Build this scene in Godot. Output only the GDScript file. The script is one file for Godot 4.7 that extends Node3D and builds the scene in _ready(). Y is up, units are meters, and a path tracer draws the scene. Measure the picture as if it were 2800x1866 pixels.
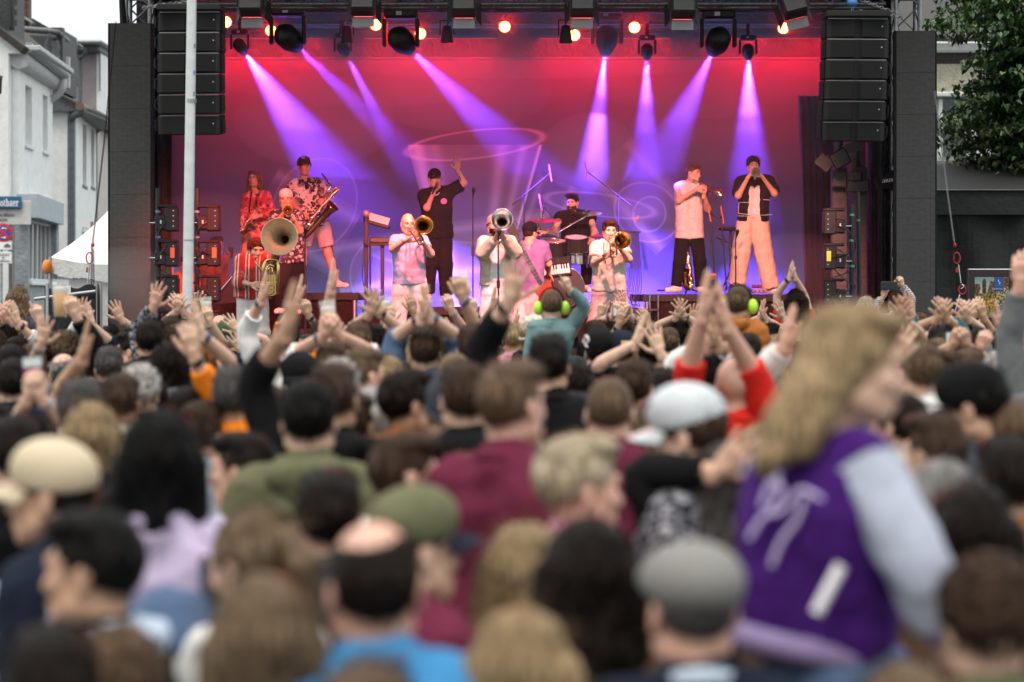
extends Node3D
# An open-air brass concert: crowd in front of a stage, houses and a tree at the sides.
const F := 5855.0      # focal length in photograph pixels (photograph 2800 wide)
const CX := 1400.0
const HY := 809.0      # row of the horizon
const EYE := 2.05      # height of the lens
const FLOOD := 28.0
const RED := 45.0
const REDWASH := 13.0
const BEAM := 1050.0
const WASH := 7.5
const HAZE := 0.016

func _ready() -> void:
	camera_and_sky()
	var t0 := Time.get_ticks_msec()
	setting("ground", Geo.new().quad(Vector3(-120, 0, 20), Vector3(120, 0, 20), Vector3(120, 0, -220), Vector3(-120, 0, -220)), worn("asphalt", lin(0.09, 0.09, 0.088), 0.9, 0.5, 0.6))
	build_stage()
	build_place()
	print("place ", Time.get_ticks_msec() - t0)
	build_band()
	print("band ", Time.get_ticks_msec() - t0)
	build_crowd()
	print("crowd ", Time.get_ticks_msec() - t0)
func camera_and_sky() -> void:
	var cam := Camera3D.new()
	cam.name = "camera"
	add_child(cam)
	cam.projection = Camera3D.PROJECTION_FRUSTUM
	var lens := CameraAttributesPhysical.new()
	lens.frustum_focal_length = 85.0
	lens.exposure_aperture = 2.05
	lens.frustum_focus_distance = 26.0
	lens.frustum_near = 0.1
	lens.frustum_far = 400.0
	lens.exposure_multiplier = 1.0
	cam.attributes = lens
	cam.position = Vector3(0, EYE, 0)
	cam.near = 0.1
	cam.far = 400.0
	cam.size = 2.0 * 0.1 * 933.0 / F
	cam.frustum_offset = Vector2(0, -0.1 * (933.0 - HY) / F)
	cam.current = true
	var env := Environment.new()
	env.background_mode = Environment.BG_SKY
	var sky := Sky.new()
	var pm := ProceduralSkyMaterial.new()
	pm.sky_top_color = lin(0.9, 0.93, 0.95)
	pm.sky_horizon_color = lin(0.225, 0.243, 0.241)
	pm.sky_curve = 1.0
	pm.sky_energy_multiplier = 1.45
	pm.ground_bottom_color = lin(0.12, 0.12, 0.12)
	pm.ground_horizon_color = lin(0.4, 0.4, 0.4)
	sky.sky_material = pm
	env.sky = sky
	env.tonemap_mode = Environment.TONE_MAPPER_LINEAR
	env.tonemap_exposure = 1.58
	env.volumetric_fog_enabled = true
	env.volumetric_fog_density = 0.0
	env.sdfgi_enabled = true; env.ssao_enabled = true; env.ssil_enabled = true
	var we := WorldEnvironment.new()
	we.name = "environment"; we.environment = env
	add_child(we)
	var sun := DirectionalLight3D.new()
	sun.name = "sun"
	add_child(sun)
	sun.light_energy = 0.5
	sun.light_angular_distance = 30.0
	sun.light_color = Color(1.0, 0.97, 0.93)
	sun.shadow_enabled = true
	sun.rotation_degrees = Vector3(-62, -25, 0)
# ---------------------------------------------------------------- helpers
# photograph of 2800 x 1866: a point seen at (px, py), d metres in front of the eye
func at(px: float, py: float, d: float) -> Vector3:
	return Vector3((px - CX) * d / F, EYE - (py - HY) * d / F, -d)

class Geo:
	var v := PackedVector3Array()
	var n := PackedVector3Array()
	var u := PackedVector2Array()
	var f := PackedInt32Array()
	func put(p: Vector3, q: Vector3, w := Vector2.ZERO) -> int:
		v.append(p); n.append(q); u.append(w)
		return v.size() - 1
	func tri(a: int, b: int, c: int) -> void:
		f.append(a); f.append(b); f.append(c)
	func quad(a: Vector3, b: Vector3, c: Vector3, d: Vector3, w := Vector2(1, 1)) -> Geo:
		var q := (b - a).cross(d - a).normalized()
		var i := put(a, q, Vector2(0, w.y))
		put(b, q, w); put(c, q, Vector2(w.x, 0)); put(d, q, Vector2.ZERO)
		tri(i, i + 1, i + 2); tri(i, i + 2, i + 3)
		return self
	func poly(pts: Array, q: Vector3) -> Geo:
		var i := v.size()
		for p: Vector3 in pts: put(p, q)
		for k in range(1, pts.size() - 1): tri(i, i + k, i + k + 1)
		return self
	# a box with chamfered edges
	func box(c: Vector3, s: Vector3, b := Basis(), e := 0.0) -> Geo:
		var h := s * 0.5
		e = minf(e, minf(h.x, minf(h.y, h.z)) * 0.8)
		for ax in 3:
			var a1 := (ax + 1) % 3
			var a2 := (ax + 2) % 3
			for sg: float in [-1.0, 1.0]:
				var q := Vector3.ZERO; q[ax] = sg
				var ps := []
				for k: Array in [[-1, -1], [1, -1], [1, 1], [-1, 1]]:
					var p := Vector3.ZERO
					p[ax] = sg * h[ax]; p[a1] = k[0] * (h[a1] - e); p[a2] = k[1] * (h[a2] - e)
					ps.append(c + b * p)
				var i := v.size()
				for k in 4: put(ps[k], b * q, [Vector2(0, 1), Vector2(1, 1), Vector2(1, 0), Vector2(0, 0)][k])
				tri(i, i + 1, i + 2); tri(i, i + 2, i + 3)
		if e > 0.0:
			for ax in 3:
				var a1 := (ax + 1) % 3
				var a2 := (ax + 2) % 3
				for k: Array in [[-1, -1], [1, -1], [1, 1], [-1, 1]]:
					var ps := []
					for t: Array in [[-1, 0], [1, 0], [1, 1], [-1, 1]]:
						var p := Vector3.ZERO
						p[ax] = t[0] * (h[ax] - e)
						p[a1] = k[0] * (h[a1] - (e if t[1] == 0 else 0.0))
						p[a2] = k[1] * (h[a2] - (0.0 if t[1] == 0 else e))
						ps.append(c + b * p)
					var q := Vector3.ZERO; q[a1] = k[0]; q[a2] = k[1]
					poly(ps, (b * q).normalized())
			for k in 8:
				var g := Vector3(-1 if k & 1 else 1, -1 if k & 2 else 1, -1 if k & 4 else 1)
				var ps := []
				for ax in 3:
					var p := (h - Vector3(e, e, e)) * g
					p[ax] = h[ax] * g[ax]
					ps.append(c + b * p)
				poly(ps, (b * g).normalized())
		return self
	# a round bar between two points
	func bar(a: Vector3, b: Vector3, r: float, r2 := -1.0, sides := 8, caps := true) -> Geo:
		return tube([a, b], [r, r if r2 < 0.0 else r2], sides, caps)
	func tube(p: Array, r: Array, sides := 8, caps := true, shut := false, flat := 1.0, upv := Vector3.ZERO) -> Geo:
		var m := p.size()
		var base := v.size()
		var side := Vector3.ZERO
		var run := 0.0
		for i in m:
			var pi: Vector3 = p[i]
			var t: Vector3 = (p[(i + 1) % m] - p[(i - 1 + m) % m]) if shut else (p[mini(i + 1, m - 1)] - p[maxi(i - 1, 0)])
			t = t.normalized()
			if side == Vector3.ZERO:
				side = t.cross(upv if upv != Vector3.ZERO else (Vector3.UP if absf(t.y) < 0.9 else Vector3.RIGHT)).normalized()
			side = (side - t * side.dot(t)).normalized()
			var up := side.cross(t)
			var rr: float = r[mini(i, r.size() - 1)]
			if i > 0: run += pi.distance_to(p[i - 1])
			for k in sides + 1:
				var w := TAU * k / sides
				var q := side * cos(w) + up * sin(w) * flat
				put(pi + q * rr, (side * cos(w) * flat + up * sin(w)).normalized(), Vector2(float(k) / sides, run))
		var rows := m if shut else m - 1
		for i in rows:
			for k in sides:
				var a := base + i * (sides + 1) + k
				var b := base + ((i + 1) % m) * (sides + 1) + k
				tri(a, b, b + 1); tri(a, b + 1, a + 1)
		if caps and not shut:
			for e: int in [0, m - 1]:
				var c := base + e * (sides + 1)
				var q: Vector3 = (p[0] - p[1]).normalized() if e == 0 else (p[m - 1] - p[m - 2]).normalized()
				var ps := []
				for k in sides: ps.append(v[c + k])
				poly(ps, q)
		return self
	# a profile of (radius, height) turned round the y axis of x
	func lathe(x: Transform3D, pr: Array, sides := 20, arc := TAU) -> Geo:
		var base := v.size()
		var m := pr.size()
		var run := 0.0
		for i in m:
			var p: Vector2 = pr[i]
			var t: Vector2 = pr[mini(i + 1, m - 1)] - pr[maxi(i - 1, 0)]
			var q := Vector2(t.y, -t.x).normalized()
			if i > 0: run += p.distance_to(pr[i - 1])
			for k in sides + 1:
				var w := arc * k / sides
				put(x * Vector3(p.x * cos(w), p.y, p.x * sin(w)), (x.basis * Vector3(q.x * cos(w), q.y, q.x * sin(w))).normalized(), Vector2(float(k) / sides, run))
		for i in m - 1:
			for k in sides:
				var a := base + i * (sides + 1) + k
				var b := a + sides + 1
				tri(a, b, b + 1); tri(a, b + 1, a + 1)
		return self
	func ball(c: Vector3, r: Vector3, sides := 12, rows := 8, b := Basis()) -> Geo:
		var base := v.size()
		for i in rows + 1:
			var w := PI * i / rows
			for k in sides + 1:
				var z := TAU * k / sides
				var q := Vector3(sin(w) * cos(z), cos(w), sin(w) * sin(z))
				put(c + b * (q * r), (b * (q / r)).normalized(), Vector2(float(k) / sides, float(i) / rows))
		for i in rows:
			for k in sides:
				var a := base + i * (sides + 1) + k
				var d := a + sides + 1
				tri(a, d, d + 1); tri(a, d + 1, a + 1)
		return self
	# a flat outline (points in the xy plane of x) given a thickness
	func slab(x: Transform3D, pts: Array, t: float) -> Geo:
		var tris := Geometry2D.triangulate_polygon(PackedVector2Array(pts))
		for s: float in [0.5, -0.5]:
			var i := v.size()
			for p: Vector2 in pts: put(x * Vector3(p.x, p.y, s * t), (x.basis * Vector3(0, 0, s)).normalized(), p)
			for k in range(0, tris.size(), 3): tri(i + tris[k], i + tris[k + 1], i + tris[k + 2])
		var m := pts.size()
		var mid := Vector2.ZERO
		for p: Vector2 in pts: mid += p / m
		var turn := 1.0 if not Geometry2D.is_polygon_clockwise(PackedVector2Array(pts)) else -1.0
		for k in m:
			var a: Vector2 = pts[k]
			var b: Vector2 = pts[(k + 1) % m]
			var q := Vector2(b.y - a.y, a.x - b.x) * turn
			poly([x * Vector3(a.x, a.y, t / 2), x * Vector3(b.x, b.y, t / 2), x * Vector3(b.x, b.y, -t / 2), x * Vector3(a.x, a.y, -t / 2)], (x.basis * Vector3(q.x, q.y, 0)).normalized())
		return self
	func add(g: Geo, x := Transform3D()) -> Geo:
		var i := v.size()
		var nb := x.basis.inverse().transposed()
		v.append_array(x * g.v)
		var nn := Transform3D(nb, Vector3.ZERO) * g.n
		n.append_array(nn); u.append_array(g.u)
		for k in g.f: f.append(k + i)
		return self
	# only triangles for which keep(centre) is true
	func mesh(fix := true) -> ArrayMesh:
		if fix:
			for i in range(0, f.size(), 3):
				var a := v[f[i]]
				if (v[f[i + 1]] - a).cross(v[f[i + 2]] - a).dot(n[f[i]] + n[f[i + 1]] + n[f[i + 2]]) > 0.0:
					var s := f[i + 1]; f[i + 1] = f[i + 2]; f[i + 2] = s
		for i in n.size(): n[i] = n[i].normalized()
		var m := ArrayMesh.new()
		if f.is_empty(): return m
		var a := []; a.resize(Mesh.ARRAY_MAX)
		a[Mesh.ARRAY_VERTEX] = v; a[Mesh.ARRAY_NORMAL] = n; a[Mesh.ARRAY_TEX_UV] = u; a[Mesh.ARRAY_INDEX] = f
		m.add_surface_from_arrays(Mesh.PRIMITIVE_TRIANGLES, a)
		return m

var taken := {}
func numbered(s: String) -> String:
	if not taken.has(s):
		taken[s] = 0
		return s
	taken[s] += 1
	return "%s_%03d" % [s, taken[s]]

func thing(called: String, label: String, category: String, pos := Vector3.ZERO, group := "", turn := 0.0) -> Node3D:
	var o := Node3D.new()
	o.name = numbered(called); add_child(o)
	o.position = pos; o.rotation.y = turn
	return tag(o, label, category, group)

func tag(o: Node3D, label: String, category: String, group := "") -> Node3D:
	o.set_meta("label", label); o.set_meta("category", category)
	if group: o.set_meta("group", group)
	return o

func part(called: String, g: Variant, m: Material, parent: Node = null, x := Transform3D()) -> MeshInstance3D:
	var o := MeshInstance3D.new()
	o.mesh = g.mesh() if g is Geo else g
	o.material_override = m
	o.transform = x
	if parent == null or parent == self:
		o.name = numbered(called); add_child(o)
	else:
		o.name = called; parent.add_child(o, true)
	return o

func setting(called: String, g: Variant, m: Material, kind := "structure") -> MeshInstance3D:
	var o := part(called, g, m)
	o.set_meta("kind", kind)
	return o

func look(dir: Vector3, up := Vector3.UP) -> Basis:   # y axis along dir, z axis near up
	var y := dir.normalized()
	var x := y.cross(up)
	x = Vector3.RIGHT.cross(y) if x.length() < 0.001 else x
	x = x.normalized()
	return Basis(x, y, x.cross(y))

func arc_points(a: Vector3, b: Vector3, sag: float, n := 10) -> Array:
	var r := []
	for i in n + 1:
		var t := float(i) / n
		r.append(a.lerp(b, t) + Vector3.DOWN * sag * 4.0 * t * (1.0 - t))
	return r

func smooth_path(p: Array, n := 4) -> Array:   # Catmull-Rom through p
	var r := []
	for i in p.size() - 1:
		var a: Vector3 = p[maxi(i - 1, 0)]
		var b: Vector3 = p[i]
		var c: Vector3 = p[i + 1]
		var d: Vector3 = p[mini(i + 2, p.size() - 1)]
		for k in n: r.append(b.cubic_interpolate(c, a, d, float(k) / n))
	r.append(p[-1])
	return r

# ---------------------------------------------------------------- materials
var mats := {}
var tex := {}
func lin(r: float, g: float, b: float, a := 1.0) -> Color:   # a real-world base colour
	var c := Color(r, g, b).linear_to_srgb()
	c.a = a
	return c

func noise_tex(key: String, freq: float, oct := 4, ramp: Array = [], normal := 0.0, size := 256, kind := FastNoiseLite.TYPE_SIMPLEX_SMOOTH, sx := 1.0) -> Texture2D:
	if tex.has(key): return tex[key]
	var fn := FastNoiseLite.new()
	fn.seed = hash(key) % 10000; fn.noise_type = kind; fn.frequency = freq; fn.fractal_octaves = oct
	var im := fn.get_seamless_image(size, size)
	if sx != 1.0:
		im.resize(size, int(size / sx), Image.INTERPOLATE_LANCZOS)
	if normal > 0.0:
		im.convert(Image.FORMAT_RGBA8)
		im.bump_map_to_normal_map(normal)
	elif ramp:
		var lo: Color = ramp[0]
		var hi: Color = ramp[1]
		var o := Image.create(im.get_width(), im.get_height(), false, Image.FORMAT_RGB8)
		for y in im.get_height():
			for x in im.get_width():
				o.set_pixel(x, y, lo.lerp(hi, im.get_pixel(x, y).r))
		im = o
	tex[key] = ImageTexture.create_from_image(im)
	return tex[key]

func paint(key: String, c: Color, rough := 0.6, metal := 0.0) -> StandardMaterial3D:
	if mats.has(key): return mats[key]
	var m := StandardMaterial3D.new()
	m.resource_name = key
	m.albedo_color = c; m.roughness = rough; m.metallic = metal
	mats[key] = m
	return m

# paint with a mottled tone and a fine relief
func worn(key: String, c: Color, rough: float, scale: float, relief := 0.0, span := 0.35, metal := 0.0) -> StandardMaterial3D:
	if mats.has(key): return mats[key]
	var m := paint(key, c, rough, metal)
	m.albedo_texture = noise_tex("mottle%.2f" % span, 0.02, 5, [Color(1.0 - span, 1.0 - span, 1.0 - span), Color(1, 1, 1)])
	m.uv1_triplanar = true
	m.uv1_scale = Vector3.ONE * scale
	if relief > 0.0:
		m.normal_enabled = true
		m.normal_texture = noise_tex("grain", 0.06, 4, [], 6.0)
		m.normal_scale = relief
	return m

func cloth(key: String, c: Color, folds := 0.8, sheen := 0.06) -> StandardMaterial3D:
	key = "cloth_" + key
	if mats.has(key): return mats[key]
	var m := worn(key, c, 0.9, 1.7, 0.0, 0.1)
	m.normal_enabled = true
	m.normal_texture = noise_tex("folds", 0.012, 3, [], 15.0, 256, FastNoiseLite.TYPE_SIMPLEX_SMOOTH, 0.5)
	m.normal_scale = folds
	m.metallic_specular = 0.2
	m.rim_enabled = sheen > 0.0
	m.rim = sheen
	return m

func shine(key: String, c: Color, energy: float) -> StandardMaterial3D:
	if mats.has(key): return mats[key]
	var m := paint(key, Color(0.02, 0.02, 0.02), 0.4)
	m.emission_enabled = true; m.emission = c; m.emission_energy_multiplier = energy
	return m
# ---------------------------------------------------------------- blended solids, meshed as surface nets
# bones: [kind, a, b, ra, rb]; kinds: "c" round cone, "f" flat-ended cone, "e" ellipsoid (a centre, b radii), "-e" and "-c" cut away, "-p" cut past plane (a point, b normal)
func blend_mesh(bones: Array, h: float, k: float) -> Geo:
	var lo := Vector3.ONE * 1e9
	var hi := -lo
	var boxes := []
	for b: Array in bones:
		var a: Vector3 = b[1]
		var e: Vector3 = b[2]
		var m := k + 2.0 * h
		var l: Vector3
		var g: Vector3
		if b[0] == "-p":
			boxes.append([Vector3.ZERO, Vector3.ZERO]); continue
		if b[0] == "e" or b[0] == "-e":
			l = a - e - Vector3.ONE * m; g = a + e + Vector3.ONE * m
		else:
			var r := Vector3.ONE * (maxf(b[3], b[4]) + m)
			l = a.min(e) - r; g = a.max(e) + r
		boxes.append([l, g])
		if not b[0].begins_with("-"):
			lo = lo.min(l); hi = hi.max(g)
	var nx := int(ceil((hi.x - lo.x) / h)) + 1
	var ny := int(ceil((hi.y - lo.y) / h)) + 1
	var nz := int(ceil((hi.z - lo.z) / h)) + 1
	var grid := PackedFloat32Array()
	grid.resize(nx * ny * nz)
	grid.fill(1.0)
	var sxy := nx * ny
	for bi in bones.size():
		var b: Array = bones[bi]
		var kind: String = b[0]
		var a: Vector3 = b[1]
		var e: Vector3 = b[2]
		var l: Vector3 = boxes[bi][0]
		var g: Vector3 = boxes[bi][1]
		if kind == "-p":
			l = lo; g = hi
		var x0 := clampi(int((l.x - lo.x) / h), 0, nx - 1)
		var x1 := clampi(int((g.x - lo.x) / h) + 1, 0, nx - 1)
		var y0 := clampi(int((l.y - lo.y) / h), 0, ny - 1)
		var y1 := clampi(int((g.y - lo.y) / h) + 1, 0, ny - 1)
		var z0 := clampi(int((l.z - lo.z) / h), 0, nz - 1)
		var z1 := clampi(int((g.z - lo.z) / h) + 1, 0, nz - 1)
		var ax := e - a
		var ll := maxf(ax.length_squared(), 1e-9)
		var len := sqrt(ll)
		var ra: float = b[3] if b.size() > 3 else 0.0
		var rb: float = b[4] if b.size() > 4 else ra
		var kk: float = b[5] if b.size() > 5 else k
		var ell := kind == "e" or kind == "-e"
		var flat := kind == "f"
		var cut := kind.begins_with("-")
		var plane := kind == "-p"
		var inv := Vector3.ONE / e if ell else Vector3.ONE
		for z in range(z0, z1 + 1):
			for y in range(y0, y1 + 1):
				var i := z * sxy + y * nx + x0
				var p := lo + Vector3(x0, y, z) * h
				for x in range(x0, x1 + 1):
					var d: float
					var q := p - a
					if ell:
						var s := q * inv
						var k0 := s.length()
						d = k0 * (k0 - 1.0) / maxf((s * inv).length(), 1e-6)
					elif plane:
						d = -q.dot(e)
					else:
						var t := q.dot(ax) / ll
						var tc := clampf(t, 0.0, 1.0)
						if flat:
							d = maxf((q - ax * t).length() - lerpf(ra, rb, tc), maxf(-t, t - 1.0) * len)
						else:
							d = (q - ax * tc).length() - lerpf(ra, rb, tc)
					var o := grid[i]
					if cut:
						d = -d
						var m2 := maxf(kk - absf(o - d), 0.0) / kk
						grid[i] = maxf(o, d) + m2 * m2 * kk * 0.25
					elif d < o + kk:
						var m3 := maxf(kk - absf(o - d), 0.0) / kk
						grid[i] = minf(o, d) - m3 * m3 * kk * 0.25
					i += 1
					p.x += h
	var out := Geo.new()
	var index := PackedInt32Array()
	index.resize(nx * ny * nz)
	index.fill(-1)
	var near := h * 2.6
	var off := [0, 1, nx, nx + 1, sxy, sxy + 1, sxy + nx, sxy + nx + 1]
	var cell := PackedInt32Array()
	var c := PackedFloat32Array(); c.resize(8)
	for z in nz - 1:
		for y in ny - 1:
			var i := z * sxy + y * nx
			for x in nx - 1:
				var g0 := grid[i]
				if absf(g0) < near:
					var s := 0
					for j in 8:
						c[j] = grid[i + off[j]]
						if c[j] < 0.0: s += 1
					if s > 0 and s < 8:
						var sum := Vector3.ZERO
						var cnt := 0
						for j in 4:
							var a0 := j * 2        # edges along x
							if (c[a0] < 0.0) != (c[a0 + 1] < 0.0):
								sum += Vector3(c[a0] / (c[a0] - c[a0 + 1]), j & 1, j >> 1); cnt += 1
							var a1 := (j & 1) + (j >> 1) * 4   # along y
							if (c[a1] < 0.0) != (c[a1 + 2] < 0.0):
								sum += Vector3(j & 1, c[a1] / (c[a1] - c[a1 + 2]), j >> 1); cnt += 1
							if (c[j] < 0.0) != (c[j + 4] < 0.0):   # along z
								sum += Vector3(j & 1, j >> 1, c[j] / (c[j] - c[j + 4])); cnt += 1
						var p := lo + (Vector3(x, y, z) + sum / cnt) * h
						var q := Vector3(c[1] + c[3] + c[5] + c[7] - c[0] - c[2] - c[4] - c[6], c[2] + c[3] + c[6] + c[7] - c[0] - c[1] - c[4] - c[5], c[4] + c[5] + c[6] + c[7] - c[0] - c[1] - c[2] - c[3])
						index[i] = out.put(p, q.normalized(), Vector2(p.x, p.y))
						cell.append(i)
				i += 1
	for i in cell:
		var s := grid[i] < 0.0
		# edges that start at the low corner of this cell
		for ed: Array in [[1, nx, sxy], [nx, sxy, 1], [sxy, 1, nx]]:
			if s != (grid[i + ed[0]] < 0.0):
				var b0 := index[i]
				var b1: int = index[i - ed[1]]
				var b2: int = index[i - ed[1] - ed[2]]
				var b3: int = index[i - ed[2]]
				if b1 < 0 or b2 < 0 or b3 < 0: continue
				if s:
					out.tri(b0, b2, b1); out.tri(b0, b3, b2)
				else:
					out.tri(b0, b1, b2); out.tri(b0, b2, b3)
	return out

# push the surface in and out: strands, curls, folds
func ruffle(g: Geo, amp: float, sc: Vector3, sd := 1, oct := 2) -> Geo:
	var fn := FastNoiseLite.new()
	fn.seed = sd; fn.frequency = 1.0; fn.fractal_octaves = oct
	for i in g.v.size():
		g.v[i] += g.n[i] * amp * fn.get_noise_3dv(g.v[i] * sc)
	return renormal(g)

func renormal(g: Geo) -> Geo:
	var q := PackedVector3Array(); q.resize(g.v.size())
	for i in range(0, g.f.size(), 3):
		var a := g.f[i]
		var b := g.f[i + 1]
		var c := g.f[i + 2]
		var w := (g.v[c] - g.v[a]).cross(g.v[b] - g.v[a])
		if w.dot(g.n[a]) < 0.0: w = -w
		q[a] += w; q[b] += w; q[c] += w
	for i in q.size(): g.n[i] = q[i].normalized()
	return g
# ---------------------------------------------------------------- heads, hands, hair (head frame: origin between the ears, facing -z)
var protos := {}
func head_geo(kind: String, h: float) -> Geo:
	var key := "head_%s_%.3f" % [kind, h]
	if protos.has(key): return protos[key]
	var w := 0.93 if kind == "f" else 1.0
	var j := 0.88 if kind == "f" else (0.82 if kind == "k" else 1.0)
	var b := [
		["e", Vector3(0, 0.035, 0.015), Vector3(0.076 * w, 0.09, 0.097)],
		["e", Vector3(0, -0.022, -0.034), Vector3(0.062 * w, 0.084, 0.06)],
		["c", Vector3(-0.022 * j, -0.085 * j, -0.055), Vector3(-0.047 * w, -0.055, 0.0), 0.03 * j, 0.03],
		["c", Vector3(0.022 * j, -0.085 * j, -0.055), Vector3(0.047 * w, -0.055, 0.0), 0.03 * j, 0.03],
		["e", Vector3(0, -0.1 * j, -0.071), Vector3(0.022, 0.017, 0.02), 0, 0, 0.015],
		["c", Vector3(-0.038, 0.031, -0.078), Vector3(0.038, 0.031, -0.078), 0.014, 0.014, 0.02],
		["e", Vector3(-0.041, -0.015, -0.066), Vector3(0.021, 0.019, 0.019)],
		["e", Vector3(0.041, -0.015, -0.066), Vector3(0.021, 0.019, 0.019)],
		["-e", Vector3(-0.031, 0.011, -0.102), Vector3(0.017, 0.011, 0.017), 0, 0, 0.012],
		["-e", Vector3(0.031, 0.011, -0.102), Vector3(0.017, 0.011, 0.017), 0, 0, 0.012],
		["c", Vector3(0, 0.018, -0.089), Vector3(0, -0.026, -0.111), 0.007, 0.012, 0.01],
		["c", Vector3(-0.011, -0.034, -0.1), Vector3(0.011, -0.034, -0.1), 0.009, 0.009, 0.008],
		["c", Vector3(-0.017, -0.058, -0.09), Vector3(0.017, -0.058, -0.09), 0.008, 0.008, 0.008],
		["c", Vector3(-0.014, -0.071, -0.089), Vector3(0.014, -0.071, -0.089), 0.008, 0.008, 0.008],
		["e", Vector3(-0.079 * w, -0.006, 0.014), Vector3(0.008, 0.031, 0.018), 0, 0, 0.008],
		["e", Vector3(0.079 * w, -0.006, 0.014), Vector3(0.008, 0.031, 0.018), 0, 0, 0.008],
		["-e", Vector3(-0.088 * w, -0.002, 0.008), Vector3(0.006, 0.017, 0.009), 0, 0, 0.005],
		["-e", Vector3(0.088 * w, -0.002, 0.008), Vector3(0.006, 0.017, 0.009), 0, 0, 0.005],
		["c", Vector3(0, -0.07, 0.02), Vector3(0, -0.2, 0.035), 0.051 * w, 0.054 * w, 0.03]]
	protos[key] = blend_mesh(b, h, 0.022)
	return protos[key]

# eyes, brows and lips of a face seen from the front or the side
func features(t: Node3D, hx: Transform3D, brow: String) -> void:
	if not protos.has("eye_m"):
		protos.eye_m = []; protos.brow_m = []
		for s in [-1, 1]:
			protos.eye_m.append(Geo.new().ball(Vector3(0.031 * s, 0.011, -0.0895), Vector3(0.0115, 0.005, 0.006), 8, 6).mesh())
			protos.brow_m.append(Geo.new().tube([Vector3(0.014 * s, 0.027, -0.093), Vector3(0.033 * s, 0.033, -0.091), Vector3(0.05 * s, 0.026, -0.08)], [0.0045, 0.005, 0.003], 6).mesh())
		protos.lip_m = lips_geo().mesh()
	for k in 2:
		part("eye", protos.eye_m[k], paint("eye", lin(0.05, 0.036, 0.03), 0.2), t, hx)
		part("eyebrow", protos.brow_m[k], hair_mat(brow), t, hx)
	part("lips", protos.lip_m, paint("lip", lin(0.42, 0.17, 0.15), 0.45), t, hx)
func lips_geo() -> Geo:
	return Geo.new().tube([Vector3(-0.02, -0.064, -0.093), Vector3(0, -0.064, -0.1), Vector3(0.02, -0.064, -0.093)], [0.004, 0.0075, 0.004], 6)
func beard_geo() -> Geo:
	if protos.has("beard"): return protos.beard
	var b := [["e", Vector3(0, -0.06, -0.04), Vector3(0.069, 0.06, 0.062)], ["e", Vector3(0, -0.1, -0.068), Vector3(0.034, 0.026, 0.026)],
		["-e", Vector3(0, 0.01, -0.06), Vector3(0.058, 0.058, 0.075), 0, 0, 0.01], ["-e", Vector3(0, -0.064, -0.105), Vector3(0.02, 0.008, 0.02), 0, 0, 0.006],
		["-p", Vector3(0, 0, 0.018), Vector3(0, 0, 1), 0, 0, 0.006]]
	protos.beard = blend_mesh(b, 0.007, 0.015)
	return protos.beard

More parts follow.
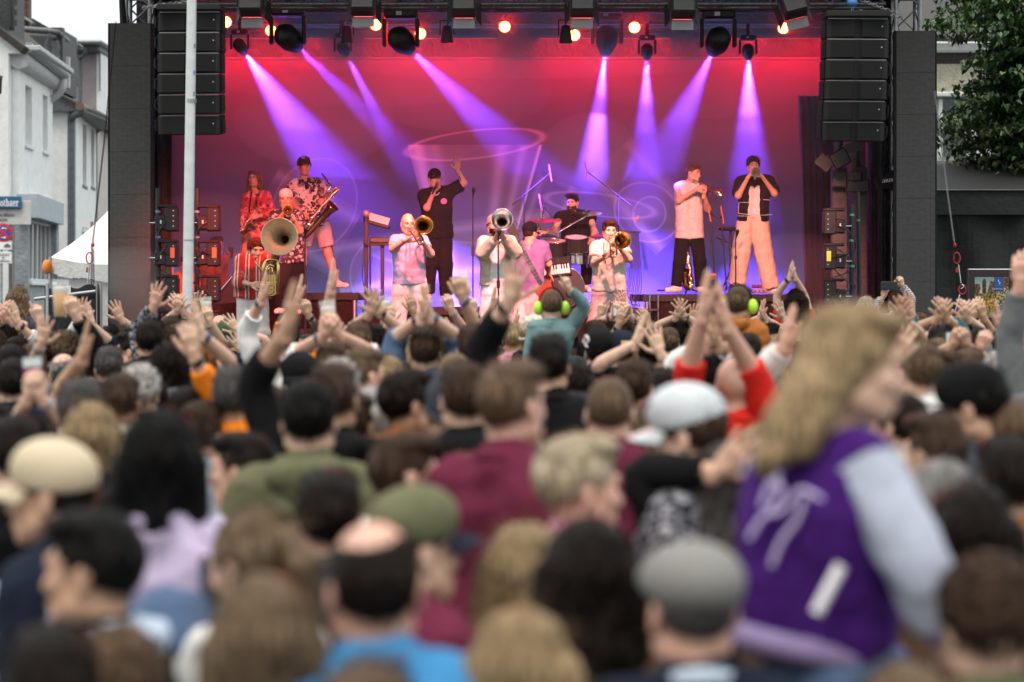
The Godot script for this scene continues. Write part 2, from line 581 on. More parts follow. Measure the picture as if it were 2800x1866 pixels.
func hair_geo(style: String, h := 0.009) -> Geo:
	var key := "hair_%s_%.3f" % [style, h]
	if protos.has(key): return protos[key]
	var cap := ["e", Vector3(0, 0.04, 0.018), Vector3(0.085, 0.097, 0.107)]
	var face := ["-e", Vector3(0, -0.04, -0.105), Vector3(0.08, 0.105, 0.085), 0, 0, 0.012]
	var lobes := [["-e", Vector3(-0.095, -0.012, 0.005), Vector3(0.032, 0.036, 0.026), 0, 0, 0.01], ["-e", Vector3(0.095, -0.012, 0.005), Vector3(0.032, 0.036, 0.026), 0, 0, 0.01]]
	var nape := ["-p", Vector3(0, -0.062, 0.09), Vector3(0, -0.86, -0.5), 0, 0, 0.012]
	var b := []
	var amp := 0.007
	var fine := Vector3(60, 14, 60)
	match style:
		"short":
			b = [cap, ["e", Vector3(0, 0.1, -0.03), Vector3(0.07, 0.036, 0.075)], face, nape] + lobes
		"fade":
			b = [["e", Vector3(0, 0.036, 0.017), Vector3(0.079, 0.092, 0.1)], ["e", Vector3(0, 0.095, -0.012), Vector3(0.074, 0.042, 0.095), 0, 0, 0.008], face, ["-p", Vector3(0, -0.05, 0.09), Vector3(0, -0.86, -0.5), 0, 0, 0.008]] + lobes
		"buzz":
			b = [["e", Vector3(0, 0.037, 0.017), Vector3(0.079, 0.093, 0.101)], face, nape] + lobes
			amp = 0.002
		"ring":
			b = [["e", Vector3(0, 0.032, 0.018), Vector3(0.0795, 0.092, 0.1)], face, ["-p", Vector3(0, -0.1, 0.09), Vector3(0, -0.9, -0.44), 0, 0, 0.012], ["-e", Vector3(-0.015, 0.17, -0.01), Vector3(0.058, 0.1, 0.13), 0, 0, 0.03]] + lobes
		"spiky":
			b = [cap, ["e", Vector3(0, 0.12, -0.02), Vector3(0.066, 0.034, 0.085)], face, nape] + lobes
			amp = 0.02; fine = Vector3(40, 18, 40)
		"curly":
			b = [["e", Vector3(0, 0.055, 0.018), Vector3(0.094, 0.1, 0.112)], face, nape] + lobes
			amp = 0.03; fine = Vector3(34, 34, 34)
		"long":
			b = [["e", Vector3(0, 0.04, 0.02), Vector3(0.088, 0.098, 0.11)]]
			for s: float in [-1.0, -0.35, 0.35, 1.0]:
				b.append(["c", Vector3(0.068 * s, 0.02, 0.075 - 0.03 * absf(s)), Vector3(0.08 * s, -0.2, 0.1 - 0.035 * absf(s)), 0.045, 0.045])
				b.append(["c", Vector3(0.08 * s, -0.2, 0.1 - 0.035 * absf(s)), Vector3(0.085 * s, -0.34, 0.1 - 0.03 * absf(s)), 0.045, 0.028])
			b.append(["-e", Vector3(0, -0.06, -0.1), Vector3(0.07, 0.13, 0.1), 0, 0, 0.015])
			amp = 0.014; fine = Vector3(34, 3, 34)
		"bob":
			b = [["e", Vector3(0, 0.04, 0.02), Vector3(0.092, 0.1, 0.112)]]
			for s: float in [-1.0, 0.0, 1.0]:
				b.append(["c", Vector3(0.06 * s, 0.0, 0.06 - 0.035 * absf(s)), Vector3(0.075 * s, -0.135, 0.075 - 0.045 * absf(s)), 0.055, 0.04])
			b.append(["-e", Vector3(0, -0.06, -0.1), Vector3(0.066, 0.13, 0.1), 0, 0, 0.015])
			b.append(["-p", Vector3(0, -0.16, 0), Vector3(0, -1, 0), 0, 0, 0.01])
			amp = 0.01; fine = Vector3(36, 3, 36)
		"pony":
			b = [["e", Vector3(0, 0.038, 0.018), Vector3(0.083, 0.094, 0.104)], face, nape, ["e", Vector3(0, 0.045, 0.125), Vector3(0.02, 0.022, 0.022)],
				["c", Vector3(0, 0.045, 0.135), Vector3(0, -0.02, 0.17), 0.026, 0.032], ["c", Vector3(0, -0.02, 0.17), Vector3(0.01, -0.2, 0.15), 0.032, 0.014]] + lobes
			amp = 0.009; fine = Vector3(40, 9, 40)
		"bun":
			b = [["e", Vector3(0, 0.038, 0.018), Vector3(0.083, 0.094, 0.104)], face, nape, ["e", Vector3(0, 0.06, 0.135), Vector3(0.042, 0.04, 0.035), 0, 0, 0.01]] + lobes
			amp = 0.01; fine = Vector3(40, 14, 40)
		"side":   # swept over
			b = [cap, ["e", Vector3(0.02, 0.105, -0.035), Vector3(0.072, 0.035, 0.08)], ["e", Vector3(-0.04, 0.09, -0.05), Vector3(0.04, 0.035, 0.05)], face, nape] + lobes
			amp = 0.012; fine = Vector3(22, 30, 14)
	var g := blend_mesh(b, h, 0.02)
	ruffle(g, amp * 0.5, fine, hash(style) % 100, 2)
	# loose strands that break the outline
	var rng := RandomNumberGenerator.new()
	rng.seed = hash(style)
	var n := g.v.size()
	var long := style in ["long", "bob", "pony"]
	for i in (160 if style == "buzz" else 700):
		var k := rng.randi() % n
		var q := g.n[k]
		var p := g.v[k] - q * 0.004
		var flow := Vector3(0, -1, 0.25) if p.y < 0.06 else Vector3(rng.randfn(0, 0.5), 0.3, -0.6 if style in ["fade", "spiky", "side"] else 0.7)
		flow = (flow - q * flow.dot(q)).normalized()
		var ln := rng.randf_range(0.05, 0.11) if long else (0.012 if style == "buzz" else rng.randf_range(0.02, 0.05))
		var tip := p + (flow + q * rng.randf_range(0.12, 0.5 if not long else 0.22) + Vector3(rng.randfn(0, 0.2), 0, rng.randfn(0, 0.2))).normalized() * ln
		var w := flow.cross(q).normalized() * 0.0022
		var a := g.put(p - w, q); g.put(p + w, q); g.put(tip, q)
		g.tri(a, a + 1, a + 2)
	protos[key] = g
	return protos[key]

# headwear: [crown, brim] in the head frame
func hat_geo(kind: String) -> Array:
	if protos.has("hat_" + kind): return protos["hat_" + kind]
	var crown: Geo
	var brim := Geo.new()
	var h := 0.01
	match kind:
		"cap", "cap_back":
			crown = blend_mesh([["e", Vector3(0, 0.06, 0.012), Vector3(0.089, 0.092, 0.11)], ["e", Vector3(0, 0.09, -0.02), Vector3(0.075, 0.06, 0.08)], ["-p", Vector3(0, 0.028, 0), Vector3(0, -1, -0.12).normalized(), 0, 0, 0.004]], h, 0.03)
			var s := 1.0 if kind == "cap" else -1.0
			var rows := []
			for i in 11:
				var w := lerpf(-1.25, 1.25, i / 10.0)
				var sx := sin(w)
				var cz := cos(w)
				var drop := 0.022 * sx * sx
				rows.append([Vector3(0.084 * sx, 0.042 - drop, (-0.075 * cz - 0.012) * s), Vector3(0.086 * sx, 0.022 - drop * 1.4, (-0.175 * cz + 0.0) * s)])
			for i in 10:
				for t: float in [0.0, 0.005]:
					var o := Vector3(0, t, 0)
					var e := Vector3(0, 1 if t > 0.0 else -1, 0)
					brim.poly([rows[i][0] + o, rows[i][1] + o, rows[i + 1][1] + o, rows[i + 1][0] + o], e)
				brim.poly([rows[i][1], rows[i + 1][1], rows[i + 1][1] + Vector3(0, 0.005, 0), rows[i][1] + Vector3(0, 0.005, 0)], Vector3(0, 0, -s))
			crown.ball(Vector3(0, 0.152, 0.01), Vector3(0.008, 0.005, 0.008), 8, 4)
		"flat":
			crown = blend_mesh([["e", Vector3(0, 0.065, 0.015), Vector3(0.093, 0.075, 0.115)], ["e", Vector3(0, 0.06, -0.06), Vector3(0.085, 0.045, 0.085)], ["-p", Vector3(0, 0.015, 0.05), Vector3(0, -1, -0.25).normalized(), 0, 0, 0.01]], h, 0.04)
			brim = blend_mesh([["e", Vector3(0, 0.035, -0.12), Vector3(0.07, 0.008, 0.05)]], 0.008, 0.01)
		"beanie":
			crown = blend_mesh([["e", Vector3(0, 0.05, 0.02), Vector3(0.09, 0.105, 0.112)], ["-p", Vector3(0, 0.0, 0.04), Vector3(0, -1, -0.35).normalized(), 0, 0, 0.008]], h, 0.03)
			ruffle(crown, 0.006, Vector3(50, 8, 50), 4, 1)
			var ps := []
			for i in 24: ps.append(Vector3(0.086 * cos(TAU * i / 24), 0.017 + 0.035 * -sin(TAU * i / 24) * 1.0, 0.018 + 0.106 * sin(TAU * i / 24)))
			brim.tube(ps, [0.012], 6, false, true)
		"bucket":
			crown = Geo.new().lathe(Transform3D(Basis(), Vector3(0, 0, 0.012)), [Vector2(0.001, 0.135), Vector2(0.05, 0.134), Vector2(0.075, 0.128), Vector2(0.092, 0.09), Vector2(0.105, 0.03)], 20)
			brim.lathe(Transform3D(Basis(), Vector3(0, 0, 0.012)), [Vector2(0.104, 0.032), Vector2(0.115, 0.012), Vector2(0.135, -0.008), Vector2(0.133, -0.012), Vector2(0.11, 0.006), Vector2(0.09, 0.03)], 20)
		"muffs":   # ear defenders: two cups and a band
			crown = Geo.new()
			crown.ball(Vector3(0.098, -0.005, 0.01), Vector3(0.034, 0.052, 0.045), 14, 8)
			var ps := []
			for i in 13: ps.append(Vector3(-0.096 * cos(PI * i / 12), 0.01 + 0.135 * sin(PI * i / 12), 0.01))
			brim.tube(ps, [0.011], 6, true, false, 0.6)
	protos["hat_" + kind] = [crown, brim]
	return [crown, brim]

# right hand: wrist at the origin, fingers +y, palm +z, thumb +x
func hand_geo(pose: String, h: float, left := false) -> Geo:
	var key := "hand_%s_%.4f_%s" % [pose, h, left]
	if protos.has(key): return protos[key]
	if left:
		var s := hand_geo(pose, h)
		protos[key] = Geo.new().add(s, Transform3D(Basis(Vector3(-1, 0, 0), Vector3.UP, Vector3.BACK), Vector3.ZERO))
		return protos[key]
	var b := [["c", Vector3(0.0, -0.03, 0), Vector3(0, 0.02, 0), 0.027, 0.026],
		["c", Vector3(0.018, 0.03, 0.004), Vector3(0.026, 0.085, 0), 0.017, 0.014], ["c", Vector3(0.0, 0.03, 0), Vector3(0.004, 0.09, -0.002), 0.016, 0.014],
		["c", Vector3(-0.016, 0.03, 0), Vector3(-0.016, 0.086, -0.001), 0.016, 0.013], ["c", Vector3(-0.026, 0.03, 0.003), Vector3(-0.033, 0.077, 0), 0.014, 0.012]]
	var spread := {"open": 1.0, "flat": 0.12, "grip": 0.0, "curl": 0.25, "point": 0.1, "vee": 1.1}[pose] as float
	var bend := {"open": 0.1, "flat": 0.06, "grip": 1.25, "curl": 0.6, "point": 1.3, "vee": 1.3}[pose] as float
	var roots := [Vector3(0.026, 0.085, 0), Vector3(0.004, 0.09, -0.002), Vector3(-0.016, 0.086, -0.001), Vector3(-0.033, 0.077, 0)]
	var fan := [0.26, 0.06, -0.14, -0.36]
	var lens := [0.072, 0.08, 0.074, 0.058]
	for i in 4:
		var bb := bend
		if (pose == "point" and i == 0) or (pose == "vee" and i < 2): bb = 0.08
		var p: Vector3 = roots[i]
		var w: float = fan[i] * spread
		for sgm in 3:
			var ang := bb * (0.5 + sgm * 0.8)
			var dir := Vector3(sin(w) * cos(ang), cos(w) * cos(ang), sin(ang))
			var q: Vector3 = p + dir * lens[i] * [0.42, 0.32, 0.26][sgm]
			b.append(["c", p, q, 0.0105 - sgm * 0.0012, 0.0093 - sgm * 0.0012, 0.004])
			p = q
	var tb := {"open": 0.95, "flat": 0.35, "grip": 0.35, "curl": 0.6, "point": 0.3, "vee": 0.2}[pose] as float
	var tz := {"open": 0.15, "flat": 0.2, "grip": 0.9, "curl": 0.6, "point": 0.9, "vee": 0.9}[pose] as float
	var t0 := Vector3(0.022, 0.012, 0.008)
	var d1 := Vector3(sin(tb), cos(tb), tz).normalized()
	var d2 := Vector3(sin(tb * 0.6), cos(tb * 0.6), tz * 0.8).normalized()
	b.append(["c", t0, t0 + d1 * 0.045, 0.016, 0.012, 0.008])
	b.append(["c", t0 + d1 * 0.045, t0 + d1 * 0.045 + d2 * 0.03, 0.011, 0.0105, 0.004])
	b.append(["c", t0 + d1 * 0.045 + d2 * 0.03, t0 + d1 * 0.045 + d2 * 0.052, 0.0102, 0.0085, 0.004])
	protos[key] = blend_mesh(b, h, 0.012)
	return protos[key]

func hand_at(wrist: Vector3, dir: Vector3, palm: Vector3, size := 1.0) -> Transform3D:
	var y := dir.normalized()
	var z := (palm - y * palm.dot(y)).normalized()
	return Transform3D(Basis(y.cross(z), y, z) * size, wrist)

# ---------------------------------------------------------------- skin, hair
func skin(tone: String) -> StandardMaterial3D:
	var c: Color = {"fair": lin(0.66, 0.41, 0.29), "pink": lin(0.66, 0.37, 0.27), "tan": lin(0.52, 0.3, 0.19), "pale": lin(0.66, 0.45, 0.35), "brown": lin(0.3, 0.17, 0.11)}[tone]
	var m := worn("skin_" + tone, c, 0.5, 4.0, 0.25, 0.14)
	return m
func hair_mat(tone: String) -> StandardMaterial3D:
	var key := "hair_" + tone
	if mats.has(key): return mats[key]
	var c: Color = {"black": lin(0.009, 0.008, 0.0075), "dark": lin(0.022, 0.0145, 0.011), "brown": lin(0.085, 0.05, 0.032), "light": lin(0.2, 0.13, 0.08), "ash": lin(0.3, 0.21, 0.13), "blond": lin(0.56, 0.4, 0.22), "pale": lin(0.74, 0.62, 0.43),
		"grey": lin(0.12, 0.112, 0.108), "silver": lin(0.42, 0.41, 0.40), "white": lin(0.72, 0.71, 0.68), "ginger": lin(0.3, 0.12, 0.045), "auburn": lin(0.17, 0.055, 0.03), "rusty": lin(0.22, 0.1, 0.05)}[tone]
	var m := paint(key, c, 0.5)
	m.metallic_specular = 0.2
	m.albedo_texture = noise_tex("strand", 0.045, 4, [Color(0.35, 0.33, 0.32), Color(1.0, 1.0, 1.0)], 0.0, 256)
	m.normal_enabled = true
	m.normal_texture = noise_tex("strand_n", 0.05, 3, [], 14.0, 256)
	m.normal_scale = 0.9
	m.uv1_triplanar = true
	m.uv1_scale = Vector3(7, 0.9, 7)
	return m

# arm as a bent tapering tube, elbow at e
func arm_tube(g: Geo, s: Vector3, e: Vector3, w: Vector3, k := 1.0, add := 0.0, until := 1.0, sides := 8) -> void:
	var pts := []
	var rad := []
	var prof := [0.056, 0.05, 0.046, 0.044, 0.042, 0.038, 0.031, 0.027]
	for i in 13:
		var t := i / 12.0
		if t > until + 0.001: break
		var a := s.lerp(e, minf(t * 2.0, 1.0))
		var p: Vector3
		if t < 0.38: p = s.lerp(e, t * 2.0)
		elif t > 0.62: p = e.lerp(w, t * 2.0 - 1.0)
		else:
			var q0 := s.lerp(e, 0.76)
			var q1 := e.lerp(w, 0.24)
			var tt := (t - 0.38) / 0.24
			p = q0.lerp(e, tt).lerp(e.lerp(q1, tt), tt)
		pts.append(p)
		var x := t * 7.0
		var i0 := mini(int(x), 6)
		rad.append((lerpf(prof[i0], prof[i0 + 1], x - i0) + add) * k)
	g.tube(pts, rad, sides, true)

# elbow of an arm of two lengths that reaches from s to w, bent towards pole; w is pulled in when it is out of reach
func elbow(s: Vector3, w: Vector3, l1: float, l2: float, pole: Vector3) -> Array:
	var d := w - s
	var l := d.length()
	if l > (l1 + l2) * 0.985:
		w = s + d.normalized() * (l1 + l2) * 0.985
		d = w - s; l = d.length()
	var x := (l1 * l1 - l2 * l2 + l * l) / (2.0 * l)
	var y := sqrt(maxf(l1 * l1 - x * x, 0.0))
	var n := d.normalized()
	var q := (pole - n * pole.dot(n)).normalized()
	return [s + n * x + q * y, w]

# ---------------------------------------------------------------- a posed figure on the stage
# joints come from the photograph (z: zoomed crop), d is the distance of the body
var crop := Vector2(400, 380)
var zscale := 3.136
func zp(p: Array, d: float) -> Vector3:
	return at(crop.x + p[0] / zscale, crop.y + p[1] / zscale, d + (p[2] if p.size() > 2 else 0.0))

func torso_bones(sl: Vector3, sr: Vector3, hl: Vector3, hr: Vector3, g: float, hem: float, flat: bool, k := 1.0) -> Array:
	var ms := (sl + sr) * 0.5
	var mh := (hl + hr) * 0.5
	var up := (ms - mh).normalized()
	var sd := (sr - sl).normalized()
	var hd := (hr - hl).normalized()
	var b := [["c", sl - up * 0.005, sr - up * 0.005, 0.052 * k + g, 0.052 * k + g]]
	for s: float in [-1.0, 1.0]:
		var a0 := ms - up * 0.1 * k + sd * s * 0.09 * k
		var a1 := mh + up * 0.14 * k + hd * s * 0.07 * k
		var a2 := mh - up * hem + hd * s * 0.08 * k
		b.append(["c", ms + up * 0.05 * k, sl.lerp(sr, 0.5 + s * 0.42), 0.045 * k + g * 0.6, 0.045 * k + g])
		b.append(["c", a0, a1, 0.098 * k + g, 0.095 * k + g])
		b.append(["f" if flat else "c", a1, a2, 0.095 * k + g, 0.105 * k + g])
	return b

func figure(label: String, d: float, zoom: Vector2, o: Dictionary, group := "musicians on the stage") -> Node3D:
	crop = zoom
	var J := {}
	for key: String in ["sl", "sr", "el", "er", "wl", "wr", "hl", "hr", "kl", "kr", "al", "ar", "head"]:
		J[key] = zp(o[key], d)
	var floor_y: float = o.floor
	var root := Vector3((J.hl.x + J.hr.x) * 0.5, floor_y, -d)
	for key: String in J: J[key] -= root
	var t := thing("person", label, "person", root, group)
	var k: float = o.get("k", 1.0)
	var hb: Basis = Basis.from_euler(Vector3(o.get("pitch", 0.0), PI + o.get("yaw", 0.0), o.get("roll", 0.0)), EULER_ORDER_YXZ) * o.get("hk", k)
	var hx := Transform3D(hb, J.head)
	var head := head_geo(o.get("kind", "m"), 0.0075)
	var neck := hx * Vector3(0, -0.19, 0.035)
	var ms: Vector3 = (J.sl + J.sr) * 0.5
	var body := torso_bones(J.sl, J.sr, J.hl, J.hr, 0.0, 0.0, false, k)
	body.append(["c", ms, neck + (hx.basis.y * 0.06), 0.056 * k, 0.05 * k])
	for s in ["l", "r"]:
		body.append(["c", J["s" + s], J["e" + s], 0.05 * k, 0.04 * k])
		body.append(["c", J["e" + s], J["w" + s], 0.041 * k, 0.026 * k])
		body.append(["c", J["h" + s], J["k" + s], 0.082 * k, 0.056 * k])
		body.append(["c", J["k" + s].lerp(J["a" + s], 0.0), J["k" + s].lerp(J["a" + s], 0.3), 0.052 * k, 0.055 * k])
		body.append(["c", J["k" + s].lerp(J["a" + s], 0.3), J["a" + s], 0.055 * k, 0.036 * k])
	var g := blend_mesh(body, 0.02, 0.04)
	g.add(head, hx)
	for s in ["l", "r"]:
		if o.has("hand" + s):
			var hd: Array = o["hand" + s]   # pose, direction, palm, left hand?
			g.add(hand_geo(hd[0], 0.005, hd[3] if hd.size() > 3 else s == "r"), hand_at(J["w" + s], hd[1], hd[2], k))
	part("body", g, skin(o.get("tone", "fair")), t)
	features(t, hx, o.get("brow", "dark"))
	if o.has("hair"): part("hair", hair_geo(o.hair[0]), hair_mat(o.hair[1]), t, hx)
	if o.has("beard"): part("beard", beard_geo(), hair_mat(o.beard), t, hx)
	if o.has("hat"): wear(t, o.hat[0], o.hat[1], o.hat[2], hx)
	# clothes
	var tp: Array = o.top    # name, material, sleeve 0..2, thickness, hem length
	var inw := 0.13 if tp[2] == 0.0 and not o.has("hk") else 0.0
	var tb := torso_bones(J.sl.lerp(J.sr, inw), J.sr.lerp(J.sl, inw), J.hl, J.hr, tp[3], tp[4], true, k)
	for s in ["l", "r"]:
		var sv: float = tp[2]
		var e: Vector3 = J["e" + s]
		if sv > 0.0: tb.append(["f" if sv < 1.0 else "c", J["s" + s], J["s" + s].lerp(e, minf(sv, 1.0)), 0.053 * k + tp[3], lerpf(0.05, 0.043, minf(sv, 1.0)) * k + tp[3] * 1.3])
		if sv > 1.0: tb.append(["f", e, e.lerp(J["w" + s], sv - 1.0), 0.043 * k + tp[3] * 1.3, 0.032 * k + tp[3]])
	tb.append(["-c", ms + Vector3(0, 0.045, 0), neck + Vector3(0, 0.12, 0), 0.062, 0.07, 0.01])
	if o.get("open", false):   # an open front, seen from the side it faces
		var fr: Vector3 = (J.sr - J.sl).normalized().cross(Vector3.UP).normalized()
		tb.append(["-c", ms + fr * 0.18 + Vector3(0, 0.1, 0), (J.hl + J.hr) * 0.5 + fr * 0.19, 0.105, 0.115, 0.01])
	var shirt := blend_mesh(tb, 0.016, 0.035)
	part(tp[0], ruffle(shirt, 0.007, Vector3(9, 13, 9), int(d * 10) % 50, 2), tp[1], t)
	if o.has("under"):
		var ub := torso_bones(J.sl, J.sr, J.hl, J.hr, 0.008, tp[4] - 0.02, true, k)
		ub.append(["-c", ms + Vector3(0, 0.045, 0), neck + Vector3(0, 0.12, 0), 0.062, 0.07, 0.01])
		part("shirt", blend_mesh(ub, 0.02, 0.035), o.under, t)
	var bt: Array = o.bottom   # name, material, length 0..2, width
	var bb := [["c", J.hl + Vector3(0.02, 0.06, 0), J.hr + Vector3(-0.02, 0.06, 0), 0.1 * k, 0.1 * k]]
	for s in ["l", "r"]:
		var kn: Vector3 = J["k" + s]
		var ln: float = bt[2]
		var end: Vector3 = J["h" + s].lerp(kn, minf(ln, 1.0))
		bb.append(["f" if ln < 1.0 else "c", J["h" + s], end, 0.095 * k + bt[3] * 0.5, lerpf(0.09, 0.066, minf(ln, 1.0)) * k + bt[3]])
		if ln > 1.0: bb.append(["f", kn, kn.lerp(J["a" + s], ln - 1.0), 0.066 * k + bt[3], 0.05 * k + bt[3] * 1.2])
	var pants := blend_mesh(bb, 0.018, 0.04)
	part(bt[0], ruffle(pants, 0.006, Vector3(10, 6, 10), int(d * 7) % 50, 2), bt[1], t)
	for s in ["l", "r"]:
		var toe: Vector3 = o.get("toe" + s, Vector3(-0.05 if s == "l" else 0.05, 0, 0.17))
		shoe(t, Vector3(J["a" + s].x, maxf(J["a" + s].y - 0.08, 0.0), J["a" + s].z), toe, o.get("shoes", paint("sneaker", lin(0.7, 0.66, 0.62), 0.6)))
	t.set_meta("head", hx)
	t.set_meta("root", root)
	return t

func shoe(t: Node3D, a: Vector3, toe: Vector3, m: Material) -> void:
	if not protos.has("shoe"):
		protos.shoe = blend_mesh([["c", Vector3(0, 0.05, 0.05), Vector3(0, 0.035, -0.15), 0.046, 0.036], ["c", Vector3(0, 0.1, 0.03), Vector3(0, 0.05, -0.03), 0.045, 0.045], ["-p", Vector3(0, 0.004, 0), Vector3(0, -1, 0), 0, 0, 0.003]], 0.012, 0.03)
	part("shoe", protos.shoe, m, t, Transform3D(Basis(Vector3.UP, atan2(-toe.x, -toe.z)), a))

func wear(t: Node3D, kind: String, m: Material, m2: Material, hx: Transform3D) -> void:
	var g := hat_geo(kind)
	var nm := {"cap": "cap", "cap_back": "cap", "flat": "flat_cap", "beanie": "beanie", "bucket": "bucket_hat", "muffs": "ear_defenders"}[kind] as String
	if g[0] is Geo:
		g[0] = g[0].mesh(); g[1] = g[1].mesh()
	var c := part(nm, g[0], m, t, hx)
	if kind == "muffs": part("ear_cup", g[0], m, c, Transform3D(Basis(Vector3.UP, PI), Vector3(0, 0, 0.02)))
	part("headband" if kind == "muffs" else ("cuff" if kind == "beanie" else "brim"), g[1], m2, c)
# ---------------------------------------------------------------- the stage
func wpart(called: String, g: Variant, m: Material, t: Node3D) -> MeshInstance3D:   # geometry given in world coordinates
	var x := Transform3D()
	var p: Node = t
	while p != self:
		x = (p as Node3D).transform * x
		p = p.get_parent()
	return part(called, g, m, t, x.affine_inverse())

func spot(parent: Node3D, pos: Vector3, target: Vector3, angle: float, c: Color, energy: float, soft := 0.3, size := 0.05) -> void:
	var l := SpotLight3D.new()
	l.name = "light"
	parent.add_child(l, true)
	l.position = pos - parent.position
	l.basis = Basis.looking_at(target - pos, Vector3.UP if absf((target - pos).normalized().y) < 0.95 else Vector3.RIGHT)
	l.spot_angle = angle; l.spot_angle_attenuation = soft; l.spot_range = 60.0; l.spot_attenuation = 2.0
	l.light_color = c; l.light_energy = energy; l.light_size = size; l.shadow_enabled = true

func truss(g: Geo, a: Vector3, b: Vector3, w: float, r := 0.024, up := Vector3.UP) -> Geo:
	var dir := (b - a).normalized()
	var s := dir.cross(up).normalized()
	var t := s.cross(dir)
	var n := int(a.distance_to(b) / w) + 1
	var cs := []
	for k: Array in [[-1, -1], [1, -1], [1, 1], [-1, 1]]: cs.append(s * k[0] * w * 0.5 + t * k[1] * w * 0.5)
	for k in 4: g.bar(a + cs[k], b + cs[k], r, -1, 8)
	for i in n:
		var p := a.lerp(b, float(i) / n)
		var q := a.lerp(b, float(i + 1) / n)
		for k in 4:
			g.bar((p if i % 2 == 0 else q) + cs[k], (q if i % 2 == 0 else p) + cs[(k + 1) % 4], r * 0.42, -1, 5, false)
	return g

func backdrop_print() -> ImageTexture:
	# the printed banner: slate cloth with big clear glass vessels; pixels of the photograph halved
	var w := 960
	var h := 352
	var im := Image.create(w, h, false, Image.FORMAT_RGB8)
	var fn := FastNoiseLite.new(); fn.seed = 3; fn.frequency = 0.006; fn.fractal_octaves = 3
	var rings := [  # centre, radii, tilt, line strength
		[Vector2(1297, 394), Vector2(187, 38), -0.115, 0.45], [Vector2(1048, 752), Vector2(92, 100), 0.0, 0.14], [Vector2(1768, 580), Vector2(92, 78), 0.5, 0.22], [Vector2(1775, 585), Vector2(44, 48), 0.3, 0.25],
		[Vector2(1640, 560), Vector2(150, 30), 0.14, 0.22], [Vector2(1250, 700), Vector2(250, 40), 0.08, 0.12], [Vector2(860, 560), Vector2(110, 132), 0.5, 0.2]]
	for y in h:
		for x in w:
			var p := Vector2(424 + x * 2, 160 + y * 2)
			var n := fn.get_noise_2d(x, y)
			var c := Vector3(0.034, 0.037, 0.052) * (1.0 + 0.25 * n)
			var a := 0.0
			# tall glass in the middle
			var t := (p.y - 394.0) / 450.0
			if t > 0.0 and t < 1.0:
				var l := lerpf(1112, 1232, t)
				var r := lerpf(1483, 1352, t)
				if p.x > l and p.x < r:
					var s := (p.x - l) / (r - l)
					a += 0.6 * exp(-pow((s - 0.07) / 0.055, 2)) + 0.22 * exp(-pow((s - 0.2) / 0.05, 2)) + 0.3 * exp(-pow((s - 0.7) / 0.05, 2)) + 0.26 * exp(-pow((s - 0.86) / 0.035, 2)) + 0.8 * exp(-pow((s - 0.985) / 0.012, 2)) + 0.13
			# lying tubes
			for k: Array in [[Vector2(1700, 470), Vector2(1820, 600), 86.0], [Vector2(760, 560), Vector2(900, 640), 100.0], [Vector2(1500, 560), Vector2(1420, 780), 60.0], [Vector2(1030, 720), Vector2(1400, 660), 80.0]]:
				var d: Vector2 = (k[1] - k[0])
				var q := p - (k[0] as Vector2)
				var s := q.dot(d) / d.length_squared()
				if s > -0.3 and s < 1.3:
					var e: float = absf(q.cross(d.normalized())) / k[2]
					if e < 1.0: a += 0.16 * exp(-pow((e - 0.72) / 0.14, 2)) + 0.05
			for k: Array in rings:
				var q := (p - (k[0] as Vector2)).rotated(-k[2]) / (k[1] as Vector2)
				var e: float = (q.length() - 1.0) * minf(k[1].x, k[1].y)
				a += k[3] * exp(-e * e / 5.0)
				if e < 0.0: a += 0.03
			c = c.lerp(Vector3(0.5, 0.5, 0.56), clampf(a, 0.0, 0.9))
			im.set_pixel(x, y, Color(c.x, c.y, c.z).linear_to_srgb())
	return ImageTexture.create_from_image(im)

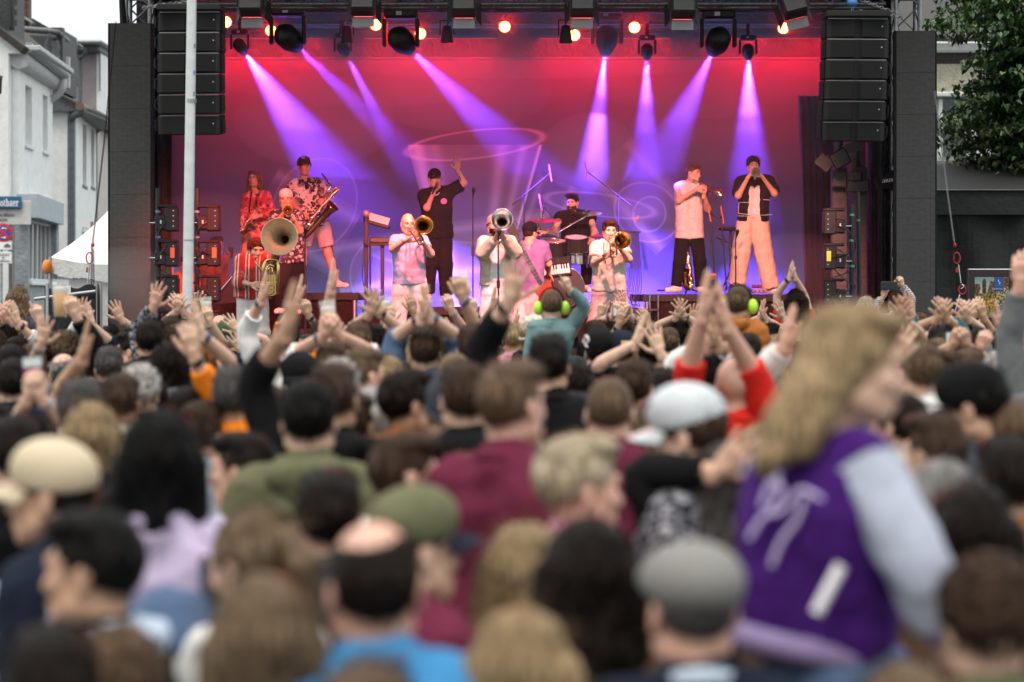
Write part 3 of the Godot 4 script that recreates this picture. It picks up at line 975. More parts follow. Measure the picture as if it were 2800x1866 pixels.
func build_stage() -> void:
	var black := worn("stage_black", lin(0.014, 0.014, 0.015), 0.75, 1.2, 0.3)
	var drape := cloth("drape", lin(0.022, 0.02, 0.022), 1.4)
	setting("stage_floor", Geo.new().box(Vector3(0.1, 1.14, -28.7), Vector3(10.6, 0.12, 10.2), Basis(), 0.02), black)
	# skirt below the deck
	var t := thing("stage_skirt", "black cloth skirt hanging below the front of the stage", "skirt", Vector3(0.1, 0, -23.62))
	var sk := Geo.new()
	for i in 60: sk.box(Vector3(-5.2 + i * 0.176, 0.54, 0.02 * sin(i * 1.7)), Vector3(0.18, 1.07, 0.02), Basis(Vector3.UP, 0.35 * sin(i * 2.1)))
	part("cloth", sk, drape, t)
	# backdrop
	var bd := paint("backdrop_print", Color.WHITE, 0.92)
	bd.albedo_texture = backdrop_print()
	t = thing("stage_backdrop", "large printed banner of clear glass vessels hung across the back of the stage", "backdrop", Vector3(-0.2, 1.2, -33.0))
	var a := at(424, 160, 33.0)
	var b := at(2344, 864, 33.0)
	var g := Geo.new()
	g.quad(Vector3(a.x, b.y, -33), Vector3(b.x, b.y, -33), Vector3(b.x, a.y, -33), Vector3(a.x, a.y, -33))
	wpart("banner", g, bd, t)
	wpart("hem_pipe", Geo.new().bar(Vector3(a.x, a.y, -33.0), Vector3(b.x, a.y, -33.0), 0.02), paint("hem_black", lin(0.05, 0.05, 0.05), 0.4, 0.5), t)
	wpart("backing", Geo.new().box(Vector3((a.x + b.x) / 2, 3.4, -33.08), Vector3(b.x - a.x + 0.6, 6.5, 0.06)), drape, t)
	# roof and sides that keep the daylight out
	setting("stage_roof", Geo.new().box(Vector3(0.1, 6.62, -27.6), Vector3(11.6, 0.14, 12.4)), black)
	for s in [-1, 1]:
		var c := Geo.new()
		var x0: float = 0.1 + 4.95 * s
		for i in 44: c.box(Vector3(0.1 + (4.42 + i * 0.0245) * s + 0.03 * sin(i * 1.9), 3.85, -26.3 - i * 0.165), Vector3(0.03, 5.4, 0.19), Basis(Vector3.UP, 0.25 * sin(i * 1.3)))
		t = thing("side_drape", ["black drape closing the stage behind the loudspeaker beside the flagpole", "black drape closing the stage on the tree side"][0 if s < 0 else 1], "drape", Vector3(x0, 1.2, -29.3))
		wpart("cloth", c, drape, t)
	# pleated curtain leg right of the banner
	t = thing("curtain_leg", "grey gauze curtain hanging in folds beside the right trumpeter", "curtain", at(2240, 850, 31.6))
	g = Geo.new()
	var ps := []
	for i in 49:
		var x := lerpf(at(2160, 0, 31.6).x, at(2290, 0, 31.6).x, i / 48.0)
		ps.append(Vector3(x, 0, -31.6 + 0.045 * sin(i * 0.9) + 0.03 * sin(i * 0.37)))
	for i in 48:
		var p: Vector3 = ps[i]
		var q: Vector3 = ps[i + 1]
		var nn := Vector3(-(q.z - p.z), 0, q.x - p.x).normalized()
		g.poly([Vector3(p.x + 0.25 * (1 - i / 48.0), 1.25, p.z), Vector3(q.x + 0.25 * (1 - i / 48.0), 1.25, q.z), Vector3(q.x + 0.12, 5.0, q.z), Vector3(p.x + 0.12, 5.0, p.z)], nn)
	wpart("cloth", g, cloth("gauze", lin(0.05, 0.046, 0.05), 0.4), t)
	risers(black)
	lighting_rig()
	speakers_and_screens()
	stage_gear()

func riser(label: String, x0: float, x1: float, d0: float, d1: float, top: float, m: Material) -> void:
	var t := thing("stage_riser", label, "riser", Vector3((x0 + x1) / 2, 1.2, -(d0 + d1) / 2), "risers on the stage")
	wpart("deck", Geo.new().box(Vector3((x0 + x1) / 2, top - 0.05, -(d0 + d1) / 2), Vector3(x1 - x0, 0.1, d1 - d0), Basis(), 0.008), m, t)
	wpart("front_cloth", Geo.new().box(Vector3((x0 + x1) / 2, (top + 1.1) / 2, -d0 - 0.05), Vector3(x1 - x0 - 0.06, top - 1.3, 0.02)), cloth("riser", lin(0.02, 0.012, 0.012), 0.8), t)
	for x: float in [x0 + 0.06, x1 - 0.06]:
		wpart("leg", Geo.new().bar(Vector3(x, 1.2, -d0 - 0.02), Vector3(x, top - 0.1, -d0 - 0.02), 0.025), paint("alu", lin(0.5, 0.5, 0.5), 0.4, 0.9), t)

func risers(m: Material) -> void:
	riser("black riser under the two saxophonists", at(540, 0, 28.2).x, at(981, 0, 28.2).x, 28.2, 31.5, 2.09, m)
	riser("low black riser under the singer and the drum kit", at(990, 0, 28.4).x, at(1752, 0, 28.4).x, 28.4, 31.5, 1.89, m)
	riser("dark red lit riser under the two trumpeters on the right", at(1757, 0, 28.3).x, at(2222, 0, 28.3).x, 28.3, 31.5, 2.07, m)
	riser("narrow step box below the trumpeter in the backwards cap", at(740, 0, 26.2).x, at(830, 0, 26.2).x, 26.3, 28.1, 1.62, m)

func lighting_rig() -> void:
	var alu := worn("alu_truss", lin(0.42, 0.42, 0.43), 0.38, 3.0, 0.1, 0.3, 0.9)
	var dark := worn("fixture", lin(0.009, 0.009, 0.0095), 0.5, 5.0, 0.2)
	var steel := paint("flap", lin(0.2, 0.2, 0.2), 0.45, 0.6)
	for k: Array in [[-22.0, 22.9, "front"], [-6.0, 27.3, "middle"], [40.0, 31.3, "rear"]]:
		var p := at(1400, k[0], k[1])
		var t := thing("lighting_truss", k[2] + " aluminium lighting truss crossing above the stage", "truss", Vector3(0.1, p.y, p.z), "trusses above the stage")
		part("lattice", truss(Geo.new(), Vector3(-0.169 * k[1], 0, 0), Vector3(0.169 * k[1], 0, 0), 0.3), worn("black_alu", lin(0.12, 0.12, 0.125), 0.45, 3.0, 0.1, 0.3, 0.6), t)
	# barn-door floods on the front truss: they light the band
	var names := ["above the loudspeaker side of the stage, leftmost", "second from the left", "third from the left, above the singer", "third from the right, above the drums", "second from the right", "rightmost, tilted, beside the right loudspeaker array"]
	var i := 0
	for x: Array in [[687, 12, 0.0], [992, 10, 0.0], [1268, 14, 0.0], [1592, 14, 0.0], [1868, 18, 0.0], [2172, 16, 0.25]]:
		var p := at(x[0], x[1], 22.3)
		var t := thing("flood_lamp", "black barn-door stage flood lamp, " + names[i], "stage lamp", p, "barn-door lamps on the front truss")
		var r := Basis(Vector3.BACK, x[2]) * Basis(Vector3.RIGHT, -0.35)
		part("housing", Geo.new().box(Vector3(0, 0, 0.02), Vector3(0.25, 0.22, 0.2), r, 0.02), dark, t)
		part("lens", Geo.new().box(r * Vector3(0, -0.01, -0.1), Vector3(0.2, 0.17, 0.02), r), shine("flood_lens", Color(1.0, 0.42, 0.44), 2.0), t)
		part("lower_flap", Geo.new().box(r * Vector3(0, -0.15, -0.13), Vector3(0.23, 0.1, 0.006), r * Basis(Vector3.RIGHT, 0.35), 0.001), steel, t)
		part("upper_flap", Geo.new().box(r * Vector3(0, 0.16, -0.14), Vector3(0.23, 0.1, 0.006), r * Basis(Vector3.RIGHT, -0.6), 0.001), dark, t)
		for s in [-1, 1]: part("side_flap", Geo.new().slab(Transform3D(r * Basis(Vector3.UP, PI / 2 - 0.4 * s), r * Vector3(0.15 * s, 0, -0.15)), [Vector2(-0.05, -0.1), Vector2(0.07, -0.13), Vector2(0.07, 0.13), Vector2(-0.05, 0.1)], 0.005), dark, t)
		for k in 5: part("cooling_rib", Geo.new().box(r * Vector3(0, 0.115, -0.05 + k * 0.04), Vector3(0.2, 0.02, 0.012), r), dark, t)
		part("yoke", Geo.new().tube([r * Vector3(-0.15, -0.02, 0), r * Vector3(-0.15, 0.17, 0), r * Vector3(0.15, 0.17, 0), r * Vector3(0.15, -0.02, 0)], [0.012], 6), dark, t)
		part("clamp", Geo.new().bar(r * Vector3(0, 0.17, 0), Vector3(0, 0.36, 0), 0.02), dark, t)
		var aim: Vector3 = [at(800, 690, 26.0), at(900, 680, 25.8), at(1200, 690, 25.4), at(1480, 690, 25.4), at(1780, 670, 25.8), at(1950, 660, 26.6)][i]
		spot(t, p + r * Vector3(0, -0.02, -0.125), aim, 24.0 if i in [0, 5] else 31.0, [Color(1.0, 0.3, 0.22), Color(1.0, 0.4, 0.32), Color(1.0, 0.6, 0.62), Color(1.0, 0.58, 0.57), Color(1.0, 0.58, 0.52), Color(1.0, 0.6, 0.52)][i], FLOOD * [1.2, 1.1, 0.8, 0.9, 1.2, 1.3][i], 0.5, 0.08)
		i += 1
	# red lamps on the rear truss
	i = 0
	for x: Array in [[617, 60], [741, 84], [1027, 68], [1149, 92], [1380, 73], [1571, 96], [1735, 75], [2143, 77]]:
		var p := at(x[0], x[1], 30.6)
		var t := thing("red_lamp", "round stage lamp glowing red orange, number %s from the left under the truss" % ["one", "two", "three", "four", "five", "six", "seven", "eight"][i], "stage lamp", p, "red lamps under the rear truss")
		var r := Basis(Vector3.RIGHT, 0.28)
		part("can", Geo.new().lathe(Transform3D(r * Basis(Vector3.RIGHT, PI / 2), Vector3.ZERO), [Vector2(0.001, -0.2), Vector2(0.07, -0.19), Vector2(0.085, -0.1), Vector2(0.085, 0.0), Vector2(0.075, 0.0)], 18), dark, t)
		part("lens", Geo.new().ball(Vector3.ZERO, Vector3(0.078, 0.078, 0.03), 14, 8, r), shine("red_lens", Color(1.0, 0.45, 0.2), 22.0), t)
		part("hanger", Geo.new().bar(Vector3(0, 0.08, -0.1), Vector3(0, 0.42, -0.1), 0.012), dark, t)
		spot(t, p + r * Vector3(0, 0, 0.06), p + Vector3((0.1 - p.x) * 0.06, -0.27, 3.0), 7.5, Color(1.0, 0.012, 0.03), RED, 1.0, 0.06)
		i += 1
	# red wash bars under the rear truss, turned to the banner
	for k in 4:
		var p := Vector3(-3.9 + k * 2.65, 6.0, -32.62)
		var t := thing("wash_bar", "red wash bar under the rear truss, number %s from the left" % ["one", "two", "three", "four"][k], "stage lamp", p, "red wash bars")
		var r := Basis(Vector3.RIGHT, PI + 0.35)
		part("housing", Geo.new().box(Vector3(0, 0.03, 0), Vector3(2.1, 0.1, 0.12), r, 0.02), dark, t)
		part("lens", Geo.new().box(Vector3(0, 0.03, 0) + r * Vector3(0, 0.052, 0), Vector3(2.0, 0.006, 0.07), r), shine("wash_red_lens", Color(1.0, 0.05, 0.1), 1.5), t)
		part("hanger", Geo.new().bar(Vector3(0, 0.08, 0), Vector3(0, 0.6, 0), 0.014), dark, t)
		var l := AreaLight3D.new()
		l.name = "light"
		t.add_child(l, true)
		l.position = Vector3(0, 0.03, 0) + r * Vector3(0, 0.07, 0)
		l.basis = Basis.looking_at(r * Vector3.UP, Vector3.BACK)
		l.area_size = Vector2(2.0, 0.07)
		l.light_color = Color(1.0, 0.03, 0.14); l.light_energy = REDWASH; l.shadow_enabled = true
	# moving heads throwing violet beams through the haze
	i = 0
	for x: Array in [[668, 143, 28.4, 1185, 880, 0, 1.3, 7.0], [815, 130, 27.0, 1560, 850, 1, 0.45, 3.6], [948, 152, 30.0, 1310, 860, 0, 0.35, 3.6], [1122, 135, 27.0, 1770, 780, 1, 1.0, 4.3], [1655, 146, 30.3, 1575, 890, 2, 1.0, 4.8], [1769, 160, 29.4, 1755, 890, 0, 0.9, 5.0], [1949, 142, 27.0, 1610, 870, 1, 0.75, 5.0], [2046, 160, 29.4, 2058, 890, 0, 1.0, 6.2]]:
		var p := at(x[0], x[1], x[2])
		var q := at(x[3], x[4], 32.9)
		var dir := (q - p).normalized()
		var t := thing("moving_head", ["moving-head lamp with the strongest violet beam, over the saxophonists", "large black moving head left of the singer with a short violet beam", "moving head with the faintest violet beam, left of centre", "large black moving head right above the singer, beam slanting right", "moving head above the drummer with a straight violet beam", "moving head right of the drummer, beam falling between two others", "large black moving head on the right, beam slanting down to the left", "moving head over the right trumpeter, rightmost violet beam"][i], "stage lamp", p, "moving heads with violet beams")
		var r := look(dir, Vector3.BACK)
		var k := 1.0 if x[5] > 0 else 0.55
		part("head", Geo.new().lathe(Transform3D(r, Vector3.ZERO), [Vector2(0.001, -0.42), Vector2(0.1, -0.4), Vector2(0.15, -0.32), Vector2(0.15, -0.16), Vector2(0.09, -0.02), Vector2(0.08, 0.0), Vector2(0.07, -0.01)].map(func(v): return v * k), 20), dark, t)
		part("lens", Geo.new().ball(-dir * 0.012, Vector3(0.066 * k, 0.012, 0.066 * k), 14, 6, r), shine("beam_lens", Color(0.72, 0.55, 1.0), 7.0), t)
		var c := -dir * 0.24 * k
		for s in [-1, 1]: part("yoke_arm", Geo.new().box(c + Vector3(0.205 * s * k, 0.09 * k, 0), Vector3(0.05, 0.36, 0.15) * k, Basis(), 0.02), dark, t)
		part("base", Geo.new().box(c + Vector3(0, 0.32, 0) * k, Vector3(0.42, 0.12, 0.26) * k, Basis(), 0.03), dark, t)
		part("label_plate", Geo.new().box(c + Vector3(-0.02, 0.32, 0.132) * k, Vector3(0.07, 0.05, 0.004) * k), paint("plate", lin(0.5, 0.5, 0.5), 0.5), t)
		part("clamp", Geo.new().bar(c + Vector3(0, 0.38, 0) * k, c + Vector3(0, 0.38 * k + 0.16, 0), 0.025), dark, t)
		spot(t, p + dir * 0.03, q, x[7] * 1.75, Color(0.42, 0.24, 1.0), BEAM * x[6], 0.9, 0.03)
		i += 1
	# small spare fixtures hanging dark
	i = 0
	for x: Array in [[948, 92, 28.5, 34], [1222, 92, 28.0, 36], [1547, 92, 26.8, 42]]:
		var p := at(x[0], x[1], x[2])
		var t := thing("par_can", "small black unlit lamp hanging " + ["left of the singer's glow", "between two red lamps above the singer", "right of centre beside a red lamp"][i], "stage lamp", p, "unlit lamps under the truss")
		part("can", Geo.new().lathe(Transform3D(Basis(Vector3.RIGHT, 0.15), Vector3.ZERO), [Vector2(0.001, 0.11), Vector2(0.05, 0.1), Vector2(0.07, 0.0), Vector2(0.085, -0.12), Vector2(0.075, -0.12), Vector2(0.06, -0.02)], 16), dark, t)
		part("yoke", Geo.new().tube([Vector3(-0.09, -0.02, 0), Vector3(-0.09, 0.17, 0), Vector3(0.09, 0.17, 0), Vector3(0.09, -0.02, 0)], [0.01], 6), dark, t)
		i += 1
	# blue wash battens on the floor along the banner
	for k in 4:
		var x := -4.1 + k * 2.75
		var t := thing("floor_batten", "low blue wash lamp on the floor below the banner, number %s from the left" % ["one", "two", "three", "four"][k], "stage lamp", Vector3(x, 1.2, -32.55), "wash lamps below the banner")
		part("housing", Geo.new().box(Vector3(0, 0.07, 0), Vector3(2.3, 0.12, 0.14), Basis(Vector3.RIGHT, -0.25), 0.02), dark, t)
		var r := Basis(Vector3.RIGHT, -0.25)
		part("lens", Geo.new().box(Vector3(0, 0.07, 0) + r * Vector3(0, 0.062, 0), Vector3(2.2, 0.006, 0.08), r), shine("wash_lens", Color(0.25, 0.35, 1.0), 1.5), t)
		var l := AreaLight3D.new()
		l.name = "light"
		t.add_child(l, true)
		l.position = Vector3(0, 0.07, 0) + r * Vector3(0, 0.08, 0)
		l.basis = Basis.looking_at(r * Vector3.UP, Vector3.BACK)
		l.area_size = Vector2(2.2, 0.08)
		l.light_color = Color(0.6, 0.7, 1.0); l.light_energy = WASH; l.shadow_enabled = true
	# haze gathers under the roof and thins towards the deck
	for k in 7:
		var fv := FogVolume.new()
		var lo := 1.25 + k * 0.62
		var front := 24.7 + k * 0.33
		fv.name = "stage_haze"; fv.size = Vector3(10.0 - k * 0.02, 6.5 - lo, 32.9 - front); fv.position = Vector3(0.1, (lo + 6.5) / 2, -(front + 32.9) / 2)
		fv.set_meta("kind", "stuff")
		var fm := FogMaterial.new(); fm.density = HAZE * [0.1, 0.03, 0.06, 0.2, 0.45, 0.6, 0.6][k]; fm.albedo = Color(1, 1, 1)
		fv.material = fm
		add_child(fv, true)
	# thicker puffs of smoke
	for k: Array in [[1400, 95, 30.2, 4.6, 0.62, 0.045], [1000, 180, 30.6, 2.4, 0.6, 0.03], [2000, 190, 30.4, 2.2, 0.7, 0.03], [345, 800, 25.2, 0.8, 0.55, 0.16], [560, 700, 26.5, 1.1, 0.8, 0.05], [860, 330, 31.5, 1.2, 0.7, 0.05], [1610, 420, 31.0, 0.7, 0.6, 0.09], [2180, 750, 30.8, 1.0, 0.6, 0.08], [1250, 250, 31.5, 1.4, 0.6, 0.04]]:
		var s := FogVolume.new()
		s.name = "smoke_puff"; s.shape = RenderingServer.FOG_VOLUME_SHAPE_ELLIPSOID
		s.size = Vector3(k[3] * 2.0, k[4] * 2.0, minf(k[3] * 1.4, 2.6)); s.position = at(k[0], k[1], k[2])
		s.set_meta("kind", "stuff")
		var sm := FogMaterial.new(); sm.density = k[5]; sm.albedo = Color(1, 1, 1)
		s.material = sm
		add_child(s, true)

func chain(t: Node3D, a: Vector3, b: Vector3, link: float, m: Material, called := "chain") -> void:
	# links by turns across and along; too small to pick apart singly
	var g := Geo.new()
	var n := int(a.distance_to(b) / (link * 0.72))
	var r := look(b - a, Vector3.BACK)
	for i in n:
		var c := a.lerp(b, (i + 0.5) / n)
		var q := r * Basis(Vector3.UP, PI / 2 * (i % 2) + 0.4)
		var ps := []
		for k in 8: ps.append(c + q * Vector3(cos(TAU * k / 8) * link * 0.32, sin(TAU * k / 8) * link * 0.5, 0))
		g.tube(ps, [link * 0.11], 4, false, true)
	var o := wpart(called, g, m, t)
	o.set_meta("kind", "stuff")

func speakers_and_screens() -> void:
	var cab := worn("cabinet", lin(0.006, 0.0064, 0.007), 0.75, 4.0, 0.25)
	var grille := worn("grille", lin(0.0035, 0.0037, 0.004), 0.9, 14.0, 0.5)
	var alu := worn("alu_truss", lin(0.42, 0.42, 0.43), 0.38, 3.0, 0.1, 0.3, 0.9)
	# line arrays
	for s in 2:
		var cx := 523.0 if s == 0 else 2340.0
		var top := 30.0 if s == 0 else 48.0
		var d := 21.9
		var p := at(cx, top, d)
		var t := thing("line_array", ["hanging stack of six black loudspeaker cabinets partly behind the white pole", "hanging stack of six black loudspeaker cabinets beside the tree-side screen"][s], "loudspeaker", p, "loudspeaker arrays")
		t.scale = Vector3.ONE * 0.93
		part("fly_frame", Geo.new().box(Vector3(0, 0.02, 0), Vector3(0.7, 0.07, 0.4), Basis(), 0.012), cab, t)
		var y := -0.02
		var z := 0.0
		for i in 6:
			var tilt := 0.02 + 0.02 * i
			var r := Basis(Vector3.UP, -0.06 if s == 0 else 0.06) * Basis(Vector3.RIGHT, tilt)
			var c := Vector3(-0.004 * i if s == 0 else -0.006 * i, y - 0.11, z)
			var w := Node3D.new(); w.name = "cabinet"; t.add_child(w, true)
			w.position = c; w.basis = r
			part("box", Geo.new().box(Vector3(0, 0, -0.06), Vector3(0.68, 0.212, 0.34), Basis(), 0.012), cab, w)
			for q in [-1, 1]:
				part("grille", Geo.new().box(Vector3(0.185 * q, 0, 0.118), Vector3(0.29, 0.195, 0.02), Basis(Vector3.UP, 0.16 * q), 0.006), grille, w)
				part("side_plate", Geo.new().box(Vector3(0.352 * q, 0, -0.02), Vector3(0.018, 0.2, 0.16), Basis(), 0.006), cab, w)
				part("handle", Geo.new().tube([Vector3(0.36 * q, -0.06, 0.05), Vector3(0.385 * q, -0.05, 0.06), Vector3(0.385 * q, 0.05, 0.06), Vector3(0.36 * q, 0.06, 0.05)], [0.008], 5), cab, w)
				part("waveguide", Geo.new().box(Vector3(0.022 * q, 0, 0.102), Vector3(0.046, 0.21, 0.02), Basis(Vector3.UP, 0.3 * q), 0.004), cab, w)
			part("badge", Geo.new().box(Vector3(0.27, 0.02, 0.118), Vector3(0.012, 0.012, 0.006), Basis(Vector3.UP, 0.16)), paint("badge", lin(0.5, 0.5, 0.5), 0.4), w)
			part("seam", Geo.new().box(Vector3(0, 0.1065, 0.095), Vector3(0.66, 0.008, 0.03)), paint("seam_metal", lin(0.32, 0.32, 0.33), 0.35, 0.8), w)
			y -= 0.223; z -= 0.012 * i
		var up := p + Vector3(0, 0.05, 0)
		chain(t, up + Vector3(-0.03, 0, 0), up + Vector3(-0.03, 1.2, 0), 0.05, alu)
		if s == 1:
			chain(t, at(2350, 30, d), at(2466, 47, d), 0.045, alu)
			chain(t, at(2355, 0, d), at(2466, 42, d), 0.045, alu)
			part("hoist", Geo.new().ball(at(2330, 4, d) - p, Vector3(0.06, 0.05, 0.06), 10, 6), paint("hoist_blue", lin(0.05, 0.18, 0.45), 0.5), t)
		else:
			chain(t, at(390, 20, d), at(470, 10, d), 0.045, alu)
			chain(t, at(390, 24, d), at(512, 4, d), 0.045, alu)
	# screens: columns of LED modules, switched off
	var led := paint("led_face", lin(0.13, 0.13, 0.126), 0.65)
	led.albedo_texture = led_texture()
	led.uv1_scale = Vector3(1, 1, 1)
	for s in 2:
		var x0 := 299.0 if s == 0 else 2451.0
		var x1 := 411.0 if s == 0 else 2558.0
		var d := 26.0
		var top := at(x0, 63 if s == 0 else 84, d)
		var w: float = (x1 - x0) * d / F
		var cx: float = top.x + w / 2
		var t := thing("led_column", ["tall dark switched-off LED screen column beside the white tent", "tall dark switched-off LED screen column beside the tree"][s], "screen", Vector3(cx, 1.2, -d), "LED columns")
		var n := 8
		var hh := (top.y - 1.2) / n
		for i in n:
			var o := Geo.new()
			var y := hh * i
			var z := 0.001 * ((i * 7) % 3)
			o.quad(Vector3(-w / 2 + 0.002, y + 0.0006, z), Vector3(w / 2 - 0.002, y + 0.0006, z), Vector3(w / 2 - 0.002, y + hh - 0.0006, z), Vector3(-w / 2 + 0.002, y + hh - 0.0006, z))
			o.box(Vector3(0, y + hh / 2, z - 0.041), Vector3(w - 0.004, hh - 0.0012, 0.08))
			part("led_panel", o, led, t)
		for q in [-1, 1]: part("edge_rail", Geo.new().box(Vector3((w / 2 + 0.012) * q, (top.y - 1.2) / 2, -0.06), Vector3(0.02, top.y - 1.2, 0.1)), cab, t)
		# the tower that carries it
		var tw := thing("truss_tower", ["aluminium truss tower standing behind the LED column beside the white tent", "aluminium truss tower standing behind the LED column beside the tree"][s], "truss", Vector3(cx + 0.06 * (1 if s == 0 else -1), 0, -d - 0.35), "truss towers")
		part("lattice", truss(Geo.new(), Vector3(0, 0, 0), Vector3(0, 7.0, 0), 0.29, 0.026, Vector3.BACK), alu, tw)
		part("sleeve_block", Geo.new().box(Vector3(0, 5.95, 0), Vector3(0.36, 0.5, 0.36), Basis(), 0.02), paint("sleeve", lin(0.35, 0.36, 0.36), 0.5, 0.5), tw)
		if s == 0:
			part("cable_loom", Geo.new().tube(smooth_path([Vector3(-0.22, 7.0, 0.1), Vector3(-0.2, 6.0, 0.12), Vector3(-0.17, 5.3, 0.15)]), [0.05], 7), cab, tw)
	# smoke-grey plinth skirt below the left screen
	# black curtain strip between screen and loudspeaker
	for s in 2:
		var x: float = at(438 if s == 0 else 2425, 0, 26.6).x
		var t := thing("masking_cloth", ["narrow black masking cloth beside the left loudspeaker stack", "narrow dark red lit masking cloth beside the right loudspeaker stack"][s], "drape", Vector3(x, 1.2, -26.6))
		var g := Geo.new()
		for i in 7: g.box(Vector3(-0.12 + i * 0.04, 2.7, 0.012 * sin(i * 2.2)), Vector3(0.045, 5.4, 0.012), Basis(Vector3.UP, 0.5 * sin(i * 1.7)))
		part("cloth", g, cloth("drape", lin(0.022, 0.02, 0.022), 1.4), t)

func led_texture() -> ImageTexture:
	var n := 128
	var im := Image.create(n, n, false, Image.FORMAT_RGB8)
	var fn := FastNoiseLite.new(); fn.seed = 11; fn.frequency = 0.03
	for y in n:
		for x in n:
			var v := 0.88 + 0.12 * fn.get_noise_2d(x * 1.0, y * 3.0)
			if x % 4 == 0: v *= 0.6
			if y % 3 == 0: v *= 0.72
			if x < 1 or y < 1: v *= 0.5
			im.set_pixel(x, y, Color(v, v, v * 0.985))
	return ImageTexture.create_from_image(im)
# ---------------------------------------------------------------- brass
func metal(key: String, c: Color, rough := 0.22) -> StandardMaterial3D:
	return worn("metal_" + key, c, rough, 6.0, 0.06, 0.25, 1.0)

func bell(mouth: Vector3, dir: Vector3, r: float, ln: float, r0: float, power := 3.2) -> Geo:
	var x := Transform3D(look(dir, Vector3.UP if absf(dir.normalized().y) < 0.9 else Vector3.RIGHT), mouth - dir.normalized() * ln)
	var pr := []
	for i in 15:
		var t := i / 14.0
		pr.append(Vector2(r0 + (r - r0) * pow(t, power), ln * t))
	for i in range(14, -1, -1):
		var t := i / 14.0
		pr.append(Vector2(maxf(r0 + (r - r0) * pow(t, power) - 0.003, 0.003), ln * t + (0.002 if i == 14 else 0.0)))
	var g := Geo.new().lathe(x, pr, 28)
	var rim := []
	for i in 28: rim.append(x * Vector3(r * cos(TAU * i / 28), ln, r * sin(TAU * i / 28)))
	g.tube(rim, [0.004 + r * 0.01], 6, false, true)
	return g

func trombone(label: String, mouth: Vector3, dir: Vector3, lips: Vector3, slide_end: Vector3, r: float, m: Material) -> void:
	var t := thing("trombone", label, "trombone", mouth, "trombones")
	dir = dir.normalized()
	wpart("bell", bell(mouth, dir, r, 0.5, 0.012, 4.0), m, t)
	var sd := (slide_end - lips).normalized()
	var across := (mouth - lips) - sd * (mouth - lips).dot(sd)
	across = across.normalized()
	var back := mouth - dir * 0.5
	var bow := lips - sd * 0.12 + across * 0.12
	wpart("tuning_bow", Geo.new().tube(smooth_path([back, back - dir * 0.12, (back - dir * 0.2 + bow - sd * 0.22) * 0.5, bow - sd * 0.1, bow + sd * 0.12], 5), [0.009], 8), m, t)
	for k in 2:
		var o := across * 0.075 * k
		wpart("slide_tube", Geo.new().tube([lips + o - sd * 0.02, slide_end + o], [0.0085], 8), m, t)
	wpart("slide_bow", Geo.new().tube(smooth_path([slide_end, slide_end + sd * 0.05 + across * 0.012, slide_end + sd * 0.065 + across * 0.037, slide_end + sd * 0.05 + across * 0.063, slide_end + across * 0.075]), [0.011], 8), m, t)
	wpart("brace", Geo.new().bar(lips + sd * 0.16, lips + sd * 0.16 + across * 0.075, 0.006), m, t)
	wpart("brace", Geo.new().bar(lips + sd * 0.25, lips + sd * 0.25 + across * 0.075, 0.006), m, t)
	wpart("mouthpiece", Geo.new().lathe(Transform3D(look(sd), lips - sd * 0.06), [Vector2(0.012, 0), Vector2(0.014, 0.004), Vector2(0.008, 0.025), Vector2(0.006, 0.06)], 12), m, t)

func trumpet(label: String, mouth: Vector3, lips: Vector3, r: float, m: Material) -> void:
	var t := thing("trumpet", label, "trumpet", mouth, "trumpets")
	var dir := (mouth - lips).normalized()
	var ln := mouth.distance_to(lips)
	var up := (Vector3.UP - dir * dir.y).normalized()
	wpart("bell", bell(mouth, dir, r, minf(0.3, ln * 0.75), 0.007, 4.2), m, t)
	var a := lips + dir * 0.04
	wpart("leadpipe", Geo.new().tube([lips, lips + dir * ln * 0.72], [0.0065], 8), m, t)
	var p := lips + dir * ln * 0.72
	wpart("tuning_slide", Geo.new().tube(smooth_path([p, p + dir * 0.035 - up * 0.012, p + dir * 0.035 - up * 0.05, p - up * 0.062, p - dir * 0.1 - up * 0.062]), [0.0065], 8), m, t)
	var q := mouth - dir * minf(0.3, ln * 0.75)
	wpart("rear_bow", Geo.new().tube(smooth_path([q, q - dir * 0.05 - up * 0.01, q - dir * 0.06 - up * 0.05, q - up * 0.06, q + dir * 0.05 - up * 0.062]), [0.0065], 8), m, t)
	var c := lips.lerp(mouth, 0.5)
	for k in 3:
		var o := c + dir * (k - 1) * 0.028
		var v := wpart("valve", Geo.new().bar(o - up * 0.095, o + up * 0.035, 0.0115, -1, 10), m, t)
		wpart("finger_button", Geo.new().bar(o + up * 0.035, o + up * 0.058, 0.004, 0.007, 8), m, v)
	wpart("mouthpiece", Geo.new().lathe(Transform3D(look(dir), lips - dir * 0.05), [Vector2(0.012, 0), Vector2(0.0135, 0.004), Vector2(0.007, 0.025), Vector2(0.006, 0.055)], 12), m, t)

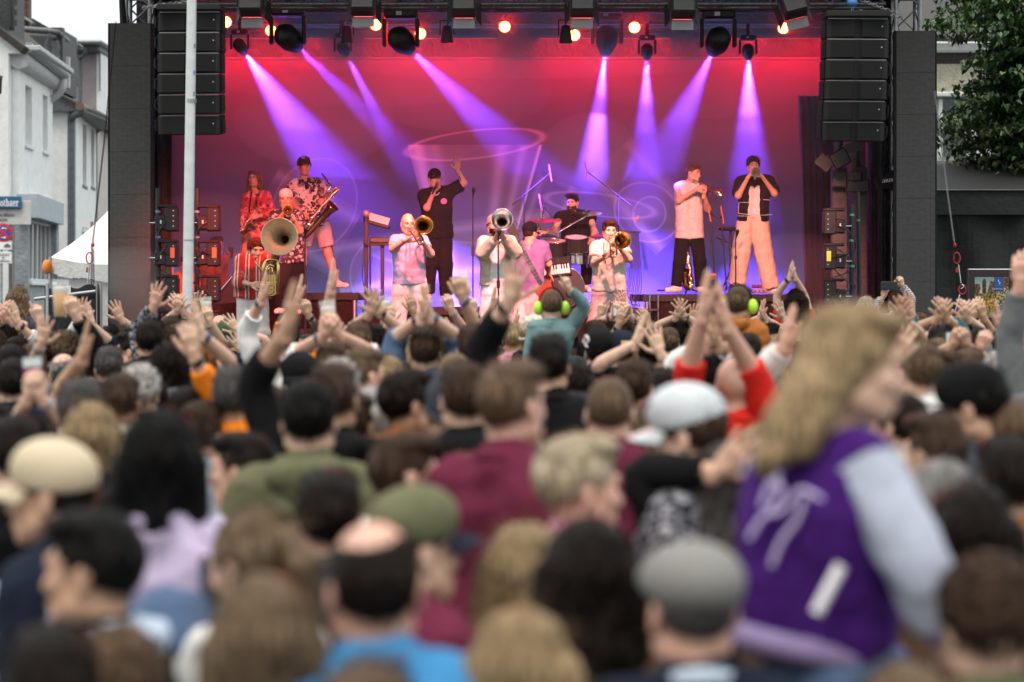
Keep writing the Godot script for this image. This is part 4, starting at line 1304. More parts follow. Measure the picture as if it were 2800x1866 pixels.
# path: mouthpiece, crook, body top, bow bottom, bell mouth; radii of the body grow along it
func saxophone(label: String, path: Array, r0: float, r1: float, rb: float, m: Material, keys := 9, group := "saxophones") -> void:
	var t := thing("saxophone", label, "saxophone", path[-1], group)
	var ps := smooth_path(path, 8)
	var rr := []
	for i in ps.size():
		var s := float(i) / (ps.size() - 1)
		var r := lerpf(r0, r1, s)
		if s > 0.84: r = lerpf(r, rb, pow((s - 0.84) / 0.16, 2.2))
		rr.append(r)
	wpart("body", Geo.new().tube(ps, rr, 16, false), m, t)
	var rim := []
	var dir: Vector3 = (ps[-1] - ps[-3]).normalized()
	var b := look(dir)
	for i in 20: rim.append(ps[-1] + b * Vector3(rb * cos(TAU * i / 20), 0, rb * sin(TAU * i / 20)))
	wpart("bell_rim", Geo.new().tube(rim, [0.005], 6, false, true), m, t)
	var mo: Vector3 = ps[0]
	wpart("mouthpiece", Geo.new().tube([mo, mo + (mo - ps[2]).normalized() * 0.07], [0.013, 0.006], 8), paint("ebonite", lin(0.01, 0.01, 0.01), 0.25), t)
	var out := Vector3(0.1, 0.0, 1.0).normalized()
	for k in keys:
		var i := int(lerpf(ps.size() * 0.28, ps.size() * 0.66, float(k) / maxi(keys - 1, 1)))
		var c: Vector3 = ps[i] + out * (rr[i] + 0.006) + Vector3(0.012 * (1 if k % 2 else -1), 0, 0)
		wpart("key", Geo.new().lathe(Transform3D(look(out), c), [Vector2(0.001, 0.006), Vector2(rr[i] * 0.62, 0.005), Vector2(rr[i] * 0.66, 0.0), Vector2(0.001, -0.002)], 12), m, t)
	var i0 := int(ps.size() * 0.25)
	var i1 := int(ps.size() * 0.68)
	wpart("key_rod", Geo.new().bar(ps[i0] + Vector3(rr[i0] + 0.012, 0, rr[i0]), ps[i1] + Vector3(rr[i1] + 0.012, 0, rr[i1]), 0.004), m, t)

func tuba(m: Material, bm: Material) -> void:
	crop = Vector2(400, 380)
	var d := 23.9
	var mouth := zp([1140, 838], d - 0.25)
	var t := thing("tuba", "brass tuba with a big pale forward-facing bell held by the player in stripes", "tuba", zp([1070, 1150], d - 0.2))
	wpart("bell", bell(mouth, Vector3(-0.06, 0.06, 1), 0.205, 0.42, 0.055, 2.6), bm, t)
	wpart("bell_throat", Geo.new().tube(smooth_path([mouth - Vector3(-0.03, 0.03, 0.42), zp([1150, 900], d + 0.22), zp([1120, 1000], d + 0.16), zp([1090, 1120], d - 0.02)], 5), [0.055, 0.06, 0.055, 0.05, 0.045, 0.042, 0.04], 12, false), m, t)
	for k: Array in [[[1005, 1280], [1000, 1120], [1030, 1050], [1085, 1035], [1125, 1060], [1130, 1130], [1115, 1330], 0.021], [[1030, 1290], [1025, 1130], [1050, 1085], [1085, 1090], [1095, 1140], [1080, 1290], 0.014], [[1050, 1180], [1045, 1120], [1070, 1100], [1080, 1140], [1065, 1220], 0.011], [[995, 1180], [1020, 1190], [1060, 1180], [1090, 1200], 0.011], [[1010, 1320], [1060, 1345], [1110, 1325], [1120, 1250], 0.022]]:
		var ps := []
		for i in k.size() - 1: ps.append(zp([k[i][0], k[i][1], -0.16 - 0.02 * (i % 2)], d))
		wpart("tube", Geo.new().tube(smooth_path(ps, 6), [k[-1]], 10), m, t)
	for k in 4:
		var p := zp([1035 + k * 22, 1180, -0.19], d)
		wpart("valve", Geo.new().bar(p, p - Vector3(0, 0.2, 0), 0.017, -1, 12), m, t)
		wpart("valve_cap", Geo.new().bar(p, p + Vector3(0, 0.014, 0), 0.02, -1, 12), m, t)
	for k in 5:
		var p := zp([1040 + (k % 2) * 18, 1235 + k * 18, -0.22], d)
		wpart("slide_loop", Geo.new().tube(smooth_path([p + Vector3(-0.05, 0, 0), p + Vector3(0.03, 0, 0.01), p + Vector3(0.05, -0.012, 0.01), p + Vector3(0.03, -0.025, 0.01), p + Vector3(-0.05, -0.025, 0)], 4), [0.008], 7), m, t)
	wpart("leadpipe", Geo.new().tube(smooth_path([zp([938, 1022, -0.1], d), zp([940, 1060, -0.2], d), zp([975, 1115, -0.2], d), zp([1000, 1150, -0.17], d)], 6), [0.009, 0.01, 0.011], 8), m, t)

func build_band() -> void:
	var V := func(x: float, y: float, z: float) -> Vector3: return Vector3(x, y, z)
	var ink := cloth("ink", lin(0.012, 0.012, 0.014), 1.0)
	var A := Vector2(400, 380)
	var B := Vector2(950, 380)
	var C := Vector2(1280, 380)
	var D := Vector2(1780, 380)
	var brass := metal("brass", lin(0.83, 0.57, 0.24), 0.2)
	var silver := metal("silver", lin(0.82, 0.8, 0.76), 0.16)
	var rose := metal("rose", lin(0.86, 0.55, 0.4), 0.2)
	var pink_trousers := cloth("white_trousers", lin(0.72, 0.68, 0.66), 0.9)
	# singer
	var t := figure("singer in a black T-shirt and cap with one arm raised, microphone at his mouth", 29.0, B, {"floor": 1.89, "head": [747, 350], "yaw": 0.35, "pitch": 0.05, "sl": [655, 480], "sr": [865, 458], "el": [680, 592, -0.12], "er": [1000, 378, -0.05], "wl": [742, 455, -0.2], "wr": [947, 262, -0.12],
		"hl": [722, 835], "hr": [830, 835], "kl": [705, 1080], "kr": [838, 1075, -0.05], "al": [690, 1340], "ar": [850, 1360], "handl": ["grip", V.call(0.35, 1, 0.2), V.call(1, -0.3, -0.2)], "handr": ["open", V.call(-0.15, 1, 0.1), V.call(-0.2, 0, 1)],
		"hat": ["cap", ink, ink], "hair": ["buzz", "brown"], "tone": "pink", "top": ["t_shirt", ink, 0.85, 0.035, 0.03], "bottom": ["trousers", ink, 1.95, 0.035], "brow": "brown"})
	crop = B
	wpart("chest_print", Geo.new().ball(zp([826, 535, -0.15], 29.0), Vector3(0.045, 0.04, 0.006), 10, 5), paint("pink_print", lin(0.75, 0.12, 0.42), 0.7), t)
	wpart("necklace", Geo.new().tube(smooth_path([zp([712, 440, -0.04], 29.0), zp([725, 470, -0.12], 29.0), zp([752, 484, -0.14], 29.0), zp([782, 470, -0.12], 29.0), zp([792, 440, -0.04], 29.0)]), [0.006], 6), paint("pearl", lin(0.75, 0.72, 0.68), 0.3), t)
	wpart("tattoo", Geo.new().tube([zp([958, 320, -0.15], 29.0), zp([972, 345, -0.16], 29.0)], [0.012], 6, true, false, 0.3), ink, t)
	mic_in_hand("handheld microphone in the singer's hand", zp([768, 388, -0.27], 29.0), zp([742, 440, -0.24], 29.0))
	# trombonist in lavender
	t = figure("bald trombonist in a lavender T-shirt and white trousers", 24.5, B, {"floor": 1.2, "head": [520, 735], "yaw": 0.25, "pitch": -0.1, "sl": [415, 872], "sr": [640, 872], "el": [388, 945, -0.3], "er": [715, 985, -0.15], "wl": [505, 872, -0.5], "wr": [632, 870, -0.38],
		"hl": [468, 1235], "hr": [600, 1235], "kl": [430, 1590], "kr": [665, 1580], "al": [400, 1900], "ar": [700, 1900], "handl": ["curl", V.call(1, -0.1, 0.2), V.call(0, 1, 0)], "handr": ["grip", V.call(-0.5, 0.9, 0.2), V.call(-0.3, 0, -1)],
		"tone": "pink", "top": ["t_shirt", cloth("lavender", lin(0.42, 0.40, 0.58), 0.7), 0.6, 0.016, 0.02], "bottom": ["trousers", pink_trousers, 1.95, 0.03], "brow": "light"})
	for s in [-1, 1]:
		for k in 3: wpart("sleeve_stripe", Geo.new().tube([zp([415 + 225 * int(s > 0) - 10 + 9 * k, 850, -0.062], 24.5), zp([400 + 250 * int(s > 0) - 10 + 9 * k, 895, -0.12], 24.5)], [0.0045], 4), paint("stripe_white", lin(0.75, 0.72, 0.75), 0.7), t)
	for k in 3: wpart("chest_logo", Geo.new().ball(zp([607 + (k - 1) * 11, 905 - (4 if k == 1 else 0), -0.125], 24.5), Vector3(0.007, 0.02, 0.004), 8, 5, Basis(Vector3.BACK, -0.5 * (k - 1))), paint("stripe_white", lin(0.75, 0.72, 0.75), 0.7), t)
	for k in 2: wpart("chest_logo", Geo.new().box(zp([607, 913 + k * 5, -0.128], 24.5), V.call(0.05 - 0.01 * k, 0.003, 0.003)), paint("stripe_white", lin(0.75, 0.72, 0.75), 0.7), t)
	trombone("gold trombone of the bald player, bell facing the crowd", zp([655, 740, -0.5], 24.5), V.call(0.12, 0.02, 1), zp([523, 765, -0.13], 24.5), zp([612, 905, -0.75], 24.5), 0.102, brass)
	# beige jacket
	t = figure("bearded horn player in an open beige jacket, face behind a silver bell", 24.5, C, {"floor": 1.2, "head": [228, 752], "pitch": 0.15, "yaw": 0.1, "sl": [140, 895], "sr": [355, 890], "el": [120, 985, -0.25], "er": [408, 975, -0.22], "wl": [232, 850, -0.38], "wr": [300, 838, -0.38],
		"hl": [195, 1240], "hr": [310, 1240], "kl": [165, 1590], "kr": [310, 1590], "al": [160, 1900], "ar": [320, 1900], "handl": ["grip", V.call(0.5, 1, 0.1), V.call(1, 0, -0.5)], "handr": ["grip", V.call(-0.4, 1, 0.1), V.call(-1, 0, -0.5)],
		"hat": ["beanie", cloth("clay", lin(0.35, 0.2, 0.16)), cloth("clay", lin(0.35, 0.2, 0.16))], "beard": "dark", "tone": "tan", "top": ["jacket", cloth("beige_jacket", lin(0.56, 0.5, 0.38), 1.1), 1.9, 0.028, 0.03], "open": true, "under": cloth("white_shirt", lin(0.75, 0.74, 0.74), 0.8), "bottom": ["trousers", pink_trousers, 1.95, 0.04]})
	trombone("silver trombone pointed straight at the crowd by the player in beige", zp([290, 690, -0.55], 24.5), V.call(0.0, 0.16, 1), zp([235, 780, -0.12], 24.5), zp([262, 900, -0.8], 24.5), 0.12, silver)
	# guitarist from behind
	t = figure("bass player in a purple shirt and backwards black cap, turned to the drums", 27.0, C, {"floor": 1.2, "head": [530, 815], "yaw": 2.6, "sl": [412, 930], "sr": [640, 915], "el": [400, 1080, 0.1], "er": [690, 1070, 0.1], "wl": [470, 1190, 0.25], "wr": [690, 1160, 0.3],
		"hl": [455, 1290], "hr": [585, 1290], "kl": [440, 1560], "kr": [590, 1560], "al": [430, 1830], "ar": [600, 1830], "handr": ["curl", V.call(0, -0.5, -1), V.call(0, -1, 0), true], "handl": ["curl", V.call(0.5, -0.5, -1), V.call(0, 0, 1), true],
		"hat": ["cap", ink, ink], "hair": ["buzz", "brown"], "tone": "pink", "top": ["polo_shirt", cloth("purple_shirt", lin(0.25, 0.16, 0.36), 0.7), 0.75, 0.022, 0.04], "bottom": ["trousers", pink_trousers, 1.95, 0.03], "toel": V.call(-0.05, 0, -0.17), "toer": V.call(0.05, 0, -0.17)})
	bass_guitar()
	# drummer
	t = figure("drummer in a black sleeveless hoodie behind the kit", 29.9, C, {"floor": 1.89, "head": [895, 548], "yaw": -0.35, "pitch": -0.15, "sl": [795, 665], "sr": [1045, 665], "el": [735, 790, -0.15], "er": [1085, 800, -0.15], "wl": [640, 800, -0.45], "wr": [1055, 860, -0.4],
		"hl": [860, 985], "hr": [980, 985], "kl": [820, 1030, -0.45], "kr": [1020, 1030, -0.45], "al": [830, 1270, -0.4], "ar": [1010, 1270, -0.4], "handl": ["grip", V.call(-1, 0.2, 0.6), V.call(0, -1, 0)], "handr": ["grip", V.call(0, 0, 1), V.call(0, -1, 0)],
		"hair": ["side", "dark"], "beard": "brown", "tone": "fair", "top": ["hoodie", ink, 0.25, 0.03, 0.05], "bottom": ["trousers", ink, 1.9, 0.02]})
	part("drum_stool", Geo.new().lathe(Transform3D(), [Vector2(0.001, 0.46), Vector2(0.17, 0.45), Vector2(0.18, 0.42), Vector2(0.03, 0.39), Vector2(0.03, 0.04), Vector2(0.2, 0.0), Vector2(0.001, 0.0)], 16), ink, null, Transform3D(Basis(), Vector3(at(1573, 0, 29.9).x, 1.89, -29.9)))
	tag(get_child(get_child_count() - 1), "round black stool the drummer sits on", "stool")
	drum_kit()
	# trombonist in beige T-shirt
	t = figure("trombonist in a pale beige T-shirt with a long necklace and rose trousers", 24.5, C, {"floor": 1.2, "head": [1215, 800], "yaw": 0.15, "pitch": 0.02, "sl": [1098, 925], "sr": [1312, 920], "el": [1088, 1060, -0.12], "er": [1378, 1030, -0.15], "wl": [1195, 1000, -0.42], "wr": [1290, 925, -0.32],
		"hl": [1150, 1290], "hr": [1270, 1290], "kl": [1095, 1590], "kr": [1330, 1590], "al": [1060, 1900], "ar": [1370, 1900], "handl": ["grip", V.call(0.7, 0.7, 0.2), V.call(0.3, -0.3, 1)], "handr": ["grip", V.call(-0.8, 0.7, 0.3), V.call(0, 0, -1)],
		"hair": ["short", "brown"], "tone": "pink", "top": ["t_shirt", cloth("sand", lin(0.56, 0.5, 0.42), 0.9), 0.7, 0.022, 0.03], "bottom": ["trousers", cloth("rose_trousers", lin(0.5, 0.36, 0.35), 0.9), 1.95, 0.04], "brow": "brown"})
	crop = C
	wpart("necklace", Geo.new().tube(smooth_path([zp([1165, 880, -0.1], 24.5), zp([1165, 960, -0.135], 24.5), zp([1180, 1060, -0.14], 24.5), zp([1205, 1085, -0.14], 24.5), zp([1235, 1050, -0.14], 24.5), zp([1250, 960, -0.14], 24.5), zp([1258, 880, -0.1], 24.5)], 5), [0.005], 5), paint("wood_bead", lin(0.08, 0.05, 0.035), 0.5), t)
	wpart("watch", Geo.new().tube([zp([1168, 985, -0.42], 24.5), zp([1178, 1002, -0.42], 24.5)], [0.036], 10), paint("watch", lin(0.1, 0.1, 0.1), 0.3, 0.5), t)
	trombone("gold trombone with a dark bell throat held by the player in beige", zp([1325, 870, -0.48], 24.5), V.call(0.25, 0.05, 1), zp([1212, 838, -0.13], 24.5), zp([1225, 1010, -0.72], 24.5), 0.098, brass)
	# trumpeter in tank top
	t = figure("trumpeter in a white tank top and black track trousers on the right riser", 29.3, D, {"floor": 2.07, "head": [362, 297], "yaw": 0.95, "pitch": -0.1, "sl": [232, 408], "sr": [420, 412, 0.05], "el": [240, 528, -0.15], "er": [488, 600, -0.1], "wl": [395, 432, -0.3], "wr": [455, 485, -0.3],
		"hl": [275, 815], "hr": [385, 815], "kl": [245, 1060], "kr": [420, 1045], "al": [215, 1270], "ar": [425, 1275], "handl": ["curl", V.call(1, 0.3, 0.3), V.call(0, -0.3, 1)], "handr": ["grip", V.call(0.2, 1, 0.2), V.call(-1, 0, 0.4)],
		"hair": ["fade", "rusty"], "tone": "fair", "top": ["tank_top", cloth("tank", lin(0.7, 0.62, 0.62), 0.9), 0.0, 0.02, 0.07], "bottom": ["track_trousers", ink, 1.97, 0.02], "brow": "light", "toel": V.call(-0.15, 0, 0.1), "toer": V.call(0.05, 0, 0.17)})
	crop = D
	trumpet("silver trumpet of the player in the tank top", zp([592, 470, -0.42], 29.3), zp([388, 362, -0.16], 29.3), 0.06, rose)
	# trumpeter in black vest jacket
	t = figure("trumpeter in an open short-sleeved black jacket and wide cream trousers", 29.2, D, {"floor": 2.07, "head": [880, 240], "yaw": 0.0, "pitch": 0.08, "sl": [775, 372], "sr": [1000, 362], "el": [748, 488, -0.2], "er": [1062, 468, -0.2], "wl": [838, 325, -0.28], "wr": [958, 330, -0.28],
		"hl": [815, 700], "hr": [935, 700], "kl": [775, 960], "kr": [965, 970], "al": [740, 1265], "ar": [1035, 1290], "handl": ["grip", V.call(0.6, 0.9, 0.1), V.call(1, -0.3, -0.2)], "handr": ["grip", V.call(-0.6, 0.9, 0.1), V.call(-1, -0.3, -0.2)],
		"hair": ["curly", "black"], "tone": "fair", "top": ["jacket", cloth("night", lin(0.014, 0.014, 0.022), 1.0), 0.85, 0.04, 0.02], "open": true, "under": cloth("white_shirt", lin(0.75, 0.74, 0.74), 0.8), "bottom": ["trousers", cloth("cream_trousers", lin(0.68, 0.58, 0.48), 0.8), 1.98, 0.06], "toer": V.call(0.15, 0, 0.1)})
	for k: Array in [[760, 545, 850, 545], [755, 640, 845, 650], [755, 545, 750, 645], [852, 545, 848, 650], [965, 520, 1020, 525], [740, 660, 890, 665], [945, 655, 1040, 650]]:
		wpart("seam", Geo.new().bar(zp([k[0], k[1], -0.155], 29.2), zp([k[2], k[3], -0.155], 29.2), 0.0035, -1, 4), paint("stripe_white", lin(0.75, 0.72, 0.75), 0.7), t)
	trumpet("trumpet pointed straight at the crowd by the player in the black jacket", zp([902, 288, -0.62], 29.2), zp([885, 292, -0.16], 29.2), 0.062, silver)
	# saxophonist
	var floral := pattern_cloth("floral", Color(0.42, 0.05, 0.07), Color(0.75, 0.3, 0.3), Color(0.1, 0.03, 0.08), 0.05)
	t = figure("woman saxophonist in a red patterned blouse and pink trousers", 29.2, A, {"floor": 2.09, "head": [925, 350], "kind": "f", "yaw": -0.25, "pitch": 0.12, "sl": [868, 490], "sr": [1025, 492], "el": [845, 625, -0.12], "er": [1080, 628, -0.1], "wl": [822, 690, -0.28], "wr": [965, 660, -0.3],
		"hl": [895, 800], "hr": [1000, 800], "kl": [870, 1030], "kr": [1010, 1030], "al": [850, 1260], "ar": [1020, 1260], "handl": ["curl", V.call(0, -1, 0.4), V.call(1, 0, 0.2)], "handr": ["curl", V.call(-1, -0.1, 0.3), V.call(0, -0.2, -1)],
		"hair": ["bob", "ash"], "tone": "pink", "top": ["blouse", floral, 1.85, 0.02, 0.0], "bottom": ["trousers", cloth("pink_slacks", lin(0.62, 0.26, 0.26), 0.9), 1.95, 0.05], "k": 0.95})
	crop = A
	wpart("neck_strap", Geo.new().tube(smooth_path([zp([905, 440, -0.03], 29.2), zp([893, 520, -0.14], 29.2), zp([885, 640, -0.2], 29.2), zp([940, 520, -0.15], 29.2), zp([975, 430, -0.03], 29.2)]), [0.012], 5, true, false, 0.3), ink, t)
	saxophone("alto saxophone held low by the woman in the red blouse", [zp([945, 555, -0.25], 29.2), zp([948, 590, -0.28], 29.2), zp([935, 620, -0.28], 29.2), zp([880, 690, -0.3], 29.2), zp([825, 770, -0.32], 29.2), zp([820, 800, -0.36], 29.2), zp([850, 800, -0.42], 29.2), zp([898, 752, -0.5], 29.2)], 0.009, 0.036, 0.062, rose)
	# baritone saxophonist
	var mono := pattern_cloth("mono", Color(0.72, 0.68, 0.7), Color(0.72, 0.68, 0.7), Color(0.012, 0.012, 0.015), 0.055)
	t = figure("tall saxophonist in a black and white patterned shirt, pale shorts and black cap", 29.4, A, {"floor": 2.09, "head": [1352, 245], "yaw": 0.45, "pitch": 0.15, "sl": [1260, 395], "sr": [1470, 385], "el": [1240, 540, -0.05], "er": [1565, 500, -0.1], "wl": [1330, 640, -0.3], "wr": [1545, 560, -0.3],
		"hl": [1375, 740], "hr": [1505, 740], "kl": [1340, 980], "kr": [1560, 990], "al": [1330, 1230], "ar": [1635, 1230], "handr": ["grip", V.call(-0.6, 0.3, 0.3), V.call(-0.5, 0, -1)], "handl": ["grip", V.call(0.8, -0.5, 0.3), V.call(0, 0, 1)],
		"hat": ["cap", ink, ink], "hair": ["buzz", "brown"], "tone": "pink", "top": ["shirt", mono, 0.85, 0.035, 0.02], "bottom": ["shorts", cloth("pale_shorts", lin(0.55, 0.45, 0.5), 0.9), 0.75, 0.04], "k": 1.03, "toer": V.call(0.16, 0, 0.08)})
	crop = A
	wpart("cap_emblem", Geo.new().tube(smooth_path([zp([1328, 165, -0.11], 29.4), zp([1336, 152, -0.11], 29.4), zp([1344, 168, -0.115], 29.4), zp([1352, 152, -0.11], 29.4), zp([1360, 168, -0.1], 29.4)], 3), [0.004], 4), paint("stripe_white", lin(0.75, 0.72, 0.75), 0.7), t)
	saxophone("big baritone saxophone slung across the tall player in the cap", [zp([1525, 325, -0.2], 29.4), zp([1560, 375, -0.26], 29.4), zp([1580, 410, -0.28], 29.4), zp([1545, 460, -0.3], 29.4), zp([1645, 425, -0.32], 29.4), zp([1560, 520, -0.34], 29.4), zp([1440, 660, -0.36], 29.4), zp([1345, 800, -0.36], 29.4), zp([1350, 840, -0.4], 29.4), zp([1400, 800, -0.42], 29.4), zp([1520, 665, -0.46], 29.4), zp([1600, 575, -0.52], 29.4)], 0.012, 0.047, 0.09, rose, 12)
	# trumpeter with the backwards cap
	var dots := pattern_cloth("dots", Color(0.03, 0.028, 0.035), Color(0.03, 0.028, 0.035), Color(0.55, 0.5, 0.52), 0.03)
	t = figure("trumpeter in a speckled shirt and backwards pale cap above the tuba bell", 27.0, A, {"floor": 1.62, "head": [1195, 528], "yaw": 0.05, "pitch": 0.0, "sl": [1115, 662], "sr": [1290, 662], "el": [1075, 750, -0.15], "er": [1318, 790, -0.12], "wl": [1165, 655, -0.28], "wr": [1255, 672, -0.28],
		"hl": [1165, 1010], "hr": [1270, 1010], "kl": [1160, 1230], "kr": [1280, 1230], "al": [1155, 1450], "ar": [1285, 1450], "handl": ["grip", V.call(0.6, 0.9, 0.1), V.call(1, -0.3, -0.2)], "handr": ["grip", V.call(-0.5, 0.9, 0.1), V.call(-1, -0.3, -0.2)],
		"hat": ["cap_back", cloth("putty", lin(0.62, 0.58, 0.55)), cloth("putty", lin(0.62, 0.58, 0.55))], "hair": ["buzz", "dark"], "tone": "tan", "top": ["shirt", dots, 0.8, 0.035, 0.08], "bottom": ["trousers", ink, 1.95, 0.05]})
	crop = A
	trumpet("trumpet pointed at the crowd by the player in the backwards cap", zp([1215, 612, -0.55], 27.0), zp([1198, 588, -0.13], 27.0), 0.062, brass)
	# tuba player
	var stripes := stripe_cloth()
	t = figure("tuba player with curly auburn hair in a red and white striped sweater", 24.1, A, {"floor": 1.2, "head": [940, 962], "yaw": 0.4, "pitch": -0.1, "sl": [822, 1050], "sr": [1010, 1055], "el": [795, 1225, -0.1], "er": [1060, 1200, -0.1], "wl": [905, 1250, -0.3], "wr": [1085, 1260, -0.32],
		"hl": [852, 1370], "hr": [965, 1370], "kl": [850, 1650], "kr": [985, 1650], "al": [850, 1910], "ar": [1000, 1910], "handl": ["curl", V.call(1, -0.1, 0.1), V.call(0.2, 0, 1)], "handr": ["grip", V.call(-0.4, -0.6, 0.3), V.call(-1, 0, 0)],
		"hair": ["curly", "auburn"], "tone": "fair", "top": ["sweater", stripes, 1.4, 0.035, 0.0], "bottom": ["trousers", pink_trousers, 1.95, 0.03], "brow": "auburn"})
	tuba(brass, worn("lacquer", lin(0.7, 0.64, 0.42), 0.42, 6.0, 0.06, 0.25, 0.45))
	# stagehand at the left with a phone
	t = figure("stagehand at the left edge of the stage filming with a phone", 30.8, A, {"floor": 1.2, "head": [605, 915], "yaw": 0.9, "sl": [500, 1060], "sr": [660, 1050], "el": [500, 1190], "er": [620, 1130, -0.2], "wl": [520, 1280], "wr": [690, 1035, -0.35],
		"hl": [530, 1380], "hr": [640, 1380], "kl": [525, 1600], "kr": [645, 1600], "al": [520, 1780], "ar": [650, 1780], "handr": ["grip", V.call(0.5, 1, 0), V.call(-1, 0, 0.3)], "hair": ["short", "dark"], "tone": "pink", "top": ["t_shirt", cloth("rust", lin(0.4, 0.12, 0.08)), 0.6, 0.02, 0.03], "bottom": ["trousers", ink, 1.9, 0.02]}, "people backstage")
	phone("black phone held up by the stagehand at the left edge", zp([722, 975, -0.36], 30.8), Basis(Vector3.BACK, -0.1), 0.075, 0.15, false)
	t = figure("person in orange half hidden behind the white pole at the stage edge", 30.0, A, {"floor": 1.2, "head": [345, 1090], "yaw": -0.4, "sl": [260, 1200], "sr": [400, 1200], "el": [285, 1290], "er": [420, 1330], "wl": [300, 1370], "wr": [390, 1400], "hl": [280, 1480], "hr": [380, 1480], "kl": [270, 1650], "kr": [390, 1650], "al": [270, 1810], "ar": [390, 1810],
		"hair": ["short", "brown"], "tone": "pink", "top": ["sweatshirt", cloth("orange", lin(0.75, 0.2, 0.03)), 1.9, 0.03, 0.03], "bottom": ["trousers", ink, 1.9, 0.02]}, "people backstage")

func pattern_cloth(key: String, a: Color, b: Color, c: Color, size: float) -> StandardMaterial3D:
	var m := cloth(key, Color.WHITE, 0.7)
	var im := Image.create(128, 128, false, Image.FORMAT_RGB8)
	var f1 := FastNoiseLite.new(); f1.seed = hash(key) % 1000; f1.noise_type = FastNoiseLite.TYPE_CELLULAR; f1.frequency = 0.06; f1.cellular_return_type = FastNoiseLite.RETURN_DISTANCE2_SUB
	var i1 := f1.get_seamless_image(128, 128)
	var f2 := FastNoiseLite.new(); f2.seed = 5; f2.frequency = 0.03
	var i2 := f2.get_seamless_image(128, 128)
	for y in 128:
		for x in 128:
			var v := i1.get_pixel(x, y).r
			var w := i2.get_pixel(x, y).r
			var o := c if v > (0.27 if key == "mono" else 0.42) + (w - 0.5) * 0.5 else (a if w > 0.5 else b)
			im.set_pixel(x, y, o.linear_to_srgb())
	m.albedo_texture = ImageTexture.create_from_image(im)
	m.uv1_scale = Vector3.ONE / (size * 14.0)
	return m

func stripe_cloth() -> StandardMaterial3D:   # knitted in vertical bands
	var m := cloth("knit_stripes", Color.WHITE, 0.8)
	var im := Image.create(64, 8, false, Image.FORMAT_RGB8)
	for x in 64:
		var k := (x * 1.0 / 64.0) * 2.0
		var q := fmod(k, 1.0)
		var c := Color(0.4, 0.035, 0.03) if q < 0.42 or (q > 0.56 and q < 0.7) or q > 0.84 else Color(0.66, 0.56, 0.5)
		for y in 8: im.set_pixel(x, y, c.linear_to_srgb())
	m.albedo_texture = ImageTexture.create_from_image(im)
	m.uv1_scale = Vector3.ONE * 4.2
	return m

func mic_in_hand(label: String, head: Vector3, tail: Vector3) -> void:
	var t := thing("microphone", label, "microphone", tail)
	var dir := (head - tail).normalized()
	wpart("grip", Geo.new().bar(tail - dir * 0.06, head - dir * 0.03, 0.011, 0.019, 10), paint("mic_black", lin(0.01, 0.01, 0.01), 0.4), t)
	wpart("grille", Geo.new().ball(head, Vector3.ONE * 0.026, 12, 8), paint("mic_grille", lin(0.2, 0.2, 0.2), 0.35, 0.9), t)

func phone(label: String, p: Vector3, b: Basis, w: float, h: float, lit := true) -> void:
	var t := thing("mobile_phone", label, "phone", p, "phones held up")
	t.basis = b
	part("case", Geo.new().box(Vector3.ZERO, Vector3(w, h, 0.009), Basis(), 0.004), paint("phone_case", lin(0.012, 0.012, 0.014), 0.25), t)
	if lit:   # the screen faces the holder and shows the stage
		var m := paint("phone_screen", Color(0.02, 0.02, 0.02), 0.15)
		if not m.emission_enabled:
			var im := Image.create(32, 64, false, Image.FORMAT_RGB8)
			var fn := FastNoiseLite.new(); fn.seed = 8; fn.frequency = 0.09
			for y in 64:
				for x in 32:
					var v := fn.get_noise_2d(x, y)
					var c := Color(0.55, 0.5, 0.45) * (0.6 + 0.5 * v)
					if y > 18 and y < 40: c = Color(0.65, 0.1, 0.5) * (0.8 + 0.6 * v)
					if y < 16: c = Color(0.75, 0.78, 0.75)
					c.a = 1.0
					im.set_pixel(x, y, c)
			m.emission_enabled = true; m.emission = Color(1, 1, 1); m.emission_operator = BaseMaterial3D.EMISSION_OP_MULTIPLY
			m.emission_texture = ImageTexture.create_from_image(im); m.emission_energy_multiplier = 0.7
		var g := Geo.new().quad(Vector3(-w / 2 + 0.004, -h / 2 + 0.005, 0.006), Vector3(w / 2 - 0.004, -h / 2 + 0.005, 0.006), Vector3(w / 2 - 0.004, h / 2 - 0.005, 0.006), Vector3(-w / 2 + 0.004, h / 2 - 0.005, 0.006))
		part("screen", g, m, t)
	else:
		part("camera_bump", Geo.new().box(Vector3(-w * 0.22, h * 0.33, 0.006), Vector3(w * 0.4, h * 0.2, 0.006), Basis(), 0.002), paint("phone_case", lin(0.012, 0.012, 0.014), 0.25), t)

